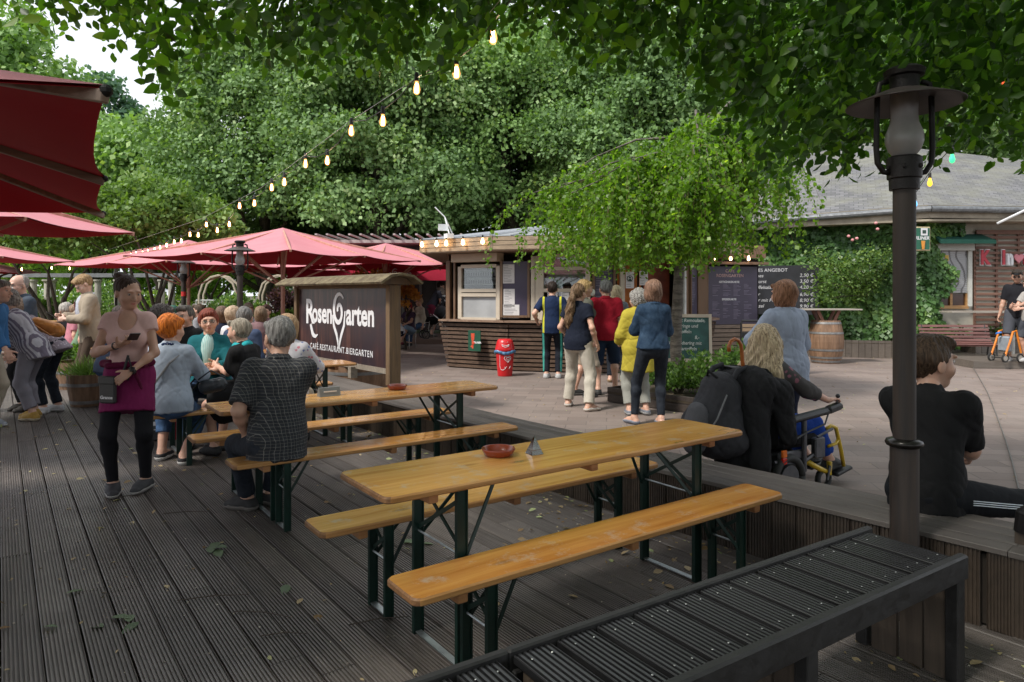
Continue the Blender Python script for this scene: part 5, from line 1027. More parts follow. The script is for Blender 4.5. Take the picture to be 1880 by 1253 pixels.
pp.append(P[-1] - o_); wirem('cable', pp, .0045, blk, cab); wirem('support_wire', [at(1010, -110, 3.2) - o_, at(840, 95, 4.6) - o_, at(640, 225, 6.2) - o_, at(480, 345, 9.2) - o_, at(370, 402, 12.5) - o_, at(190, 462, 21) - o_], .0025, M_metal('zinc_wire', (.5, .5, .5), .4), cab)
GBL = 'bulbs on the string of lights'; protoB = None
def bulb(p, label, cols=None, rt=0., group=GBL):
    r = empty('light_bulb', p, 0, label, 'light bulb', group)
    m = MB(); m.lathe([(0, .03), (.014, .03), (.017, .02), (.017, -.03), (.013, -.035)], n=10); m.build('socket', M_plain('black_socket', (.02, .02, .02), .5), r)
    m = MB(); m.lathe([(.012, -.03), (.014, -.048), (.024, -.08), (.027, -.098), (.022, -.12), (.011, -.132), (0, -.135)], n=14); m.build('glass', cols or MATS_B['g'], r, smooth=True)
    m = MB(); [m.tube([(x, y, -.05), (x * 1.7, y * 1.7, -.12)], .0022, 4) for x, y in ((.006, 0), (-.006, 0), (0, .006), (0, -.006))]; m.build('filament', fil, r); return r
t = NT('amber_glass'); em = t.n('Emission'); em.inputs['Color'].default_value = (1., .42, .12, 1); em.inputs['Strength'].default_value = 1.9; tr = t.n('BsdfTransparent'); mx_ = t.n('MixShader'); mx_.inputs[0].default_value = .55; t.t.links.new(tr.outputs[0], mx_.inputs[1]); t.t.links.new(em.outputs[0], mx_.inputs[2]); t.t.links.new(mx_.outputs[0], t.o.inputs['Surface']); MATS_B = {'g': t.m}
b0 = bulb(P[0], 'glowing bulb hidden among the leaves, nearest end of the string'); 
for i, p in enumerate(P[1:]):
    c = copy_tree(b0); c.location = p; c['label'] = ('glowing bulb just below the leaves, nearest the camera' if i == 0 else 'glowing bulb of the string, number %d counted down from the leaves' % (i + 1)) if i < 11 else 'small glowing bulb in the dense far end of the string over the parasols'
for q, (u, v, Y) in enumerate([(95, 487, 20), (128, 488, 21), (40, 489, 19), (1770, 262, 8)][:3]): c = copy_tree(b0); c.location = at(u, v, Y); c['label'] = 'single glowing bulb in front of the left trees, ' + ('at the tip of the lowest parasols', 'right of the lowest parasol tip', 'above the men at the left edge')[q]
for (u, v, Y, c, nme) in [(1843, 143, 5.2, (1., .12, .04), 'red'), (1748, 276, 7., (.05, .8, .25), 'green'), (1707, 322, 8., (1., .55, .04), 'yellow'), (1680, 362, 9., (.12, .45, 1.), 'blue')]:
    bulb(at(u, v, Y), '%s party bulb hanging in front of the grey roof' % nme if nme != 'red' else 'red party bulb high at the right edge', M_emit('bulb_' + nme, c, 1.2, c), 0, 'coloured bulbs')
cb = empty('party_light_cable', at(1843, 130, 5.2), 0, 'thin cable of the coloured bulbs at the upper right', 'cable'); o_ = local(cb); wirem('cable', [at(1960, 20, 4.2) - o_, at(1843, 134, 5.2) - o_, at(1748, 270, 7) - o_, at(1707, 316, 8) - o_, at(1680, 356, 9) - o_, at(1650, 385, 10) - o_], .005, blk, cb)

# ------------------------------------------------------------ bin, boards, barrels
p = gp(927, 690); bn = empty('rubbish_bin', p, math.radians(4), 'red round bin with a smiling lid and blue bag in front of the kiosk', 'bin'); rd = M_plain('bin_red', (.55, .015, .02), .3, .06); wh = M_plain('white_paint', (.68, .68, .7), .5, .05)
m = MB(); m.lathe([(0, 0), (.135, 0), (.14, .02), (.172, .43), (0, .43)], n=26); m.build('body', rd, bn, angle=40)
m = MB(); m.lathe([(.18, .47), (.19, .49), (.185, .52), (.165, .6), (.15, .66), (.12, .695), (.0, .7)], n=26); m.build('lid', rd, bn, angle=60)
q = Fld(); [q.cone(V(.178 * math.cos(a), .178 * math.sin(a), .45 - .02 * math.sin(3 * a)), V(.178 * math.cos(a + .42), .178 * math.sin(a + .42), .45 - .02 * math.sin(3 * a + 1)), .03, .028, .02) for a in np.arange(0, 6.2, .42)]; npmesh('blue_bag', *q.mesh(.01, fold(.006, 50, 2)), M_plain('bag_blue', (.06, .16, .3), .3, .3), bn, True)
m = MB()
def on_cyl(x, z, r): a = -pi / 2 + x / r; return V(math.cos(a) * r, math.sin(a) * r, z)
def stroke(m, pts, rf, w): m.tube([on_cyl(x, z, rf(z)) for x, z in pts], w, 5)
rf = lambda z: .139 + (.172 - .139) * z / .43 + .002; ht = lambda s_, cx, cz: [(cx + s_ * .016 * 16 * math.sin(q) ** 3, cz + s_ * .016 * (13 * math.cos(q) - 5 * math.cos(2 * q) - 2 * math.cos(3 * q) - math.cos(4 * q))) for q in np.linspace(0, 2 * pi, 30)]
stroke(m, ht(.26, .045, .33), rf, .0065); stroke(m, ht(.13, .052, .335), rf, .006); stroke(m, [(-.11, .4), (-.112, .2), (-.09, .13), (-.04, .12), (0, .15), (.02, .19)], rf, .005); stroke(m, [(0, .15), (-.015, .18)], rf, .005); stroke(m, [(.07, .15), (.09, .17), (.1, .2)], rf, .005); m.build('heart_drawing', wh, bn)
m = MB(); rl = lambda z: .187 - (z - .52) * .22; stroke(m, [(-.07, .6), (-.05, .565), (0, .55), (.05, .565), (.07, .6)], rl, .006); stroke(m, [(-.07, .6), (-.03, .585), (.03, .585), (.07, .6)], rl, .005); m.ball(on_cyl(-.04, .645, .158), .007); m.ball(on_cyl(.04, .645, .158), .007); m.build('smile', wh, bn)
# A-frame board
p = gp(1243, 665, 0); Y = 11.6; p = V((1275 - 940) / F * Y, Y, 0); p = V((1262 - 940) / F * 12.4, 12.4, 0); af = empty('a_frame_board', p, math.radians(-12), 'standing A-frame chalkboard with a cream frame behind the birch trunk', 'chalkboard'); af.scale = (1.12, 1.12, 1.2); fr = M_plain('cream_frame', (.52, .45, .36), .45, .06)
m = MB(); 
for x in (-.37, .37): m.bar((x, -.0, 0), (x, .22, .98), .045, .03, up=(0, 1, 0)); 
m.bar((-.36, .2, .955), (.36, .2, .955), .03, .05); m.bar((-.36, .075, .28), (.36, .075, .28), .03, .05); m.build('front_frame', fr, af); m = MB(); [m.bar((x, .5, 0), (x, .24, .97), .045, .03, up=(0, 1, 0)) for x in (-.37, .37)]; m.bar((-.36, .42, .3), (.36, .42, .3), .03, .05); m.build('rear_frame', M_wood('frame_wood', (.25, .17, .1), (.4, .3, .2), 2), af)
tl = unit(V(0, .22, .98)); m = MB(); m.bar(V(0, .078, .29) , V(0, .205, .94), .7, .012, up=(0, -1, .2)); m.build('chalk_surface', M_plain('green_chalkboard', (.03, .09, .08), .6, .35, 5), af); nf = unit(V(0, -.98, .22)); m = MB()
for k, (s_, x) in enumerate((('Sülze mit Remoulade,', -.33), ('Zwiebelringe und', -.33), ('Bratkartoffeln', -.33), ('8,-', .12), ('Bismarckhering mit', -.33), ('Bratkartoffeln', -.25), ('9,50', .15))):
    put_text(m, s_, tl * (.88 - k * .088) + nf * .012 + V(x, .0, 0), V(1, 0, 0), tl, .075, align='LEFT', shear=.15, fat=.001, sx=.95)
m.build('chalk_writing', M_plain('chalk', (.55, .58, .55), .9), af)
# banner barrier with beer advert, behind the blonde woman
p = V((1420 - 940) / F * 13.2, 13.2, 0); bb = empty('advert_bench', p, math.radians(-2), 'black bench with wooden rails and black advert panel, behind the wheelchair woman', 'bench'); m = MB()
for x in (-.62, .62): m.tube([(x, 0, 0), (x, 0, .98), (x * .96, 0, 1.03)], .018, 8)
m.tube([(-.6, 0, 1.03), (.6, 0, 1.03)], .018, 8); m.build('tube_frame', M_plain('black_metal', (.015, .015, .015), .4), bb); m = MB(); [m.box((0, -.01, z), (1.2, .02, .055)) for z in (.94, .86)]; m.build('wood_rails', M_wood('rail_wood', (.25, .17, .1), (.42, .3, .2), 0), bb)
m = MB(); m.box((0, 0, .5), (1.22, .012, .62)); m.build('advert_panel', M_plain('black_panel', (.014, .014, .014), .5, .3), bb); m = MB(); put_text(m, 'Sommer-Sprit', V(-.05, -.008, .48), V(1, 0, 0), UP, .16, fat=.001); m.build('white_writing', M_plain('chalk', (.55, .58, .55), .9), bb); m = MB(); m.box((.0, -.008, .7), (.07, .004, .05)); m.box((0, -.008, .655), (.22, .004, .02)); m.build('orange_mark', M_plain('orange_mark', (.45, .1, .05), .5), bb)
# barrels
stave = M_wood('barrel_staves', (.12, .065, .035), (.28, .17, .105), 2, .5, .65); hoop = M_metal('hoop', (.27, .27, .27), .45, .6)
def barrel(p, h, r0, rm, hoops, label, group, table=False, half=False, name='barrel'):
    r = empty(name, p, 0, label, 'barrel', group); m = MB(); n = 26; pr = []
    for k in range(9):
        f = k / 8; rr = r0 + (rm - r0) * math.sin(pi * f) if not half else r0 + (rm - r0) * math.sin(pi * .5 * f); pr.append((rr, h * f))
    vs = []; fs = []
    for k, (rr, z) in enumerate(pr):
        for i in range(n * 2): a = 2 * pi * i / (n * 2); q = rr - (.004 if i % 2 else 0); vs.append((q * math.cos(a), q * math.sin(a), z))
    N = n * 2; fs = [(k * N + i, k * N + (i + 1) % N, k * N + N + (i + 1) % N, k * N + N + i) for k in range(8) for i in range(N)]; m.add(vs, fs); m.lathe([(pr[-1][0], h), (pr[-1][0] - .025, h), (pr[-1][0] - .03, h - .05), (0, h - .05)], n=N); m.build('staves', stave, r)
    f_ = lambda z: (r0 + (rm - r0) * math.sin((pi if not half else pi / 2) * z / h)); m = MB(); [m.lathe([(f_(z - .022) + .001, z - .022), (f_(z - .022) + .005, z - .022), (f_(z + .022) + .005, z + .022), (f_(z + .022) + .001, z + .022)], n=40) for z in hoops]; m.build('hoops', hoop, r)
    if table:
        [MB().bar((x * .45, y, h - .06), (x, y, h + .22), .07, .05, up=(0, 1, 0)).build('support', M_wood('red_wood', (.14, .05, .03), (.28, .12, .07), 2), r) for x in (-.24, .24) for y in (-.12, .12)]; m = MB(); m.box((0, 0, h + .24), (1.35, .62, .03), bev=.005); m.build('tabletop', M_wood('grey_top', (.28, .25, .21), (.42, .38, .33), 0, .6, .4), r)
    return r
barrel(gp(1516, 666), .96, .30, .375, (.045, .13, .3, .68, .9), 'big oak barrel with a plank top, standing before the ivy wall', 'barrels', True)
DKB = 'barrel planters on the deck'; barrel(gp(161, 744), .44, .2, .255, (.06, .3), 'half barrel planter with grassy plants, nearer the waitress', DKB, half=True); barrel(gp(146, 712), .44, .29, .36, (.08, .28), 'wider half barrel planter with low green plants behind the other one', DKB, half=True)
barrel(st(9.6, 4.3) , .5, .42, .5, (.1, .4), 'low wide barrel behind the sign posts', DKB, half=True)
# planter of the birch
c0 = gp(1115, 738); e1 = unit(gp(1262, 759) - c0); e1[2] = 0; e2 = V(-e1[1], e1[0], 0)
cc = [c0, c0 + e1 * 1.8, c0 + e1 * 1.8 + e2 * 1.15, c0 + e2 * 1.15]; pb = empty('planter_box', c0, 0, 'low dark timber planter box around the birch trunk', 'planter'); its = []; cl = [q - c0 for q in cc]
for a, b in zip(cl, cl[1:] + cl[:1]):
    d = b - a; L = np.linalg.norm(d); d /= L; nn = np.cross(d, UP); [its.append((0., L, .1, .03, a + UP * (.055 + .105 * j), d, UP, nn, .004, 6)) for j in range(2)]
boards_object('boards', its, M_deckwood('box_wood', (.035, .026, .022), (.09, .07, .06), 0), pb); m = MB(); m.ext([(q[0], q[1]) for q in cl], V(0, 0, .12), V(1, 0, 0), V(0, 1, 0), V(0, 0, .03)); m.build('soil', soil, pb)
# shelf, round-backed benches by the shutter
e = unit(CC - CB); nn = V(e[1], -e[0], 0); sh_ = empty('standing_shelf', CB + e * .3 + nn * .5 + V(0, 0, .15), 0, 'long grey serving shelf on thin legs under the shutter', 'shelf'); m = MB(); m.bar(UP * .98, e * 4.6 + UP * .98, .5, .035); m.build('shelf_board', M_wood('grey_top', (.28, .25, .21), (.42, .38, .33), 0, .6, .4), sh_)
for x in (1.5, 2.7, 4.3): m = MB(); m.bar(e * x + nn * .2 + UP * 0, e * x + nn * .2 + UP * .965, .05, .05, up=nn); m.build('leg', M_metal('post_grey', (.3, .3, .29), .5, .4), sh_)
dk = M_wood('redbrown_slats', (.09, .035, .03), (.19, .085, .075), 0, .8, .5)
def lounge(p, yaw, label):
    r = empty('slatted_garden_bench', p, yaw, label, 'bench', 'curved red-brown slatted benches'); pr = [(0, .42), (.07, .38), (.16, .37), (.26, .38), (.35, .41), (.42, .45), (.47, .52), (.50, .6), (.53, .68), (.57, .76), (.6, .84)]; m = MB()
    for (y0, z0), (y1, z1) in zip(pr[:-1], pr[1:]): d = unit(V(0, y1 - y0, z1 - z0)); m.box((0, (y0 + y1) / 2, (z0 + z1) / 2), (1.5, .055, .022), M=np.stack([V(1, 0, 0), d, np.cross(V(1, 0, 0), d)], 1))
    m.build('slats', dk, r)
    for x in (-.68, .68): m = MB(); m.tube([(x, .04, .0), (x, .08, .36), (x, .35, .37), (x, .48, .5), (x, .6, .84)], .017, 7); m.tube([(x, .4, .4), (x, .5, 0)], .017, 7); m.build('side_frame', M_plain('black_metal', (.015, .015, .015), .4), r)
lounge(V(10.2, 15.35, .0), math.radians(-8), 'curved red-brown slatted bench by the lamp post, left of the shelf legs'); lounge(V(13.1, 15.9, .15), math.radians(-10), 'curved red-brown slatted bench beside the man in the black cap')
# orange scooter-like push cart held by the man
p = at(1845, 645, 14.2); p[2] = .15; ct = empty('folding_cart', p, .2, 'orange and grey folding pushcart with small wheels, held by the man in the cap', 'cart'); orn = M_plain('orange_plastic', (.65, .2, .02), .4)
for y in (-.16, .16):
    m = MB(); m.tube([(-.17, y, .13), (-.05, y, .42), (.02, y, .62), (.1, y, .64), (.14, y, .5), (.22, y, .18)], .02, 8); m.build('orange_frame', orn, ct)
    for x in (-.17, .2):
        m = MB(); q = [V(x + .075 * math.cos(a), y, .08 + .075 * math.sin(a)) for a in np.linspace(0, 2 * pi, 17)]; m.tube(q, .018, 6); wo = m.build('wheel', M_plain('tyre_black', (.02, .02, .02), .7), ct); m = MB(); m.tube([(x, y - .01, .08), (x, y + .01, .08)], .055, 12); m.build('hub', M_plain('hub_grey', (.3, .28, .25), .5), wo)
m = MB(); m.box((.0, 0, .36), (.14, .26, .32), bev=.03); m.build('grey_seat', M_plain('grey_pad', (.22, .25, .28), .7), ct); m = MB(); m.tube([(-.1, 0, .6), (-.22, 0, .58)], .02, 6); m.build('blue_grip', M_plain('blue_grip', (.05, .2, .6), .5), ct); m = MB(); m.tube([(-.17, -.16, .08), (-.17, .16, .08)], .012, 6); m.tube([(.2, -.16, .08), (.2, .16, .08)], .012, 6); m.build('axles', M_plain('black_metal', (.015, .015, .015), .4), ct)
# cable on the ground at the right
m = MB(); cp = [gp(u, v, .0) for u, v in ((1780, 665), (1795, 690), (1812, 720), (1828, 760), (1846, 810), (1858, 850), (1870, 900))]; m.tube([q + V(0, 0, .008) for q in cp], .007, 6); o = m.build('ground_cable', M_plain('grey_cable', (.13, .12, .11), .6)); tag(o, 'grey cable lying across the paving behind the seated young man', 'cable')
# wooden post at the right edge
r = empty('short_wooden_post', V(2.42, 3.18, 0), .5, 'short dark wooden post with a stone on its ledge at the right edge', 'post'); m = MB(); m.box((0, 0, .22), (.1, .1, .44), bev=.006); m.build('post', M_wood('panel_wood', (.05, .036, .026), (.1, .075, .055), 2, 1., .7), r); m = MB(); m.lathe([(0, .56), (.03, .56), (.06, .53), (.07, .44), (0, .44)], n=14); m.build('cap', iron, r); q = Fld(); q.ell((-.035, -.04, .46), (.028, .024, .03), k=.01); q.ell((-.02, -.05, .44), (.02, .02, .02), k=.01); npmesh('stone', *q.mesh(.006, fold(.004, 80, 3)), M_plain('tan_stone', (.28, .22, .15), .9, .3, 60), r, True)
# pergola of pale columns at the back left
pg = empty('pergola', V(-18, 28, 0), 0, 'pale stone pergola with round columns in the garden at the back left', 'pergola'); o_ = local(pg); st_m = M_plain('pale_stone', (.42, .40, .35), .8, .2, 4)
m = MB(); m.bar(at(-60, 506, 28) - o_, at(345, 506, 28) - o_, .3, .16); m.bar(at(-60, 506, 29.5) - o_, at(345, 506, 29.5) - o_, .3, .14); m.build('beam', M_plain('grey_beam', (.22, .23, .25), .8), pg)
for u in (8, 62, 92, 165, 180, 216, 297, 315):
    q = at(u, 540, 28.) - o_; q[2] = 0; wd_ = .27 if u not in (92,) else .46; m = MB(); m.lathe([(wd_ * .62, 0), (wd_ * .5, .1), (wd_ * .45, 1.98), (wd_ * .5, 2.03), (wd_ * .62, 2.08), (wd_ * .62, 2.14)], q, 14); m.build('column', st_m, pg)
# white grid fence with arches
def grid(p, q, h, nx, nz, label):
    r = empty('white_trellis', p, 0, label, 'trellis', 'white trellis fences in the garden'); d = np.array(q) - np.array(p); m = MB(); wm = M_plain('white_metal', (.7, .72, .74), .4)
    for i in range(nx + 1): m.tube([d * i / nx, d * i / nx + UP * h], .018, 4)
    for k in range(nz + 1): m.tube([UP * h * k / nz, d + UP * h * k / nz], .018, 4)
    m.build('grid', wm, r); return r
grid(at(490, 540, 26) * [1, 1, 0], at(545, 540, 26) * [1, 1, 0], 1.45, 9, 8, 'white trellis fence just left of the sign board'); grid(at(360, 540, 27) * [1, 1, 0], at(420, 540, 27) * [1, 1, 0], 1.3, 9, 8, 'white trellis fence between the two lamp posts')
for u, l in ((400, 'white rose arch behind the lamp posts'), (510, 'white rose arch behind the sign board')):
    r = empty('rose_arch', at(u, 540, 27) * [1, 1, 0], 0, l, 'arch', 'white rose arches'); m = MB(); [m.tube([V(x * 1.0, y, z) for x, z in [(-.75, 0), (-.75, 1.5), (-.6, 1.95), (-.3, 2.2), (0, 2.28), (.3, 2.2), (.6, 1.95), (.75, 1.5), (.75, 0)]], .05, 5) for y in (0, .4)]; m.build('hoops', M_plain('cream_frame', (.52, .45, .36), .45, .06), r)
# metal cafe chairs and round table left of the kiosk
def chair(p, yaw, label):
    r = empty('cafe_chair', p, yaw, label, 'chair', 'grey cafe chairs'); al = M_metal('aluminium', (.45, .44, .42), .35, .8); m = MB(); m.box((0, 0, .44), (.44, .42, .02), bev=.005); m.build('seat', M_plain('rattan_brown', (.06, .05, .045), .6, .3, 60), r); m = MB(); m.add([(-.2, -.21, .5), (.2, -.21, .5), (.2, -.26, .84), (-.2, -.26, .84)], [(0, 1, 2, 3)]); m.build('backrest', M_plain('rattan_brown', (.06, .05, .045), .6, .3, 60), r)
    m = MB(); [m.tube([(x, .2, 0), (x, .19, .62), (x, .12, .66), (x, -.24, .66)], .011, 6) for x in (-.23, .23)]; [m.tube([(x, -.27, 0), (x, -.21, .44), (x * .93, -.26, .84)], .011, 6) for x in (-.23, .23)]; m.tube([(-.21, -.26, .85), (.21, -.26, .85)], .011, 6); m.build('frame', al, r); return r
chair(gp(743, 640) , math.radians(165), 'grey metal cafe chair seen from behind, right of the sign'); chair(gp(770, 632) + V(.1, .4, 0), math.radians(80), 'grey metal cafe chair of the red haired woman')
chair(gp(528, 622) , math.radians(200), 'grey metal cafe chair left of the sign board'); chair(gp(515, 610), math.radians(100), 'farther grey metal cafe chair left of the sign board')
r = empty('cafe_table', gp(722, 626), 0, 'brown round cafe table in front of the red haired woman', 'table'); m = MB(); m.lathe([(0, .70), (.4, .70), (.4, .73), (0, .73)], n=24); m.build('tabletop', M_plain('brown_top', (.12, .08, .06), .4), r); m = MB(); m.lathe([(.2, 0), (.03, .03), (.03, .7)], n=10); m.build('stand', M_plain('black_metal', (.015, .015, .015), .4), r)
# bicycle wheel-ish shape behind the sign: parked bicycle
r = empty('bicycle', at(533, 540, 24) * [1, 1, 0], .4, 'dark bicycle parked at the edge of the garden, half hidden by the sign', 'bicycle'); bm = M_plain('black_metal', (.015, .015, .015), .4)
for x in (-.5, .5): m = MB(); m.tube([V(x + .33 * math.cos(a), 0, .34 + .33 * math.sin(a)) for a in np.linspace(0, 2 * pi, 25)], .018, 5); [m.tube([V(x, 0, .34), V(x + .33 * math.cos(a), 0, .34 + .33 * math.sin(a))], .003, 3) for a in np.arange(0, 6.2, .52)]; m.build('wheel', bm, r)
m = MB(); [m.tube([V(*a), V(*b)], .015, 6) for a, b in (((-.5, 0, .34), (-.18, 0, .8)), ((-.18, 0, .8), (-.05, 0, .3)), ((-.5, 0, .34), (-.05, 0, .3)), ((-.05, 0, .3), (.33, 0, .8)), ((-.18, 0, .75), (.33, 0, .78)), ((.33, 0, .9), (.5, 0, .34)))]; m.build('frame', bm, r); m = MB(); m.tube([(.28, -.28, .98), (.33, 0, .95), (.28, .28, .98)], .012, 6); m.build('handlebar', bm, r); m = MB(); m.ball((-.2, 0, .86), (.13, .06, .03)); m.build('saddle', bm, r)
# ------------------------------------------------------------ vegetation
bark = M_bark('bark_dark', (.03, .024, .018), (.1, .08, .06)); bark2 = M_bark('bark_grey', (.07, .06, .05), (.2, .18, .15))
def limb(m, a, b, r0, r1, wob=.15, n=6, rg=RNG):
    a = np.array(a, float); b = np.array(b, float); L = np.linalg.norm(b - a); pts = [a + (b - a) * t + (rg.normal(size=3) * wob * L * .25 * math.sin(pi * t)) for t in np.linspace(0, 1, n)]
    m.tube(pts, list(np.linspace(r0, r1, n)), 7); return pts
def crown_pts(c, R, nc, nl, rg, cr=(.55, 1.), shell=.55, low=-.5):
    """leaf positions on the outside of many clumps spread through a crown"""
    d = rdir(nc, rg); d[:, 2] = np.where(d[:, 2] < low, -d[:, 2], d[:, 2]); rad = shell + (1 - shell) * rg.random(nc) ** .6; cc = d * rad[:, None] * np.array(R) + np.array(c)
    s = cr[0] + (cr[1] - cr[0]) * rg.random(nc); s = s * min(R) * .42; k = rg.integers(0, nc, nl); n = rdir(nl, rg); n[:, 2] = np.where(n[:, 2] < -.55, -n[:, 2] * .6, n[:, 2]); n = unit(n)
    P = cc[k] + n * s[k][:, None] * np.array([1, 1, .9]) * (1 - .35 * rg.random(nl) ** 2)[:, None] * (1 + .18 * np.sin(P_h(cc[k] + n, 5.)))[:, None]
    return P, n, k
def P_h(P, f): return P[:, 0] * f + P[:, 1] * f * 1.3 + P[:, 2] * f * .8
def tree(x, y, z0, h, R, label, mat, nl, size, seed, cat='tree', trunk=.25, nc=60, group=None, bk=None, name='tree', cz=None, low=-.5, cr=(.55, 1.), trunks=None):
    rg = np.random.default_rng(seed); r = empty(name, (x, y, 0), 0, label, cat, group); cz = (z0 + h) / 2 if cz is None else cz; Rv = (R, R * .9, (h - z0) / 2)
    P, n, k = crown_pts((0, 0, cz), Rv, nc, nl, rg, cr=cr, low=low); A = unit(n * .5 + rdir(nl, rg) * .8 + V(0, 0, -.35)); N = unit(n + rdir(nl, rg) * .7); sz = size * (.7 + .6 * rg.random(nl)); kr = rg.random(nc)
    leaves('crown', P, A, N, sz, sz * .75, mat, r, rnd=np.clip(kr[k] * .45 + rg.random(nl) * .55, 0, 1))
    m = MB(); top = V(0, 0, cz + (h - cz) * .5); limb(m, (0, 0, -.1), top, trunk, trunk * .3, .08, 8, rg)
    for i in range(9): q = rdir(1, rg)[0]; q[2] = abs(q[2]) * .8 + .1; limb(m, V(0, 0, z0 * .6 + (cz - z0 * .6) * rg.random()), V(0, 0, cz) + q * np.array(Rv) * .8, trunk * .4, trunk * .08, .3, 6, rg)
    m.build('trunk', bk or bark, r, smooth=True); return r
LB = M_leaf('linden_leaf', (.09, .17, .06), (.21, .34, .13), (.45, .57, .29), .25, .6); LB2 = M_leaf('maple_leaf', (.09, .18, .05), (.23, .38, .12), (.45, .57, .25), .25, .6)
LY = M_leaf('fresh_leaf', (.07, .14, .025), (.15, .25, .06), (.28, .38, .14), .3, .55); LC = M_leaf('conifer_leaf', (.06, .13, .08), (.1, .2, .12), (.15, .27, .16), .25, .7)
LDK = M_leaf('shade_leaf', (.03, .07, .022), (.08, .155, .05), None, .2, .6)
TG = 'tall park trees behind the beer garden'
TL = [(-11.2, 31, 3., 13.2, 4.3, 'tall linden at the left end of the tree row, beside the sky gap', LB, 30000), (-5.5, 29, 2.2, 13.8, 4.4, 'tall linden behind the biggest red parasol', LB, 34000), (-.3, 31, 2.5, 14.2, 4.6, 'tall linden between the parasols and the kiosk', LB2, 34000),
      (5.2, 29, 2.6, 13.6, 4.3, 'tall linden right above the kiosk roof', LB, 32000), (10.8, 31, 3, 15.5, 4.8, 'tall tree behind the weeping birch', LB2, 24000), (16.5, 30, 3., 17, 5.4, 'tall dark tree behind the slate roof', LB, 24000), (24, 32, 3., 18, 6., 'dark tree behind the right end of the slate roof', LB, 18000)]
for i, (x, y, z0, h, R, l, mt, nl) in enumerate(TL): tree(x, y, z0 - 1.6, h, R + .3, l, mt, int(nl * 2.6), .175, 20 + i, trunk=.34, nc=190, group=TG, cr=(.38, .82))
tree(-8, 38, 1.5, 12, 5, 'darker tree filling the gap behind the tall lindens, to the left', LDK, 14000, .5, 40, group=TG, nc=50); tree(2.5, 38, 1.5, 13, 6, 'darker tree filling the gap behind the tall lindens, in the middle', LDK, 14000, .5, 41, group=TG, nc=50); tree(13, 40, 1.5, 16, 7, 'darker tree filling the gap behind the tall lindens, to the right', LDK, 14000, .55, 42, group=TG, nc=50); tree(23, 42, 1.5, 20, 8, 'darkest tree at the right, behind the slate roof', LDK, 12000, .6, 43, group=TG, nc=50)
tree(-38, 62, 4, 21, 5.5, 'feathery light green conifer in the distance at the gap of sky', LC, 16000, .5, 44, trunk=.4, nc=110, cr=(.25, .6), group='far trees at the left'); tree(-46, 62, 3, 20, 6.5, 'feathery light conifer farther left, above the red parasols', LC, 14000, .5, 45, trunk=.4, nc=90, cr=(.25, .6), group='far trees at the left')
tree(-29, 38, 2, 17.5, 5, 'tree high at the left edge above the dark parasol', LB2, 16000, .33, 46, group='far trees at the left', nc=70); tree(-22, 36, 1.5, 10.2, 4.2, 'bushy tree between the dark parasol and the tall lindens', LB2, 22000, .28, 47, group='far trees at the left', nc=90); tree(-17.2, 33, 1.5, 9., 3.6, 'second bushy tree between the dark parasol and the tall lindens', LB2, 18000, .28, 48, group='far trees at the left', nc=80)
# low spreading orchard trees at the left
def orchard(x, y, R, label, seed):
    rg = np.random.default_rng(seed); r = empty('orchard_tree', (x, y, 0), 0, label, 'tree', 'low spreading trees over the left terraces'); m = MB(); tips = []
    for q in range(2):
        base = V(rg.normal() * .25, rg.normal() * .2, 0)
        for j in range(3):
            a = rg.random() * 6.3; p1 = base + V(math.cos(a) * .5, math.sin(a) * .4, 1.1 + rg.random() * .4); p2 = V(math.cos(a) * R * .75, math.sin(a) * R * .6, 2.4 + rg.random() * 1.2)
            m.tube([base, (base + p1) / 2 + V(.1, 0, .05), p1, (p1 + p2) / 2 + V(0, 0, .35), p2], [.085, .07, .055, .035, .012], 7)
    m.build('trunk', bark, r, smooth=True); nl = 17000; P, n, k = crown_pts((0, 0, 3.35), (R, R * .8, 1.35), 60, nl, rg, cr=(.9, 1.5), shell=.5, low=-.3); A = unit(n * .4 + rdir(nl, rg)); sz = .15 * (.6 + .8 * rg.random(nl)); kr = rg.random(60)
    leaves('crown', P, A, unit(n + rdir(nl, rg) * .8), sz, sz * .7, LY if seed % 2 else LB2, r, rnd=np.clip(kr[k] * .4 + rg.random(nl) * .6, 0, 1))
orchard(-11.2, 21.5, 2.5, 'low spreading tree behind the waitress and the string lights', 51); orchard(-15.2, 22.5, 2.7, 'low spreading tree with dark crooked trunks behind the man in the beige blazer', 53); orchard(-19., 24., 2.8, 'low spreading tree at the far left edge', 52); orchard(-13.5, 32, 3., 'low spreading tree behind the columns', 54)
def shrub(x, y, R, h, label, mat, nl, size, seed, z=0., name='shrub', cat='shrub', group=None, flat=1., flowers=None, sy=1.):
    rg = np.random.default_rng(seed); r = empty(name, (x, y, z), 0, label, cat, group); P, n, k = crown_pts((0, 0, h * .5), (R, R * sy, h * .5), 26, nl, rg, cr=(.8, 1.3), shell=.2); P[:, 2] = np.clip(P[:, 2], .01, None)
    A = unit(n * .7 + rdir(nl, rg) * .7 + V(0, 0, .5)); sz = size * (.6 + .8 * rg.random(nl)); leaves('foliage', P, A, unit(n + rdir(nl, rg) * .8), sz, sz * .6 * flat, mat, r, rnd=rg.random(nl)); m = MB()
    for i in range(7): q = P[rg.integers(0, nl)]; m.tube([(0, 0, 0), q * V(.4, .4, .5), q], [.014, .01, .004], 4)
    m.build('stem', bark, r)
    if flowers: 
        m = MB(); [m.ball(P[rg.integers(0, nl)] * 1.03, (.05, .05, .04), 6, 4) for _ in range(flowers[0])]; m.build('flowers', flowers[1], r)
    return r
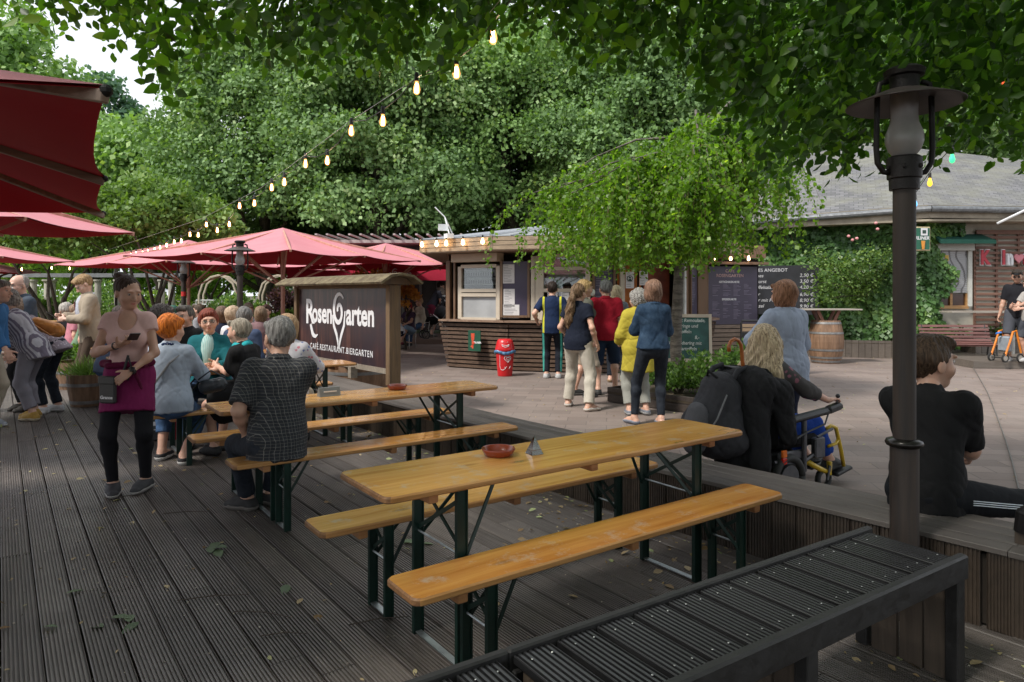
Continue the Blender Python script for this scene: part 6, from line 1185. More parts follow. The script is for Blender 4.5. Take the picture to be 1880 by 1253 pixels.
LYB = M_leaf('brightened_leaf', (.14, .24, .05), (.28, .42, .1), (.45, .6, .2), .35, .6); SG = 'garden shrubs behind the seated crowd'; rs = M_plain('rose_red', (.4, .03, .03), .6); ry = M_plain('blossom_cream', (.6, .5, .3), .6)  # LYB: leaf colour raised to look sunlit where trees shade the garden
for i, (u, Y, R, h, mt, l) in enumerate([(240, 25, 1.2, .95, LYB, 'bright green garden shrub right of the waitress head'), (350, 26, 1.2, .9, LYB, 'bright green garden shrub behind the man with glasses'), (430, 25.5, 1.1, 1.35, LB2, 'rose shrub with small red flowers beside the big lamp post'), (520, 24.5, 1.1, .8, LYB, 'yellow green low shrub left of the sign board'), (190, 32, 1.6, 1.9, LB2, 'green shrub between the pergola columns'), (280, 31, 2.2, 1.4, LYB, 'wide green shrub behind the pergola'), (60, 32, 1.8, 1.6, LB2, 'green shrub behind the masked man'), (125, 26, 1.4, 1.2, LY, 'light shrub with cream blossoms behind the blazer man'), (560, 31, 2., 2.2, LB, 'dark green shrub above the sign board'), (20, 32, 1.6, 1.9, LB2, 'green shrub at the left edge')]):
    q = at(u, 540, Y); shrub(q[0], Y, R, h, l, mt, 2600, .14, 60 + i, group=SG, flowers=(14, rs) if i in (2,) else ((16, ry) if i in (3, 7) else None))
LP_ = M_leaf('purple_leaf', (.05, .025, .04), (.11, .055, .08), (.2, .1, .12), .25); q = at(478, 540, 24); shrub(q[0] + .3, 25.5, .6, 1.6, 'dark purple leaved shrub beside the big lamp post', LP_, 2600, .11, 80)
LO = M_leaf('maple_orange', (.35, .13, .02), (.5, .25, .05), (.45, .12, .1), .35); q = at(690, 540, 18.5); tree(q[0] - .1, 18.5, 1.3, 2.15, .7, 'small orange leaved maple above the roofed sign', LO, 1500, .09, 81, trunk=.04, nc=18, name='small_maple'); q = at(745, 540, 19); tree(q[0], 19, .9, 1.75, .45, 'small orange maple in the shade right of the sign post', LO, 900, .09, 82, trunk=.04, nc=14, name='small_maple')
# hedge masses closing the view at the horizon
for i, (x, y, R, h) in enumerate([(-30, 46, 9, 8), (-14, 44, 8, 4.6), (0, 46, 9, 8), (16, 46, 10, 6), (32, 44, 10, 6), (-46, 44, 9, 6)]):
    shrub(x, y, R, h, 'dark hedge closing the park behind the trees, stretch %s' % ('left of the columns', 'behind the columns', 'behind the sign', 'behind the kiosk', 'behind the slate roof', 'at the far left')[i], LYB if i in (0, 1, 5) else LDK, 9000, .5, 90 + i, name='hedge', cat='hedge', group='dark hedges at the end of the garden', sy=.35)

for i, (x, y, R, h) in enumerate([(-27, 38, 4.5, 3.2), (-20, 39, 4.5, 3.4), (-13, 38, 4.5, 3.6), (-6.5, 37, 4, 4.5), (-.5, 36, 4, 5.)]): shrub(x, y, R, h * 1.25, 'wide fresh green bush at the end of the lawn, ' + ['leftmost', 'behind the columns', 'behind the red parasols', 'behind the sign', 'behind the pavilion'][i], LYB, 8000, .24, 140 + i, group='bushes closing the lawn', sy=.4)
# ------------------------------------------------------------ weeping birch in its planter
BX = np.array([(1243 - 940) / F * 10.3, 10.3, .1]); bt = empty('weeping_birch', BX, 0, 'weeping birch with bright green hanging leaves and pale trunk, in front of the kiosk', 'tree'); rg = np.random.default_rng(8)
t = NT('birch_bark'); v = t.coord(); n = t.noise(t.coord(scale=(3, 3, 16)), 1.6, 5, .7); n2 = t.noise(v, 14, 5); t.bump(n2, .6, .02); BB = t.fin(t.mix(t.ramp(n, [(.44, 0.), (.56, 1.)]), (.07, .06, .05), t.mix(n2, (.09, .075, .065), (.2, .175, .15))), .85)
m = MB(); m.tube([(.03, 0, -.1), (.03, 0, .1), (-.02, 0, .6), (0, .02, 1.1), (.02, 0, 1.6), (.06, 0, 2.2), (.12, 0, 2.8), (.25, .0, 3.4), (.5, 0, 4.0), (.8, 0, 4.35)], [.12, .1, .088, .083, .078, .07, .06, .05, .035, .015], 12); m.build('trunk', BB, bt, smooth=True)
strands = []; m = MB()
for i in range(50):
    a = rg.random() * 2 * pi; big = 2.3 + rg.random() * .65 if math.cos(a) < 0 else 1.35 + rg.random() * .4; rx, ry_ = big, big * .72; z0 = 2.1 + rg.random() * 1.6; end = V(math.cos(a) * rx * (.55 + .45 * rg.random()), math.sin(a) * ry_, 0)
    zt = 3.75 - .38 * np.hypot(end[0], end[1] * 1.3) + (.25 if end[0] > 0 else 0) + rg.normal() * .12; zt = max(zt, z0 - .2) if np.hypot(end[0], end[1]) < 1.4 else zt
    s0 = V(.05 + (z0 - 2) * .12, 0, z0); mid = (s0 + end * .9) / 2; mid[2] = max(z0, zt) + .35 * rg.random() + .1; e_ = V(end[0], end[1], zt); bp = [s0, s0 * .6 + mid * .4 + V(0, 0, .1), mid, mid * .4 + e_ * .6 + V(0, 0, .06), e_]; m.tube(bp, [.032, .024, .018, .011, .006], 6)
    for q in range(20):
        f = .25 + .75 * rg.random(); j = min(int(f * 4), 3); p = bp[j] + (bp[j + 1] - bp[j]) * (f * 4 - j); d = V(rg.normal() * .35, rg.normal() * .35, 0) + unit(V(end[0], end[1], 0)) * .12; L = (.35 + rg.random() * 1.05); zb = max(1.74 + rg.random() * .4, p[2] - L * (1.25 if np.hypot(end[0], end[1]) > 1.2 else 1))
        if zb < p[2] - .12: strands.append((p, d, zb))
m.build('branches', BB, bt, smooth=True); Pn = []; An = []; m = MB()
for p, d, zb in strands:
    n_ = int((p[2] - zb) / .034) + 3; f = np.linspace(0, 1, n_); c = p + np.outer(np.sin(f * pi * .5), d) + np.outer(f ** 1.5, V(0, 0, zb - p[2])); c[:, :2] += np.cumsum(rg.normal(size=(n_, 2)) * .006, 0); k = rg.integers(1, 3, n_)
    for j in range(2): Pn.append(c + rg.normal(size=c.shape) * .032); a = rdir(n_, rg); a[:, 2] = -.35 - abs(a[:, 2]) * .6; An.append(unit(a))
    m.tube([c[0], c[n_ // 3], c[2 * n_ // 3], c[-1]], .0022, 3, cap=False)
m.build('twigs', M_plain('twig_brown', (.1, .06, .03), .8), bt); Pn = np.concatenate(Pn); An = np.concatenate(An); nn_ = len(Pn); sz = .06 * (.65 + .7 * rg.random(nn_))
LBI = M_leaf('birch_leaf', (.075, .16, .018), (.16, .29, .032), (.40, .52, .07), .5, .4); leaves('crown', Pn, An, rdir(nn_, rg), sz, sz * .8, LBI, bt, rnd=rg.random(nn_) * (.55 + .45 * rg.random(nn_)))
print('birch leaves', nn_)
# greenery in the planter and barrels
LG = M_leaf('herb_leaf', (.05, .11, .02), (.11, .21, .05), (.22, .33, .1), .35)
for i, (du, dv) in enumerate([(.45, .3), (.85, .55), (1.25, .35), (1.5, .75), (1.8, .4), (.5, .8), (1.1, .85)]):
    q = c0 + e1 * du + e2 * dv; shrub(q[0], q[1], .28, .28 + .2 * random.random() + (.3 if i in (2, 4) else 0), 'leafy herb plant in the birch planter, ' + ['at its left front corner', 'left of the trunk', 'right of the trunk, tall', 'behind and right of the trunk', 'tall at the backpack', 'at the back left', 'behind the trunk'][i], LG, 900, .055, 110 + i, z=.13, name='herb_plant', cat='plant', group='plants in the birch planter')
q = gp(146, 712); shrub(q[0], q[1], .42, .3, 'low leafy plant filling the wider barrel planter', LG, 2200, .06, 120, z=.38, name='leafy_plant', cat='plant'); q = gp(161, 744); rg = np.random.default_rng(9)
gr = empty('grassy_plant', (q[0], q[1], .38), 0, 'pale grassy plant growing out of the nearer barrel planter', 'plant'); n_ = 420; b = rg.normal(size=(n_, 3)) * V(.1, .1, 0); A = unit(np.concatenate([rg.normal(size=(n_, 2)) * .75, np.full((n_, 1), .9)], 1)); leaves('blades', b, A, rdir(n_, rg), .2 + .2 * rg.random(n_), .012, LY, gr)
# ivy on the building
rg = np.random.default_rng(12); iv = empty('ivy', bo + V(0, 0, 0), 0, 'thick dark green ivy covering the left wall of the building and its corner', 'ivy'); LI = M_leaf('ivy_leaf', (.035, .09, .025), (.085, .18, .045), (.2, .33, .08), .25, .4)
e2_ = unit(CB - CA); n2_ = V(e2_[1], -e2_[0], 0); Lw = np.linalg.norm(CB - CA); e3 = unit(CC - CB); n3 = V(e3[1], -e3[0], 0); P = []; N = []
n_ = 15000; s = rg.random(n_) * (Lw + .3); z = .3 + rg.random(n_) * 3.1; bulge = .10 + .16 * (np.sin(s * 2.3 + z * 1.7) * np.sin(z * 2.9 + s * .8 + 1) + 1) / 2 + .1 * (np.sin(s * 7 + z * 5) > .2)
dd = bulge * (.5 + .6 * rg.random(n_)); P1 = CA - bo + np.outer(s, e2_) + np.outer(dd, n2_) + np.outer(z, UP); P.append(P1); N.append(np.tile(n2_, (n_, 1)))
n_ = 3600; s = rg.random(n_) ** 1.2 * .95; z = .3 + rg.random(n_) * 3.0; dd = (.1 + .2 * rg.random(n_)); k_ = (s < .55 + .25 * np.sin(z * 4)) | (z > 2.85); P1 = CB - bo + np.outer(s, e3) + np.outer(dd, n3) + np.outer(z, UP); P.append(P1[k_]); N.append(np.tile(n3, (k_.sum(), 1)))
P = np.concatenate(P); N = np.concatenate(N); n_ = len(P); A = unit(rdir(n_, rg) * .6 + V(0, 0, -1)); Nn = unit(N + rdir(n_, rg) * .55 + UP * .3); sz = .11 * (.6 + .7 * rg.random(n_)); leaves('leaves', P, A, Nn, sz, sz * .95, LI, iv, rnd=np.clip(.5 + .5 * np.sin(P_h(P, 3.1)), 0, 1) * .6 + .4 * rg.random(n_))
m = MB(); [m.tube([CA - bo + e2_ * s_ + n2_ * .06 + UP * .2, CA - bo + e2_ * (s_ + .2) + n2_ * .07 + UP * 1.5, CA - bo + e2_ * (s_ - .1) + n2_ * .07 + UP * 3.], [.03, .02, .01], 5) for s_ in (1., 2.2, 3.1, 4.2)]; m.build('stems', bark, iv)
def spray(name, o, dirs, label, mat, leaf, n, seed, group=None, r=.006):
    rg = np.random.default_rng(seed); rt = empty(name, o, 0, label, 'shrub', group); P = []; A = []; m = MB()
    for d, L in dirs:
        d = unit(np.array(d, float)); pts = [V(0, 0, 0)]
        for k in range(8): pts.append(pts[-1] + (d + V(0, 0, .25 - k * .09) + rg.normal(size=3) * .12) * L / 8)
        m.tube(pts, list(np.linspace(r * 2, r * .6, 9)), 4)
        for k in range(1, 9):
            for j in range(n): q = pts[k] + rg.normal(size=3) * .075 * L; P.append(q); A.append(unit(rg.normal(size=3) + d * .6 + V(0, 0, -.2)))
    m.build('stems', bark, rt); P = np.array(P); sz = leaf * (.6 + .8 * rg.random(len(P))); leaves('leaves', P, np.array(A), unit(rdir(len(P), rg) + UP * 1.2), sz, sz * .6, mat, rt, rnd=rg.random(len(P))); return rt, P
o = CA + e2_ * 3.6 + n2_ * .35 + UP * 1.5; rt, Pr = spray('climbing_rose', o, [((-1., -.2 + .2 * math.sin(k * 2), .75 - .17 * k), 1.9 - .13 * k) for k in range(6)] + [((.2 - .3 * k, -.4, 1. - .1 * k), 1.3) for k in range(4)] + [((.5, -.3, .9), 1.)], 'bright green climbing rose reaching out from the ivy over the blackboard', LY, .075, 34, 15)
m = MB(); [m.ball(at(u, v, 16.) - o, (.038, .038, .034), 7, 5) for u, v in ((1558, 434), (1565, 441), (1573, 438), (1608, 410), (1611, 421))]; m.build('pink_roses', M_plain('rose_pink', (.65, .28, .28), .6), rt)
for i, x in enumerate((10.4, 11.9, 12.6, 14.)): spray('fern_plant', V(x, 16.25, .35), [((math.cos(a), math.sin(a) * .5, .8), .55) for a in np.arange(0, 6.2, .8)], 'small fern like plant under the serving shelf, ' + ('beside the left bench', 'behind the shelf legs', 'between the shelf legs', 'at the right bench')[i], LG, .07, 6, 130 + i, 'plants under the serving shelf')

# ------------------------------------------------------------ the big tree overhead: trunk behind the camera, boughs reaching over the deck
rg = np.random.default_rng(21); TX = V(5.6, -2.2, 0); ot = empty('overhanging_tree', TX, 0, 'tree whose leafy boughs hang into the top of the whole photo from above', 'tree'); m = MB(); m.tube([(0, 0, -.1), (0, 0, .3), (-.05, 0, 2.), (-.1, .1, 3.6), (0, .2, 6.)], [.36, .28, .25, .2, .12], 14)
HL = M_leaf('hornbeam_leaf', (.02, .055, .008), (.055, .14, .015), (.16, .3, .035), .55, .45)
sil = np.array([(-60, 20), (0, 50), (60, 70), (100, 105), (130, 55), (170, 60), (200, 130), (235, 120), (260, 150), (300, 190), (345, 222), (372, 190), (400, 130), (450, 110), (520, 150), (600, 160), (640, 145), (700, 140), (760, 160), (832, 172), (850, 110), (880, 70), (905, 85), (960, 90), (1010, 110), (1060, 150), (1120, 150), (1180, 120), (1230, 140), (1260, 190), (1310, 220), (1360, 290), (1400, 345), (1440, 368), (1480, 330), (1520, 340), (1600, 330), (1650, 310), (1700, 340), (1740, 320), (1760, 260), (1800, 290), (1850, 330), (1900, 330), (1960, 330)], float)
def zlim(x, y):   # lowest leaf height over a point, as the boughs hang
    return H + (YH - np.interp(940 + F * x / y, sil[:, 0], sil[:, 1])) * y / F
P = []; A = []; N = []; nodes = [V(-3.2, 3.6, 3.6), V(-1.6, 3.8, 3.5), V(0., 3.6, 3.4), V(1.4, 3.8, 3.3), V(2.6, 3.6, 3.1), V(3.6, 3.4, 3.0), V(2.2, 2.9, 3.2), V(-.8, 2.9, 3.4)]
for q in nodes: m.tube([V(-.05, .1, 3.4), V(-.3, 1.5, 4.3), (q - TX) * .55 + V(0, 0, 2.), q - TX + V(.3, -.4, .35), q - TX], [.09, .07, .05, .025, .012], 7)
ntw = 2100
for i in range(ntw):
    u = rg.uniform(-60, 1960) if rg.random() < .88 else rg.uniform(1150, 1960)
    if u < 900 and rg.random() < .08: continue
    if u < 330 and rg.random() < .3: continue
    y = rg.uniform(3.2, 5.4); x = (u - 940) / F * y; zl = zlim(x, y); dv = rg.random() ** 1.1 * (1.4 if u < 1150 else 1.7); tip = V(x, y, zl + .03 + dv * .85)
    if tip[2] > H + (YH + 160) * y / F: continue
    base = tip + V(rg.normal() * .22 + .15, rg.normal() * .15 - .05, .28 + rg.random() * .22); d = base - tip; n_ = 14; f = np.linspace(0, 1, n_); c = base + np.outer(f, tip - base) + np.outer(np.sin(f * pi), V(rg.normal() * .07, rg.normal() * .07, .08)); 
    if i % 3 == 0 or tip[2] - zl < .4: m.tube([c[0] + V(.1, -.1, .35), c[0], c[4], c[8], c[12]], [.006, .005, .004, .003, .0015], 4)
    tdir = unit(tip - base); sd = unit(np.cross(tdir, V(rg.normal() * .4, rg.normal() * .4, 1)))
    for k in range(n_):
        sgn_ = 1 if k % 2 else -1; a = unit(tdir * .55 + sd * sgn_ * .85 + rg.normal(size=3) * .22 + V(0, 0, -.25)); P.append(c[k]); A.append(a); N.append(unit(np.cross(tdir, sd) * 1. + rg.normal(size=3) * .38))
P = np.array(P); A = np.array(A); N = np.array(N); ok = P[:, 2] > zlim(P[:, 0], np.maximum(P[:, 1], 1.)) + .01; ok &= ~((P[:, 0] / P[:, 1] > .49) & (P[:, 0] / P[:, 1] < .66) & (P[:, 1] < 3.5) & (P[:, 2] < H + (YH - 110) * P[:, 1] / F)); P, A, N = P[ok], A[ok], N[ok]; sz = .074 * (.7 + .6 * rg.random(len(P)))
leaves('hanging_leaves', P - TX, A, N, sz, sz * .6, HL, ot, shape='oval', rnd=rg.random(len(P))); print('near leaves', len(P))
# crown above and behind, which shades the deck
n_ = 30000; Pc = np.stack([rg.uniform(-4.5, 8., n_), rg.uniform(-6., 5.2, n_), np.zeros(n_)], 1); edge = H + 620 * np.maximum(Pc[:, 1], .1) / F; Pc[:, 2] = np.maximum(3.3 + rg.random(n_) * 2.6, np.where(Pc[:, 1] > 0, edge + .15 + rg.random(n_) * 1.8, 0)); hole = np.sin(Pc[:, 0] * 1.5 + 1) * np.sin(Pc[:, 1] * 1.7) + .25 * (Pc[:, 0] * .35) > -.55; Pc = Pc[hole]; n_ = len(Pc)
A = unit(rdir(n_, rg) + V(0, 0, -.3)); sz = .17 * (.7 + .6 * rg.random(n_)); leaves('upper_crown', Pc - TX, A, unit(rdir(n_, rg) * .7 + UP), sz, sz * .62, HL, ot, rnd=rg.random(n_)); 
for i in range(12): a = rg.random() * 6.3; m.tube([V(-.08, .1, 3.2), V(math.cos(a) * 1.8, math.sin(a) * 1.6, 4.5), V(math.cos(a) * 4.5, math.sin(a) * 3., 5.)], [.1, .06, .02], 7)
m.build('trunk', bark, ot, smooth=True)

# ------------------------------------------------------------ litter on the deck
rg = np.random.default_rng(31); n_ = 1500; s = rg.uniform(-1, 10, n_); tt = rg.uniform(-1, 3.55, n_); near = rg.random(n_) < .55; tt[near] = 3.5 - np.abs(rg.normal(size=near.sum())) * .35; P = np.outer(s, D2) + np.outer(tt, D1) + np.outer(np.full(n_, .004), UP); L = .02 + .05 * rg.random(n_) ** 2.2; A = rdir(n_, rg); A[:, 2] *= .25; N = unit(rdir(n_, rg) * .45 + UP)
LL = M_leaf('dry_leaf', (.2, .12, .05), (.48, .38, .22), (.3, .38, .16), .1, .6); o = leaves('fallen_leaves', P, A, N, L, L * .55, LL, None, 'oval'); tag(o, kind='stuff')
n_ = 3200; P = np.outer(rg.uniform(-1, 11, n_), D2) + np.outer(rg.uniform(-1.5, 3.5, n_), D1) + UP * .003; A = rdir(n_, rg); A[:, 2] *= .1; L = .006 + .011 * rg.random(n_) ** 2; o = leaves('petals', P, A, unit(rdir(n_, rg) * .4 + UP), L, L * .6, M_leaf('pale_petals', (.2, .16, .1), (.5, .46, .38), None, .05, .7), None); tag(o, kind='stuff')
n_ = 1500; P = np.stack([rg.uniform(-4, 12, n_), rg.uniform(4.6, 17, n_), np.full(n_, .003)], 1); ok = (P[:, 0] * .8 + P[:, 1] * .6 > 4.3) & (P[:, 1] > 3); P = P[ok]; n_ = len(P); L = .02 + .03 * rg.random(n_) ** 2; A = rdir(n_, rg); A[:, 2] *= .15; o = leaves('fallen_leaves', P, A, unit(rdir(n_, rg) * .3 + UP), L, L * .5, LL, None, 'oval'); tag(o, kind='stuff')
for i, (u, v, L) in enumerate([(120, 1092, .085), (78, 1153, .075), (528, 1075, .11), (222, 1143, .1), (398, 1012, .12), (762, 999, .09)]):
    p = gp(u, v) + V(0, 0, .006); n_ = 1 if i < 3 else 4; q = np.tile(p, (n_, 1)) + rg.normal(size=(n_, 3)) * V(.05, .03, 0) * (n_ > 1); A = rdir(n_, rg); A[:, 2] *= .1; o = leaves('fallen_leaf', q - p, A, unit(rdir(n_, rg) * .2 + UP), L, L * .5, M_leaf('green_litter', (.09, .13, .07), (.13, .18, .1), None, .1, .6), None, 'oval'); o.location = p
    tag(o, ['grey green leaf flat on the boards, lower left', 'smaller green leaf below it near the left edge', 'pale leaf left of the nearest bench', 'torn green leaves in the lower left', 'crumpled leaves below the checked shirt man', 'pale yellow leaf under the foreground table'][i], 'leaf', 'larger leaves on the deck')
m = MB(); 
for u, v, a, L in ((325, 1105, .2, .34), (430, 1125, -.2, .3), (300, 945, .15, .3), (640, 1150, .3, .28), (850, 1060, .1, .12), (210, 915, .2, .2), (480, 1170, .1, .2)):
    p = gp(u, v) + V(0, 0, .006); d = V(math.cos(a), math.sin(a), 0) * L; m.tube([p, p + d * .5 + V(0, .015, .004), p + d], [.003, .003, .0015], 4)
o = m.build('fallen_twigs', M_plain('twig_dark', (.06, .045, .035), .8)); tag(o, kind='stuff')
# ------------------------------------------------------------ the people
def W2L(loc, face, p):
    a = math.radians(face - 90); d = np.array(p, float) - np.array(loc, float); c, s_ = math.cos(a), math.sin(a); return V(d[0] * c + d[1] * s_, -d[0] * s_ + d[1] * c, d[2])
def XY(u, Y, z=0.): return V((u - 940) / F * Y, Y, z)
C = lambda *a, **k: M_cloth(*a, **k)
navy = C('navy_cloth', (.012, .016, .035)); black = C('black_cloth', (.012, .012, .013)); jean = C('jeans', (.03, .06, .12), 'denim'); djean = C('dark_jeans', (.010, .013, .019), 'denim', (.028, .034, .046)); beige = C('beige_trousers', (.42, .36, .28)); greyt = C('grey_trousers', (.22, .21, .24))
white = C('white_cloth', (.6, .6, .62)); lblue = C('pale_blue_shirt', (.33, .38, .48)); BLK = ((.018, .018, .02), None)
def strap(pts, col, w=.012, name='strap'):
    def f(root, J, T, hp, s, Rt, Rh):
        m = MB(); m.tube([T(*p) for p in pts], w, 6); m.build(name, M_plain('strap_%s' % repr(col), col, .6), root)
    return f
# waitress
loc = gp(238, 903); fc_ = -72
def wx(root, J, T, hp, s, Rt, Rh):
    w_ = J['wL']; e_ = J['eL']; d = unit(w_ - e_); m = MB(); m.tube([w_ - d * .035, w_ - d * .01], .031, 12); wo = m.build('watch_strap', M_plain('rubber_black', (.01, .01, .012), .5), root); m = MB(); m.box(w_ - d * .022 + V(-.01, .03, .012), (.035, .02, .035), bev=.004); m.build('watch_face', M_plain('watch_glass', (.01, .012, .015), .1), wo)
    w_ = J['wR']; d = unit(w_ - J['eR']); m = MB(); m.tube([w_ - d * .04, w_ - d * .03], .03, 12); m.build('bracelet', M_plain('rubber_black', (.01, .01, .012), .5), root)
    m = MB(); m.tube([T(-.02, .14, .2), T(0.0, .17, .1), T(.03, .165, .02)], .009, 6); m.tube([T(-.02, .15, .2), T(-.05, .17, .1), T(-.02, .16, .0)], .006, 6); m.build('lanyard', M_plain('rubber_black', (.01, .01, .012), .5), root)
    f = Fld(); f.cone(T(-.17, .06, .13), T(.17, .06, .13), .03, k=.02, flat=(V(0, 1, 0), 1.)); f.cone(T(-.12, .14, .12), T(.12, .14, .12), .022, k=.02); f.cone(T(-.12, .14, .12), T(-.17, .06, .13), .022); f.cone(T(.12, .14, .12), T(.17, .06, .13), .022); f.cone(T(-.06, .165, .1), T(-.12, .18, -.06), .016, .012, .01); npmesh('apron_band', *f.mesh(.009, fold(.003, 60, 3)), C('apron_band', (.10, .006, .035)), root, True)
person('young waitress in a pale pink top and magenta apron looking at her phone', loc, fc_, h=1.68, fem=True, g=.93, lod=0, skin='tan', RH=(.02, .27, 1.17), LH=(-.05, .25, .96), elbow=((.9, -.5, -.6), (-1, -.4, -.3)), palm=((( -.4, .1, .7), (-.75, .55, .25)), ((0, -.8, -.3), (.75, .2, -.55))), curl=(48, 28), head=(38, -14, 0), lean=2,
       RF=(.115, .0, .085), LF=(-.105, -.05, .085), top=(C('pink_jersey', (.62, .41, .38), weave=.08), dict(sleeve=.36, v=(.07, .085, 0), hem=.1, i=.01, fold=.004)), bottom=('skirt', C('magenta_apron', (.17, .012, .075)), dict(len=.62, waist=.14, fold=.006, i=.02)), shoes=((.03, .03, .035), (.3, .29, .28)), hair=('bun', (.045, .026, .018)), toes=(12, -18), extra=wx, under=C('black_leggings', (.012, .012, .015), weave=.05))
ph = empty('smartphone', loc + V(.02, 0, 0), math.radians(fc_ - 90), 'dark smartphone in the hand of the waitress', 'phone'); M_ = rotm(20, 22, 0); m = MB(); m.box((-.085, .375, 1.235), (.07, .14, .009), M=M_, bev=.003); m.build('case', M_plain('phone_dark', (.02, .02, .022), .3), ph); m = MB(); m.box(np.array((-.085, .375, 1.235)) + M_ @ V(0, 0, .0052), (.063, .13, .001), M=M_); m.build('screen', M_plain('phone_screen', (.08, .085, .09), .08), ph)
po2 = empty('belt_pouch', loc, math.radians(fc_ - 90), 'black waiter pouch with white lettering at the hip of the waitress', 'pouch'); m = MB(); m.box((.10, .215, .83), (.13, .035, .2), rz=-.45, bev=.01); m.build('pouch', M_plain('pouch_black', (.012, .012, .013), .35), po2); m = MB(); m.box((.103, .225, .905), (.134, .035, .06), rz=-.45, bev=.006); m.build('flap', M_plain('pouch_black', (.012, .012, .013), .35), po2)
m = MB(); ax_ = V(-math.cos(-.45), -math.sin(-.45), 0); put_text(m, 'Granos', V(.10, .215, .765) + V(math.sin(.45), math.cos(.45), 0) * .019, ax_, UP, .034, fat=.001, ext=.001); m.build('white_lettering', wh, po2)
# man in the checked shirt
sp = gp(429, 857, .48); loc = sp + D1 * .31 + D2 * .13; loc[2] = 0; fc_ = 128; A_ = lambda u, v: W2L(loc, fc_, gp(u, v) + V(0, 0, .085))
person('heavy grey haired man in a dark checked shirt sitting on the bench, seen from behind', loc, fc_, h=1.77, g=.97, lod=0, skin='tan', sit=.48, lean=9, twist=-28, RF=A_(497, 925), LF=A_(455, 935), toes=(35, 35), knees=((.2, 1, .6), (-.3, 1, .6)), LH=W2L(loc, fc_, at(452, 800, loc[1] + .05)), RH=(.12, .35, .62), elbow=((1, -.4, -.6), (-.8, -.9, -.2)), head=(2, -8, 0), curl=(40, 30), belly=.03,
       top=(C('checked_shirt', (.035, .038, .045), 'plaid', (.18, .175, .165), k=.021), dict(sleeve=.86, hem=-.1, collar=True, i=.022, fold=.008)), bottom=('trousers', djean), shoes=((.012, .012, .013), (.12, .11, .1)), hair=('crop', (.14, .13, .12), (.32, .31, .3)))
def sitb(label, loc, face, **k):
    d = dict(sit=.48, lod=1); d.update(k); return person(label, loc, face, **d)
# table group
loc = V(-3.08, 6.12, 0); sitb('woman with short bright orange hair and pale blue shirt, seen from behind', loc, 98, h=1.68, fem=True, g=1.12, skin='fair', lean=6, RF=(.1, .1, .085), LF=(-.16, .3, .085), RH=(.14, .42, .82), LH=(-.1, .42, .82), head=(-30, -4, 0), top=(C('light_blue_blouse', (.36, .42, .5)), dict(sleeve=1.75, hem=-.06, i=.024, fold=.008, collar=C('dotted_scarf', (.015, .03, .08), 'floral', (.4, .4, .45), k=.012))), bottom=('trousers', jean, dict(len=1.6)), shoes=((.015, .015, .018), (.6, .58, .55), .05), hair=('pixie', (.52, .10, .008), (.85, .25, .03)), extra=strap([(.15, -.06, .49), (.05, -.155, .38), (-.1, -.165, .15), (-.2, -.1, .02)], (.2, .2, .2), .01), lod=0)
loc = V(-2.49, 6.58, 0); sitb('woman with turquoise scarf and black top in profile facing left', loc, 166, h=1.62, fem=True, g=1.05, lean=14, RH=(.02, .5, .80), LH=(.06, .46, .84), RF=(.08, .42, .085), LF=(-.1, .36, .085), head=(0, -4, 0), top=(black, dict(sleeve=.75, hem=-.06, i=.018, scarf=C('turquoise_scarf', (.03, .38, .42)))), bottom=('skirt', black, dict(len=.9)), shoes=BLK, hair=('crop', (.2, .16, .11), (.45, .4, .32)), lod=0)
loc = V(-2.24, 6.8, 0); sitb('woman with reddish blonde hair and white flowered top behind the checked shirt man', loc, 100, h=1.64, fem=True, g=1.15, lean=10, RH=(.2, .4, .82), LH=(-.1, .42, .82), head=(-10, -8, 0), top=(C('flower_top', (.6, .58, .6), 'floral', (.16, .2, .4), k=.055, c3_=(.55, .2, .25)), dict(sleeve=1.6, hem=-.08, i=.02)), bottom=('trousers', beige), shoes=BLK, hair=('bob', (.36, .2, .1), (.6, .4, .22)), extra=strap([(-.14, -.06, .49), (0, -.15, .36), (.15, -.15, .15)], (.05, .04, .04), .006))
loc = V(-3.24, 7.35, 0); sitb('woman with red-brown hair, glasses and teal cardigan facing the camera', loc, -78, h=1.76, fem=True, g=1.12, lean=8, RH=(.08, .44, .84), LH=(-.14, .44, .82), head=(12, 0, 6), glasses=True, top=(C('teal_cardigan', (.008, .11, .13)), dict(sleeve=1.85, hem=-.06, i=.02, inner=C('mint_blouse', (.3, .5, .48), 'stripe', (.42, .58, .56), k=.02), name='cardigan', v=(.045, .13, 0))), bottom=('trousers', jean), shoes=BLK, hair=('pixie', (.12, .02, .012), (.3, .07, .04)), lod=0)
loc = XY(352, 8.6); sitb('man with grey-brown hair and glasses in black, left of the teal cardigan woman', loc, -120, h=1.78, g=1.1, lean=6, head=(20, 0, 0), glasses=True, top=(black, dict(sleeve=.8)), bottom=('trousers', jean), shoes=BLK, hair=('quiff', (.07, .06, .05), (.17, .15, .13)))
CRW = 'people seated close together at the rear tables'
loc = XY(440, 8.5); sitb('man with grey hair and navy shirt seen from behind, above the scarf woman', loc, 85, h=1.76, g=1.1, lean=10, head=(10, -5, 0), top=(C('blue_grey_shirt', (.045, .065, .12)), dict(sleeve=1.6)), bottom=('trousers', jean), shoes=BLK, hair=('crop', (.12, .11, .1), (.25, .24, .23)), group=CRW)
loc = XY(424, 9.8); sitb('pale blonde person in white behind the navy shirt man', loc, 60, h=1.7, fem=True, lean=4, lod=2, top=(white, dict(sleeve=.7)), bottom=('trousers', jean), shoes=BLK, hair=('bob', (.42, .28, .16), (.66, .5, .36)), group=CRW)
loc = XY(408, 10.6); sitb('brown haired person partly hidden between teal cardigan and blonde', loc, 100, h=1.66, fem=True, lod=2, top=(navy, dict(sleeve=.7)), bottom=('trousers', jean), shoes=BLK, hair=('bob', (.1, .06, .04), (.22, .14, .1)), group=CRW)
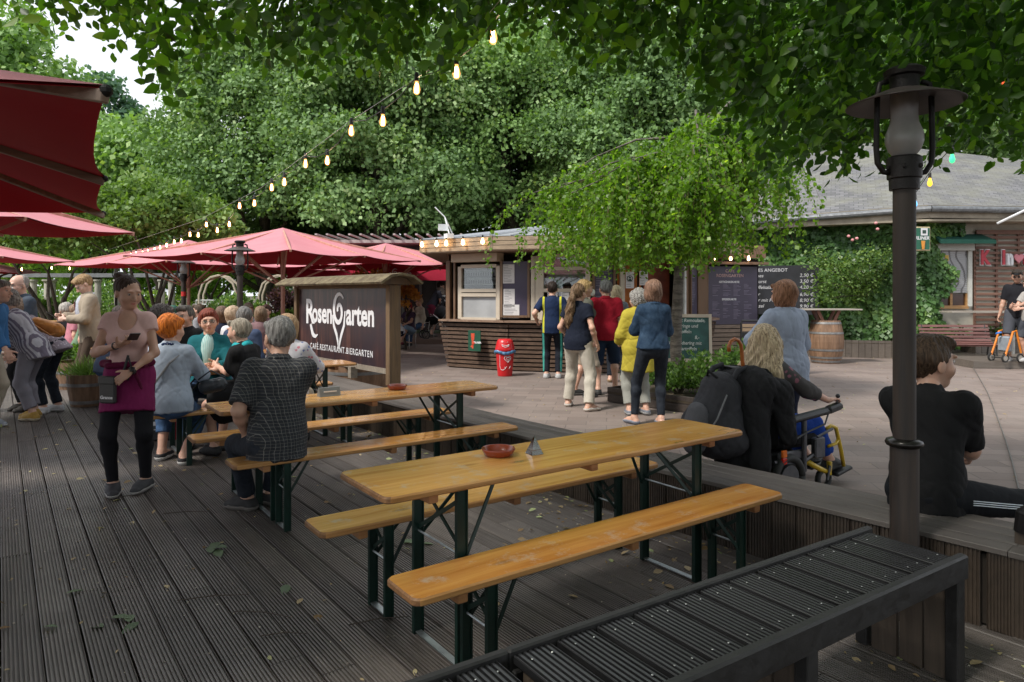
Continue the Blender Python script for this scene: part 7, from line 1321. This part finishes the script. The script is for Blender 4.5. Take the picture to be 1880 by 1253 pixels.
loc = XY(288, 8.7); sitb('man with dark curly hair and navy shirt between waitress and orange hair', loc, 60, h=1.78, lean=8, head=(-15, 0, 0), top=(navy, dict(sleeve=.9)), bottom=('trousers', jean), shoes=BLK, hair=('curly', (.05, .04, .035), (.13, .11, .1)), group=CRW)
loc = XY(318, 12.); sitb('person in a dark green cap and top behind the orange hair', loc, 80, h=1.62, lod=2, head=(0, -25, 0), top=(C('bottle_green', (.02, .08, .06)), dict(sleeve=.9)), bottom=('trousers', jean), shoes=BLK, hair=('crop', (.03, .12, .08), (.05, .16, .12)), group=CRW)
loc = XY(479, 11.4); sitb('woman with straight brown bob from behind, left of the sign board', loc, 95, h=1.62, fem=True, lod=2, top=(C('mauve', (.2, .12, .13)), dict(sleeve=.9)), bottom=('trousers', jean), shoes=BLK, hair=('bob', (.16, .1, .06), (.34, .24, .16)), group=CRW)
loc = XY(489, 12.6); sitb('dark haired person with glasses facing the camera beside the brown bob', loc, -100, h=1.66, lod=2, glasses=True, top=(C('mauve', (.2, .12, .13)), dict(sleeve=.9)), bottom=('trousers', jean), shoes=BLK, hair=('crop', (.06, .03, .025)), group=CRW)
loc = XY(505, 10.2); sitb('person in a red top in front of the sign board edge', loc, 120, h=1.6, lod=2, fem=True, top=(C('red_top', (.35, .05, .06)), dict(sleeve=.9)), bottom=('trousers', jean), shoes=BLK, hair=('bob', (.2, .12, .07)), group=CRW) if 0 else None
loc = XY(283, 15.); person('person in a green checked shirt bending over, right of the waitress', loc, 190, h=1.75, lod=2, lean=62, LH=(-.1, .75, .75), RH=(.15, .8, .8), top=(C('lime_check', (.12, .2, .05), 'plaid', (.03, .06, .03), k=.09), dict(sleeve=.8)), bottom=('trousers', djean), shoes=BLK, hair=('crop', (.02, .02, .025)))
for i, (u, Y, c, hc_, fa, l, st_) in enumerate([(118, 14., (.015, .015, .018), (.45, .42, .38), 60, 'white haired person in black seated at the far left rows', 'curly'), (132, 13.4, (.5, .2, .25), (.3, .2, .14), 40, 'person in pink seated at the far left rows', 'crop'), (146, 12.4, (.16, .25, .16), (.2, .15, .1), 10, 'person in pale green leaning at the far left rows', 'crop'), (372, 13.5, (.3, .3, .32), (.1, .07, .05), 180, 'grey dressed person far back left of the big lamp post', 'crop'), (455, 14., (.5, .5, .52), (.3, .25, .2), -60, 'person in white far back beside the big lamp post', 'bob')]):
    loc = XY(u, Y); sitb(l, loc, fa, h=1.66, lod=2, lean=18 if i == 2 else 6, eyes=False, top=(C('far_top%d' % i, c), dict(sleeve=.7)), bottom=('trousers', djean), shoes=BLK, hair=(st_, hc_), group='seated people far back')
m = MB(); m.ball((0, 0, .03), (.05, .04, .03), 9, 6); m.ball((.05, .02, .02), (.03, .03, .02), 8, 5); tsu = m.build('paper_tissue', white); tsu.location = gp(116, 712); tag(tsu, 'crumpled white paper tissue on the deck beside the barrel planters', 'tissue')
# group at the left edge
loc = XY(62, 8.45); person('grey haired woman in a striped grey blouse bending to the left, mustard shoes', loc, 186, h=1.64, fem=True, g=1.15, lod=1, lean=30, head=(0, -40, 0), RH=(.25, .45, .78), LH=(-.2, .5, .8), toes=(8, -8), RF=(.11, .04, .085), LF=(-.11, -.06, .085), top=(C('striped_blouse', (.42, .41, .44), 'stripel', (.15, .13, .17), k=.035), dict(sleeve=1.7, hem=-.14, flare=.95, i=.024, fold=.009, name='blouse')), bottom=('trousers', greyt, dict(len=1.82, il=.03)), shoes=((.32, .19, .03), (.4, .34, .25), .12), hair=('curly', (.2, .17, .15), (.4, .36, .32)))
loc = XY(98, 8.95); lc2 = loc; person('person in black skinny jeans and patterned top bent over, carrying an orange bag', loc, 184, h=1.66, fem=True, g=.97, lod=1, lean=48, head=(0, -50, 0), RH=(.2, .65, .8), LH=(-.15, .6, .8), RF=(.08, -.02, .085), LF=(-.1, .06, .085), top=(C('speckled', (.26, .22, .25), 'floral', (.5, .45, .48), k=.03), dict(sleeve=1.2, hem=-.12)), bottom=('trousers', djean), shoes=((.45, .45, .46), (.5, .5, .5)), hair=('bob', (.2, .14, .1)))
ob = empty('orange_handbag', at(87, 600, 8.7), 0, 'orange leather handbag slung over the bent person at the left', 'bag'); f = Fld(); f.cone((-.12, 0, .03), (.12, 0, -.04), .08, .09, .05, flat=(V(0, 1, 0), 1.5)); f.cone((-.14, 0, .07), (.16, 0, -.07), .04, .05, .05); npmesh('bag_body', *f.mesh(.01, fold(.01, 30, 9)), M_plain('orange_leather', (.50, .2, .04), .4, .15, 12), ob, True); m = MB(); m.tube([(-.2, 0, .05), (-.1, -.08, .02), (.1, -.1, -.1), (.22, 0, -.08)], .011, 6); m.build('strap', M_plain('orange_strap', (.42, .17, .04), .5), ob)
loc = XY(50, 9.1); person('man with glasses and white mask in a slate grey shirt', loc, 236, h=1.8, g=1.05, lod=1, lean=6, skin='pale', head=(10, -10, 0), glasses=True, mask=True, RH=(.2, .35, 1.0), LH=(-.2, .3, .95), top=(C('slate_shirt', (.07, .09, .12)), dict(sleeve=1.4, collar=True, i=.022)), bottom=('trousers', black), shoes=((.04, .035, .03), None), hair=('bald', (.32, .29, .26), (.45, .42, .4)))
loc = XY(-42, 9.0); person('balding man in a blue jacket at the left edge beside the masked man', loc, -20, h=1.74, g=1.05, lod=1, lean=12, head=(0, -15, 0), RH=(.2, .4, .9), LH=(-.1, .4, .9), top=(C('blue_jacket', (.10, .17, .28), 'denim', (.2, .3, .42)), dict(sleeve=1.85, collar=True)), bottom=('trousers', beige), shoes=((.3, .3, .3), (.4, .4, .4)), hair=('bald', (.3, .28, .26), (.4, .38, .36)))
loc = XY(-28, 7.9); person('person with a bright blue sleeve and beige trousers cut off by the left edge', loc, 10, h=1.72, g=1.05, lod=1, lean=12, RH=(.25, .4, .8), top=(C('bright_blue', (.05, .16, .36)), dict(sleeve=1.8)), bottom=('trousers', beige), shoes=((.25, .27, .3), (.5, .5, .5)), hair=('crop', (.2, .18, .16)))
def tie(root, J, T, hp, s, Rt, Rh):
    m = MB(); m.ext([(-.016, .0), (.016, .0), (.03, -.26), (0, -.31), (-.03, -.26)], T(0, .16, .46), Rt @ V(1, 0, 0), Rt @ V(0, .0, 1), Rt @ V(0, .008, 0)); m.build('tie', C('maroon_tie', (.12, .02, .03)), root)
loc = XY(168, 10.25); person('blond man in a beige blazer looking down at his phone', loc, 222, h=1.83, lod=1, skin='pale', lean=6, head=(0, -42, 0), RH=(.12, .36, 1.22), LH=(-.06, .34, 1.18), elbow=((.7, -.6, -.8), (-.7, -.5, -.8)), curl=(50, 50), top=(C('linen_blazer', (.36, .30, .23)), dict(sleeve=1.85, hem=-.12, i=.03, name='blazer', collar=white, inner=C('shirt_blue_white', (.5, .52, .6)), fold=.007)), bottom=('trousers', C('brown_trousers', (.08, .055, .04))), shoes=((.05, .03, .02), None), hair=('quiff', (.28, .16, .07), (.5, .33, .17)), extra=tie)
pp_ = empty('smartphone', loc, math.radians(132), 'black smartphone in the hands of the blazer man', 'phone'); m = MB(); m.box((.03, .50, 1.25), (.07, .14, .009), M=rotm(0, 35, 0)); m.build('case', M_plain('phone_dark', (.02, .02, .022), .3), pp_)
loc = XY(197, 9.1); sitb('man in a blue-grey sweater and jeans seated behind the waitress', loc, 35, h=1.78, lean=14, head=(0, -15, 0), LH=(-.1, .4, .8), RH=(.15, .42, .78), RF=(.2, .3, .085), LF=(-.1, .35, .085), top=(C('sweater', (.09, .12, .19)), dict(sleeve=1.85, i=.022)), bottom=('trousers', jean), shoes=((.05, .05, .06), (.4, .4, .4)), hair=('crop', (.05, .035, .03)))
trestle('beer_bench', 1.2, .25, .45, .03, 'short bench behind the waitress, under the man in the sweater', tuple(XY(186, 8.95)), .6, None, 1, False)
m = MB(); b = gp(292, 808); bg2 = empty('shopping_bag', b, .3, 'black and red bag with a white label standing below the orange haired woman', 'bag'); m.box((0, 0, .19), (.3, .16, .38), bev=.02); m.build('black_body', M_plain('bag_black', (.02, .02, .022), .6, .3), bg2); m = MB(); m.box((.165, .0, .18), (.03, .15, .36), bev=.01); m.build('red_side', M_plain('bag_red', (.35, .015, .03), .6), bg2); m = MB(); m.box((-.02, -.082, .2), (.13, .004, .16)); m.build('label', wh, bg2); m = MB(); m.ext([(-.04, -.01), (.04, -.01), (0, .06)], V(-.02, -.085, .22), V(1, 0, 0), UP, V(0, -.002, 0)); m.box((-.02, -.086, .15), (.09, .003, .035)); m.build('print', M_plain('ink2', (.05, .06, .06), .7), bg2)
hb = empty('grey_handbag', at(392, 705, 6.3), 0, 'soft dark grey handbag on the lap of the scarf woman', 'bag'); f = Fld(); f.cone((-.07, 0, -.03), (.07, 0, .0), .065, .06, .05, flat=(V(0, 1, 0), 1.4)); npmesh('bag_body', *f.mesh(.009, fold(.009, 34, 6)), M_plain('grey_leather', (.03, .036, .043), .4, .2), hb, True); m = MB(); m.tube([(-.13, -.02, .04), (0, -.05, .13), (.12, -.02, .06)], .007, 5); m.build('handle', M_plain('grey_leather', (.03, .036, .043), .4, .2), hb)
# queue
Q = 'people queueing at the kiosk'
loc = XY(1014, 12.6); person('dark haired man in a navy and yellow jersey standing at the counter', loc, 82, h=1.77, g=1.08, lod=1, RH=(.3, .15, .98), LH=(-.3, .1, 1.05), top=(C('jersey', (.012, .025, .07), 'side', (.55, .55, .04), k=.155), dict(sleeve=.75, hem=-.1)), bottom=('trousers', C('track_pants', (.012, .014, .022), 'side', (.05, .3, .25), k=.165)), shoes=((.4, .4, .4), (.5, .5, .5)), hair=('crop', (.03, .02, .015)), group=Q)
loc = XY(1061, 9.25); person('woman with a very long ponytail, navy top and cream trousers', loc, 58, h=1.68, fem=True, lod=0, g=1.05, RF=(.22, -.12, .085), LF=(-.2, .1, .085), RH=(.26, .05, .88), LH=(-.22, .15, .95), toes=(-28, 20), head=(-8, -2, 0), top=(C('navy_linen', (.01, .014, .028)), dict(sleeve=.5, hem=-.08, i=.022)), bottom=('trousers', C('cream_trousers', (.50, .46, .39)), dict(i=.02, il=.032, len=1.97)), shoes=((.45, .43, .4), (.5, .45, .4), .03), hair=('pony', (.07, .04, .025), (.3, .19, .11)), extra=strap([(.13, -.03, .5), (.17, .03, .3), (.18, .1, .0)], (.3, .26, .18), .012), group=Q)
loc = XY(1072, 10.3); person('blonde woman with a white mask and olive vest behind the ponytail', loc, 25, h=1.75, fem=True, lod=1, mask=True, head=(-10, 0, 0), RF=(.1, .0, .085), LF=(-.2, -.05, .085), top=(C('olive_vest', (.10, .10, .08)), dict(sleeve=.6)), bottom=('shorts', C('pale_shorts', (.4, .33, .26)), dict(len=1.05)), shoes=((.02, .02, .02), (.1, .1, .1)), hair=('pixie', (.45, .27, .1), (.72, .5, .25)), group=Q)
loc = XY(1112, 10.6); person('grey haired man in a red polo shirt and dark blue shorts', loc, 84, h=1.76, g=1.08, lod=0, skin='fair', RH=(.27, .02, .82), LH=(-.27, .05, .84), RF=(.15, .1, .085), LF=(-.12, -.1, .085), toes=(-20, 10), head=(15, 0, 0), top=(C('red_polo', (.36, .012, .03)), dict(sleeve=.72, hem=-.08, i=.02, collar=True)), bottom=('shorts', C('blue_shorts', (.014, .028, .06)), dict(len=1.02, i=.03, il=.035)), shoes=((.02, .02, .02), (.03, .03, .03)), hair=('crop', (.12, .12, .12), (.3, .3, .3)), group=Q)
loc = XY(1132, 12.); person('blonde woman in a grey top half hidden by the red polo', loc, 75, h=1.68, fem=True, lod=1, top=(C('mid_grey', (.15, .16, .19)), dict(sleeve=.7)), bottom=('trousers', djean), shoes=((.3, .2, .12), None, .04), hair=('bob', (.5, .4, .24), (.7, .6, .42)), group=Q)
loc = XY(1171, 8.75); person('curly grey haired woman in a yellow rain jacket and grey trousers', loc, 100, h=1.59, fem=True, g=1.08, lod=0, LH=(-.18, .22, .92), RH=(.2, .2, .95), head=(8, 0, 0), top=(C('yellow_jacket', (.44, .36, .045), weave=.2), dict(sleeve=1.85, hem=-.3, flare=1.1, i=.04, fold=.011, name='rain_jacket', collar=white)), bottom=('trousers', C('light_grey_trousers', (.3, .3, .27)), dict(len=1.85, il=.03)), shoes=((.16, .17, .2), (.3, .3, .3), .05), hair=('curly', (.26, .24, .22), (.52, .5, .47)), group=Q)
loc = XY(1199, 8.05); person('woman with brown bob in a denim jacket and tight dark jeans', loc, 92, h=1.70, fem=True, lod=0, g=.95, RF=(.1, .02, .085), LF=(-.2, .1, .085), toes=(0, 30), RH=(-.02, .2, 1.08), LH=(.02, .23, 1.12), elbow=((1, -.35, -.35), (-1, -.35, -.35)), top=(C('denim_jacket', (.012, .03, .06), 'denim', (.035, .065, .11)), dict(sleeve=1.9, hem=.02, i=.028, name='denim_jacket', collar=True, fold=.009)), bottom=('trousers', djean, dict(i=.008, il=.006)), shoes=((.2, .22, .27), None, .03), hair=('bob', (.14, .07, .04), (.32, .19, .13)), group=Q)
def hb_(root, J, T, hp, s, Rt, Rh):
    f = Fld(); [f.cone(T(-.055 + .11 * i / 5, -.148, -.06 - .015 * (i % 2)), T(-.055 + .11 * (i + 1) / 5, -.148, -.06 - .015 * ((i + 1) % 2)), .013) for i in range(5)]
loc = XY(1441, 6.25); person('woman with auburn bob in a loose pale blue shirt and navy trousers', loc, 106, h=1.66, fem=True, g=1.12, lod=0, LH=(-.12, .28, 1.05), RH=(.14, .26, .98), elbow=((.7, -.6, -.5), (-1, -.3, -.5)), top=(lblue, dict(sleeve=1.75, hem=-.17, flare=1.12, i=.036, fold=.012, collar=True)), bottom=('trousers', navy, dict(i=.02, il=.03)), shoes=BLK, hair=('bob', (.17, .075, .035), (.4, .2, .11)))
def trk(root, J, T, hp, s, Rt, Rh):
    a, b = J['hR'], J['kR']; d = unit(b - a); o = unit(np.cross(d, UP)); m = MB(); [m.tube([a + (b - a) * q + o * .113 * (1 - .33 * q) + UP * (k * .011 - .01) for q in np.linspace(.15, 1.05, 8)], .0028, 5) for k in (0, 1, 2)]; m.build('side_stripes', M_plain('stripe_white', (.5, .55, .6), .6), root)
# young man on the ledge
loc = V(2.27, 3.74, 0); fc_ = 52; LWp = lambda x, y, z: W2L(loc, fc_, V(x, y, z))
person('young man in a black t-shirt sitting on the ledge behind the lamp post', loc, fc_, h=1.78, g=1.0, hk=1.24, lod=0, skin='tan', sit=.385, lean=10, RF=LWp(3.05, 3.85, .085), LF=LWp(2.85, 4.25, .085), toes=(-50, -50), knees=((1.0, .4, .7), (.3, 1, .8)), RH=LWp(2.68, 4.0, .60), LH=LWp(2.56, 4.15, .62), elbow=((.25, -.5, -1), (-.3, -.4, -1)), head=(-44, -2, 0), curl=(40, 40),
       top=(C('black_tee', (.011, .011, .012)), dict(sleeve=.9, hem=-.1, i=.014, fold=.01)), bottom=('trousers', C('black_track', (.008, .009, .012)), dict(i=.015)), extra=trk, shoes=((.3, .3, .3), (.5, .5, .5)), hair=('quiff', (.03, .018, .011), (.10, .062, .038)))
# stripes along the near thigh
# man in the cap
def cap(root, J, T, hp, s, Rt, Rh):
    f = Fld(); f.ell(hp(0, -.005, .04), (.09, .108, .085), Rh, .01, cut=[(hp(0, 0, .045), Rh @ V(0, 0, -1))]); f.ell(hp(0, .125, .05), (.065, .07, .012), Rh, .02); npmesh('cap', *f.mesh(.008), black, root, True)
loc = XY(1868, 14.3, .15); person('man in black cap, sunglasses, black t-shirt and grey shorts at the right edge', loc, 218, h=1.9, g=.98, lod=1, skin='tan', glasses='sun', head=(12, -8, 0), RH=(.33, .12, .78), LH=(-.1, .33, 1.15), elbow=(None, (-1, -.3, -.6)), RF=(.13, .05, .085), LF=(-.12, -.1, .085), top=(C('black_tee2', (.014, .014, .018)), dict(sleeve=.8, hem=-.08)), bottom=('shorts', C('grey_shorts', (.07, .075, .09)), dict(len=.98, i=.03, il=.035)), shoes=((.6, .6, .6), (.6, .6, .6)), hair=('crop', (.03, .022, .016)), extra=cap)
loc = XY(1893, 14.0, .15); person('person holding a white ice cream cup, cut off by the right edge', loc, 190, h=1.72, lod=2, RH=(.1, .36, 1.15), LH=(-.1, .36, 1.1), top=(C('pale_dress', (.4, .38, .36)), dict(sleeve=.6)), bottom=('shorts', C('grey_shorts', (.07, .075, .09)), dict(len=.98)), shoes=((.4, .4, .4), None), hair=('bob', (.15, .1, .06)))
# terrace left of the kiosk
TR = 'guests on the terrace left of the kiosk'
loc = XY(751, 19.2); sitb('woman with bright red short hair and violet t-shirt sitting on a cafe chair', loc, -112, h=1.62, fem=True, g=1.15, lod=1, sit=.45, eyes=False, glasses=True, RH=(.1, .4, .72), LH=(-.12, .4, .72), RF=(.12, .42, .085), LF=(-.05, .5, .25), top=(C('violet_tee', (.07, .045, .08)), dict(sleeve=.6)), bottom=('shorts', C('light_jeans', (.2, .3, .42)), dict(len=1.1)), shoes=((.2, .02, .05), None, .05), hair=('pixie', (.5, .01, .03), (.7, .03, .06)), skin='tan', group=TR)
loc = XY(771, 20.8); sitb('blonde woman with hair bun in a cream shirt behind the red haired one', loc, -140, h=1.68, fem=True, lod=2, sit=.55, RH=(.0, .25, 1.1), top=(C('cream_shirt', (.5, .45, .36)), dict(sleeve=1.7, hem=-.1)), bottom=('trousers', jean), shoes=BLK, hair=('bun', (.4, .25, .12), (.6, .42, .25)), group=TR)
loc = XY(734, 18.2); sitb('person in a white and blue shirt leaning at the table beside the sign', loc, 200, h=1.7, lod=2, sit=.45, lean=25, head=(0, -30, 0), top=(C('white_blue', (.4, .46, .6), 'stripe', (.6, .62, .66), k=.1), dict(sleeve=.8)), bottom=('trousers', navy), shoes=BLK, hair=('crop', (.3, .2, .14)), group=TR)
loc = XY(792, 22.2, .16); person('man in a dark grey t-shirt and wine red shorts leaning over a pram', loc, 15, h=1.84, g=1.08, lod=2, lean=26, head=(0, -20, 0), RH=(.1, .5, 1.), LH=(-.1, .5, 1.05), top=(C('slate_tee', (.045, .045, .06)), dict(sleeve=.6)), bottom=('shorts', C('wine_shorts', (.16, .02, .045)), dict(len=1.05, i=.03)), shoes=((.1, .09, .08), None), hair=('crop', (.03, .02, .018)), group=TR)
loc = XY(828, 22.2, .16); person('woman in a black and white flowered blouse bending over the pram', loc, 185, h=1.68, fem=True, lod=2, lean=34, head=(0, -30, 0), RH=(.1, .5, .9), LH=(-.1, .5, .9), top=(C('flowered_black', (.02, .02, .025), 'floral', (.5, .5, .5), k=.07), dict(sleeve=1.6, hem=-.15)), bottom=('trousers', djean), shoes=BLK, hair=('bob', (.12, .09, .07), (.3, .24, .2)), group=TR)
# pram
r = empty('pram', XY(804, 21.5, .16), .3, 'black pram with a silver frame on the terrace by the kiosk', 'pram'); al = M_metal('aluminium', (.45, .44, .42), .35, .8); m = MB(); [m.tube([(-.45, y, .15), (.05, y, .55), (.4, y, 1.0), (.5, y, 1.02)], .014, 6) for y in (-.24, .24)]; [m.tube([(.35, y, .15), (.05, y, .55), (-.2, y, .75)], .014, 6) for y in (-.24, .24)]; m.tube([(.5, -.24, 1.02), (.5, .24, 1.02)], .016, 6); m.build('frame', al, r)
for x, rr in ((-.42, .12), (.32, .17)):
    for y in (-.26, .26): m = MB(); m.tube([V(x + rr * math.cos(a), y, rr + rr * math.sin(a)) for a in np.linspace(0, 2 * pi, 17)], .022, 6); wo = m.build('wheel', M_plain('tyre_black', (.02, .02, .02), .7), r); m = MB(); [m.tube([V(x, y, rr), V(x + rr * math.cos(a), y, rr + rr * math.sin(a))], .007, 4) for a in np.arange(0, 6.2, 1.05)]; m.build('spokes', al, wo)
f = Fld(); f.cone((-.25, 0, .62), (.15, 0, .6), .2, .18, .05, cut=[(V(0, 0, .68), (0, 0, 1))]); npmesh('seat_tub', *f.mesh(.02), black, r, True); f = Fld(); f.ell((.12, 0, .75), (.25, .24, .27), k=.02, cut=[(V(0, 0, .7), (-.6, 0, -1))]); npmesh('hood', *f.mesh(.02), C('grey_hood', (.05, .05, .055)), r, True)

# ------------------------------------------------------------ power wheelchair, its rider, backpack and umbrella
WC = V(1.98, 5.38, 0); fc_ = 30; wr = empty('power_wheelchair', WC, math.radians(fc_ - 90), 'electric wheelchair with yellow frame tubes and black seat beside the ledge', 'wheelchair'); yl_ = M_plain('yellow_frame', (.55, .36, .02), .3, .08); bk = M_plain('black_plastic', (.015, .015, .017), .4, .2); gm = M_metal('dark_metal', (.12, .12, .13), .35, .8)
def P_(name, mt, fn, par=wr, smooth=False): m = MB(); fn(m); return m.build(name, mt, par, smooth=smooth)
P_('seat_cushion', black, lambda m: m.box((0, .16, .41), (.46, .48, .09), bev=.03)); P_('backrest', black, lambda m: m.box((0, -.13, .68), (.44, .09, .62), M=rotm(0, 8, 0), bev=.04))
for sx in (-1, 1):
    P_('side_tube', yl_, lambda m: m.tube([(sx * .24, -.36, .2), (sx * .25, -.1, .17), (sx * .25, .12, .22), (sx * .25, .16, .26)], .021, 10), smooth=True); P_('front_tube', yl_, lambda m: m.tube([(sx * .25, .17, .27), (sx * .25, .33, .19), (sx * .24, .48, .13), (sx * .24, .48, .22)], .021, 10), smooth=True)
    P_('footrest_tube', yl_, lambda m: m.tube([(sx * .2, .5, .47), (sx * .2, .56, .49), (sx * .2, .62, .47), (sx * .19, .70, .28), (sx * .18, .75, .14)], .016, 10), smooth=True); P_('footrest_hanger', yl_, lambda m: m.tube([(sx * .2, .52, .33), (sx * .2, .62, .34), (sx * .195, .66, .37)], .013, 8), smooth=True)
    P_('footplate', bk, lambda m: m.box((sx * .12, .74, .1), (.17, .2, .03), M=rotm(0, 12, 0), bev=.008)); P_('arm_post', gm, lambda m: m.tube([(sx * .28, .12, .2), (sx * .28, .12, .6)], .02, 8)); P_('armrest', bk, lambda m: m.box((sx * .28, .18, .62), (.08, .46, .05), M=rotm(0, 5, 0), bev=.02))
    w_ = P_('drive_wheel', M_plain('tyre_black', (.02, .02, .02), .7), lambda m: m.tube([V(sx * .27, -.05 + .15 * math.cos(a), .17 + .15 * math.sin(a)) for a in np.linspace(0, 2 * pi, 25)], .032, 8), smooth=True); P_('rim', gm, lambda m: m.tube([(sx * .25, -.05, .17), (sx * .29, -.05, .17)], .1, 14), w_)
    w_ = P_('caster', M_plain('tyre_black', (.02, .02, .02), .7), lambda m: m.tube([V(sx * .23, .42 + .07 * math.cos(a), .09 + .07 * math.sin(a)) for a in np.linspace(0, 2 * pi, 19)], .022, 8), smooth=True); P_('fork', gm, lambda m: m.tube([(sx * .265, .42, .09), (sx * .265, .45, .2)], .012, 6), w_)
P_('battery_box', bk, lambda m: m.box((0, -.05, .26), (.36, .42, .17), bev=.02)); P_('tilt_linkage', gm, lambda m: [m.tube([(.26, -.2, .3), (.26, .1, .25), (.27, .32, .34)], .016, 6), m.box((.27, .3, .36), (.05, .12, .16), bev=.01), m.box((.26, .0, .33), (.03, .3, .07), bev=.01)]); P_('brake_lever', gm, lambda m: m.tube([(.3, .25, .45), (.31, .42, .5)], .01, 6))
jy = P_('joystick_box', bk, lambda m: m.box((.29, .46, .655), (.07, .17, .055), M=rotm(0, 10, 0), bev=.015)); P_('joystick', bk, lambda m: (m.tube([(.29, .5, .68), (.29, .515, .74)], .008, 6), m.ball((.29, .515, .745), .018)), jy)
P_('control_cable', bk, lambda m: m.tube([(.29, .4, .62), (.33, .3, .55), (.31, .1, .5), (.29, -.1, .42)], .007, 6)); tl_ = P_('tail_light', M_plain('orange_reflector', (.7, .15, .02), .2), lambda m: m.box((.29, -.12, .36), (.02, .05, .055), bev=.005)); P_('red_reflector', M_plain('red_reflector', (.6, .02, .01), .2), lambda m: m.box((.29, -.12, .305), (.02, .05, .05), bev=.005), tl_)
P_('push_handle', bk, lambda m: m.tube([(-.2, -.16, .93), (-.2, -.3, .98), (.2, -.3, .98), (.2, -.16, .93)], .016, 8), smooth=True)
person('woman with very long wavy blonde hair in a flowered grey top sitting in the wheelchair', WC + V(0, 0, .0), fc_, h=1.64, fem=True, g=1.24, lod=0, skin='fair', sit=.44, lean=2, RH=(.27, .42, .715), LH=(-.2, .36, .66), elbow=((.9, -.5, -.7), (-.8, -.5, -.6)), palm=(((0, -.1, -1), (.05, 1, .12)), None), curl=(25, 30), RF=(.11, .66, .19), LF=(-.11, .66, .19), head=(14, 4, 0), toes=(5, -5),
       top=(C('grey_flower_top', (.075, .07, .07), 'floral', (.4, .09, .16), k=.06, c3_=(.3, .12, .16)), dict(sleeve=1.45, hem=-.04, i=.018)), bottom=('trousers', C('royal_blue', (.008, .05, .30)), dict(len=1.75, i=.018)), shoes=((.02, .02, .02), (.03, .03, .03)), hair=('long', (.34, .23, .13), (.80, .64, .42), .66))
bpk = empty('backpack', WC, math.radians(fc_ - 90), 'big black and grey backpack hanging on the handles of the wheelchair', 'backpack'); f = Fld(); f.cone((.02, -.50, .80), (.02, -.56, .56), .17, .23, .08, flat=(V(0, 1, 0), 1.25)); f.ell((.0, -.66, .56), (.19, .12, .17), k=.05); f.ell((.02, -.50, .46), (.24, .17, .12), k=.05); npmesh('pack', *f.mesh(.009, fold(.012, 22, 8)), C('pack_cloth', (.04, .04, .046), weave=.25), bpk, True)
f = Fld(); f.cone((.03, -.74, .66), (.03, -.78, .5), .1, .12, .04, flat=(V(0, 1, 0), 1.8)); npmesh('front_pocket', *f.mesh(.009, fold(.006, 40, 9)), C('pack_grey', (.09, .09, .10), weave=.25), bpk, True)
for x in (-.12, .12): m = MB(); m.tube([(x, -.32, .93), (x, -.33, 1.0), (x, -.42, .98), (x, -.52, .86)], .022, 6); m.build('shoulder_strap', C('pack_cloth', (.04, .04, .046), weave=.25), bpk, smooth=True)
m = MB(); m.tube([(-.05, -.56, .93), (0, -.6, .98), (.07, -.58, .93)], .01, 6); m.build('grab_handle', black, bpk)
m = MB(); m.tube([(.18, -.6, .82), (.2, -.72, .66), (.14, -.8, .5)], .007, 5); m.build('zip', M_plain('zip_grey', (.14, .14, .15), .5), bpk)
jk = empty('black_jacket', WC, math.radians(fc_ - 90), 'black jacket draped over the wheelchair backrest, next to the backpack', 'jacket'); f = Fld(); f.cone((-.12, -.27, .88), (.24, -.27, .86), .1, .09, .06); f.cone((.14, -.30, .86), (.22, -.34, .3), .15, .11, .08, flat=(V(0, 1, 0), 1.3)); f.cone((.02, -.32, .8), (.05, -.4, .25), .14, .13, .08); f.cone((.26, -.14, .82), (.3, -.08, .48), .1, .06, .06); npmesh('jacket', *f.mesh(.01, fold(.016, 18, 12)), C('black_shell', (.017, .017, .019), weave=.25), jk, True)
um = empty('crook_umbrella', WC, math.radians(fc_ - 90), 'umbrella with a brown wooden crook handle sticking up behind the wheelchair', 'umbrella'); o = V(.1, -.33, 0); m = MB(); m.tube([o + V(*q) for q in ((0, 0, .95), (0, -.02, 1.05), (0, -.025, 1.12), (.0, -.035, 1.17), (0, -.065, 1.205), (.0, -.105, 1.215), (0, -.145, 1.195), (0, -.165, 1.16), (0, -.16, 1.125))], [.014] * 8 + [.015], 10); m.build('handle', M_plain('crook_wood', (.35, .1, .02), .25, .15, 20), um, smooth=True); m = MB(); m.tube([o + V(0, 0, .97), o + V(0, .02, .9), o + V(0, .08, .3)], [.035, .03, .02], 10); m.build('folded_canopy', black, um, smooth=True)
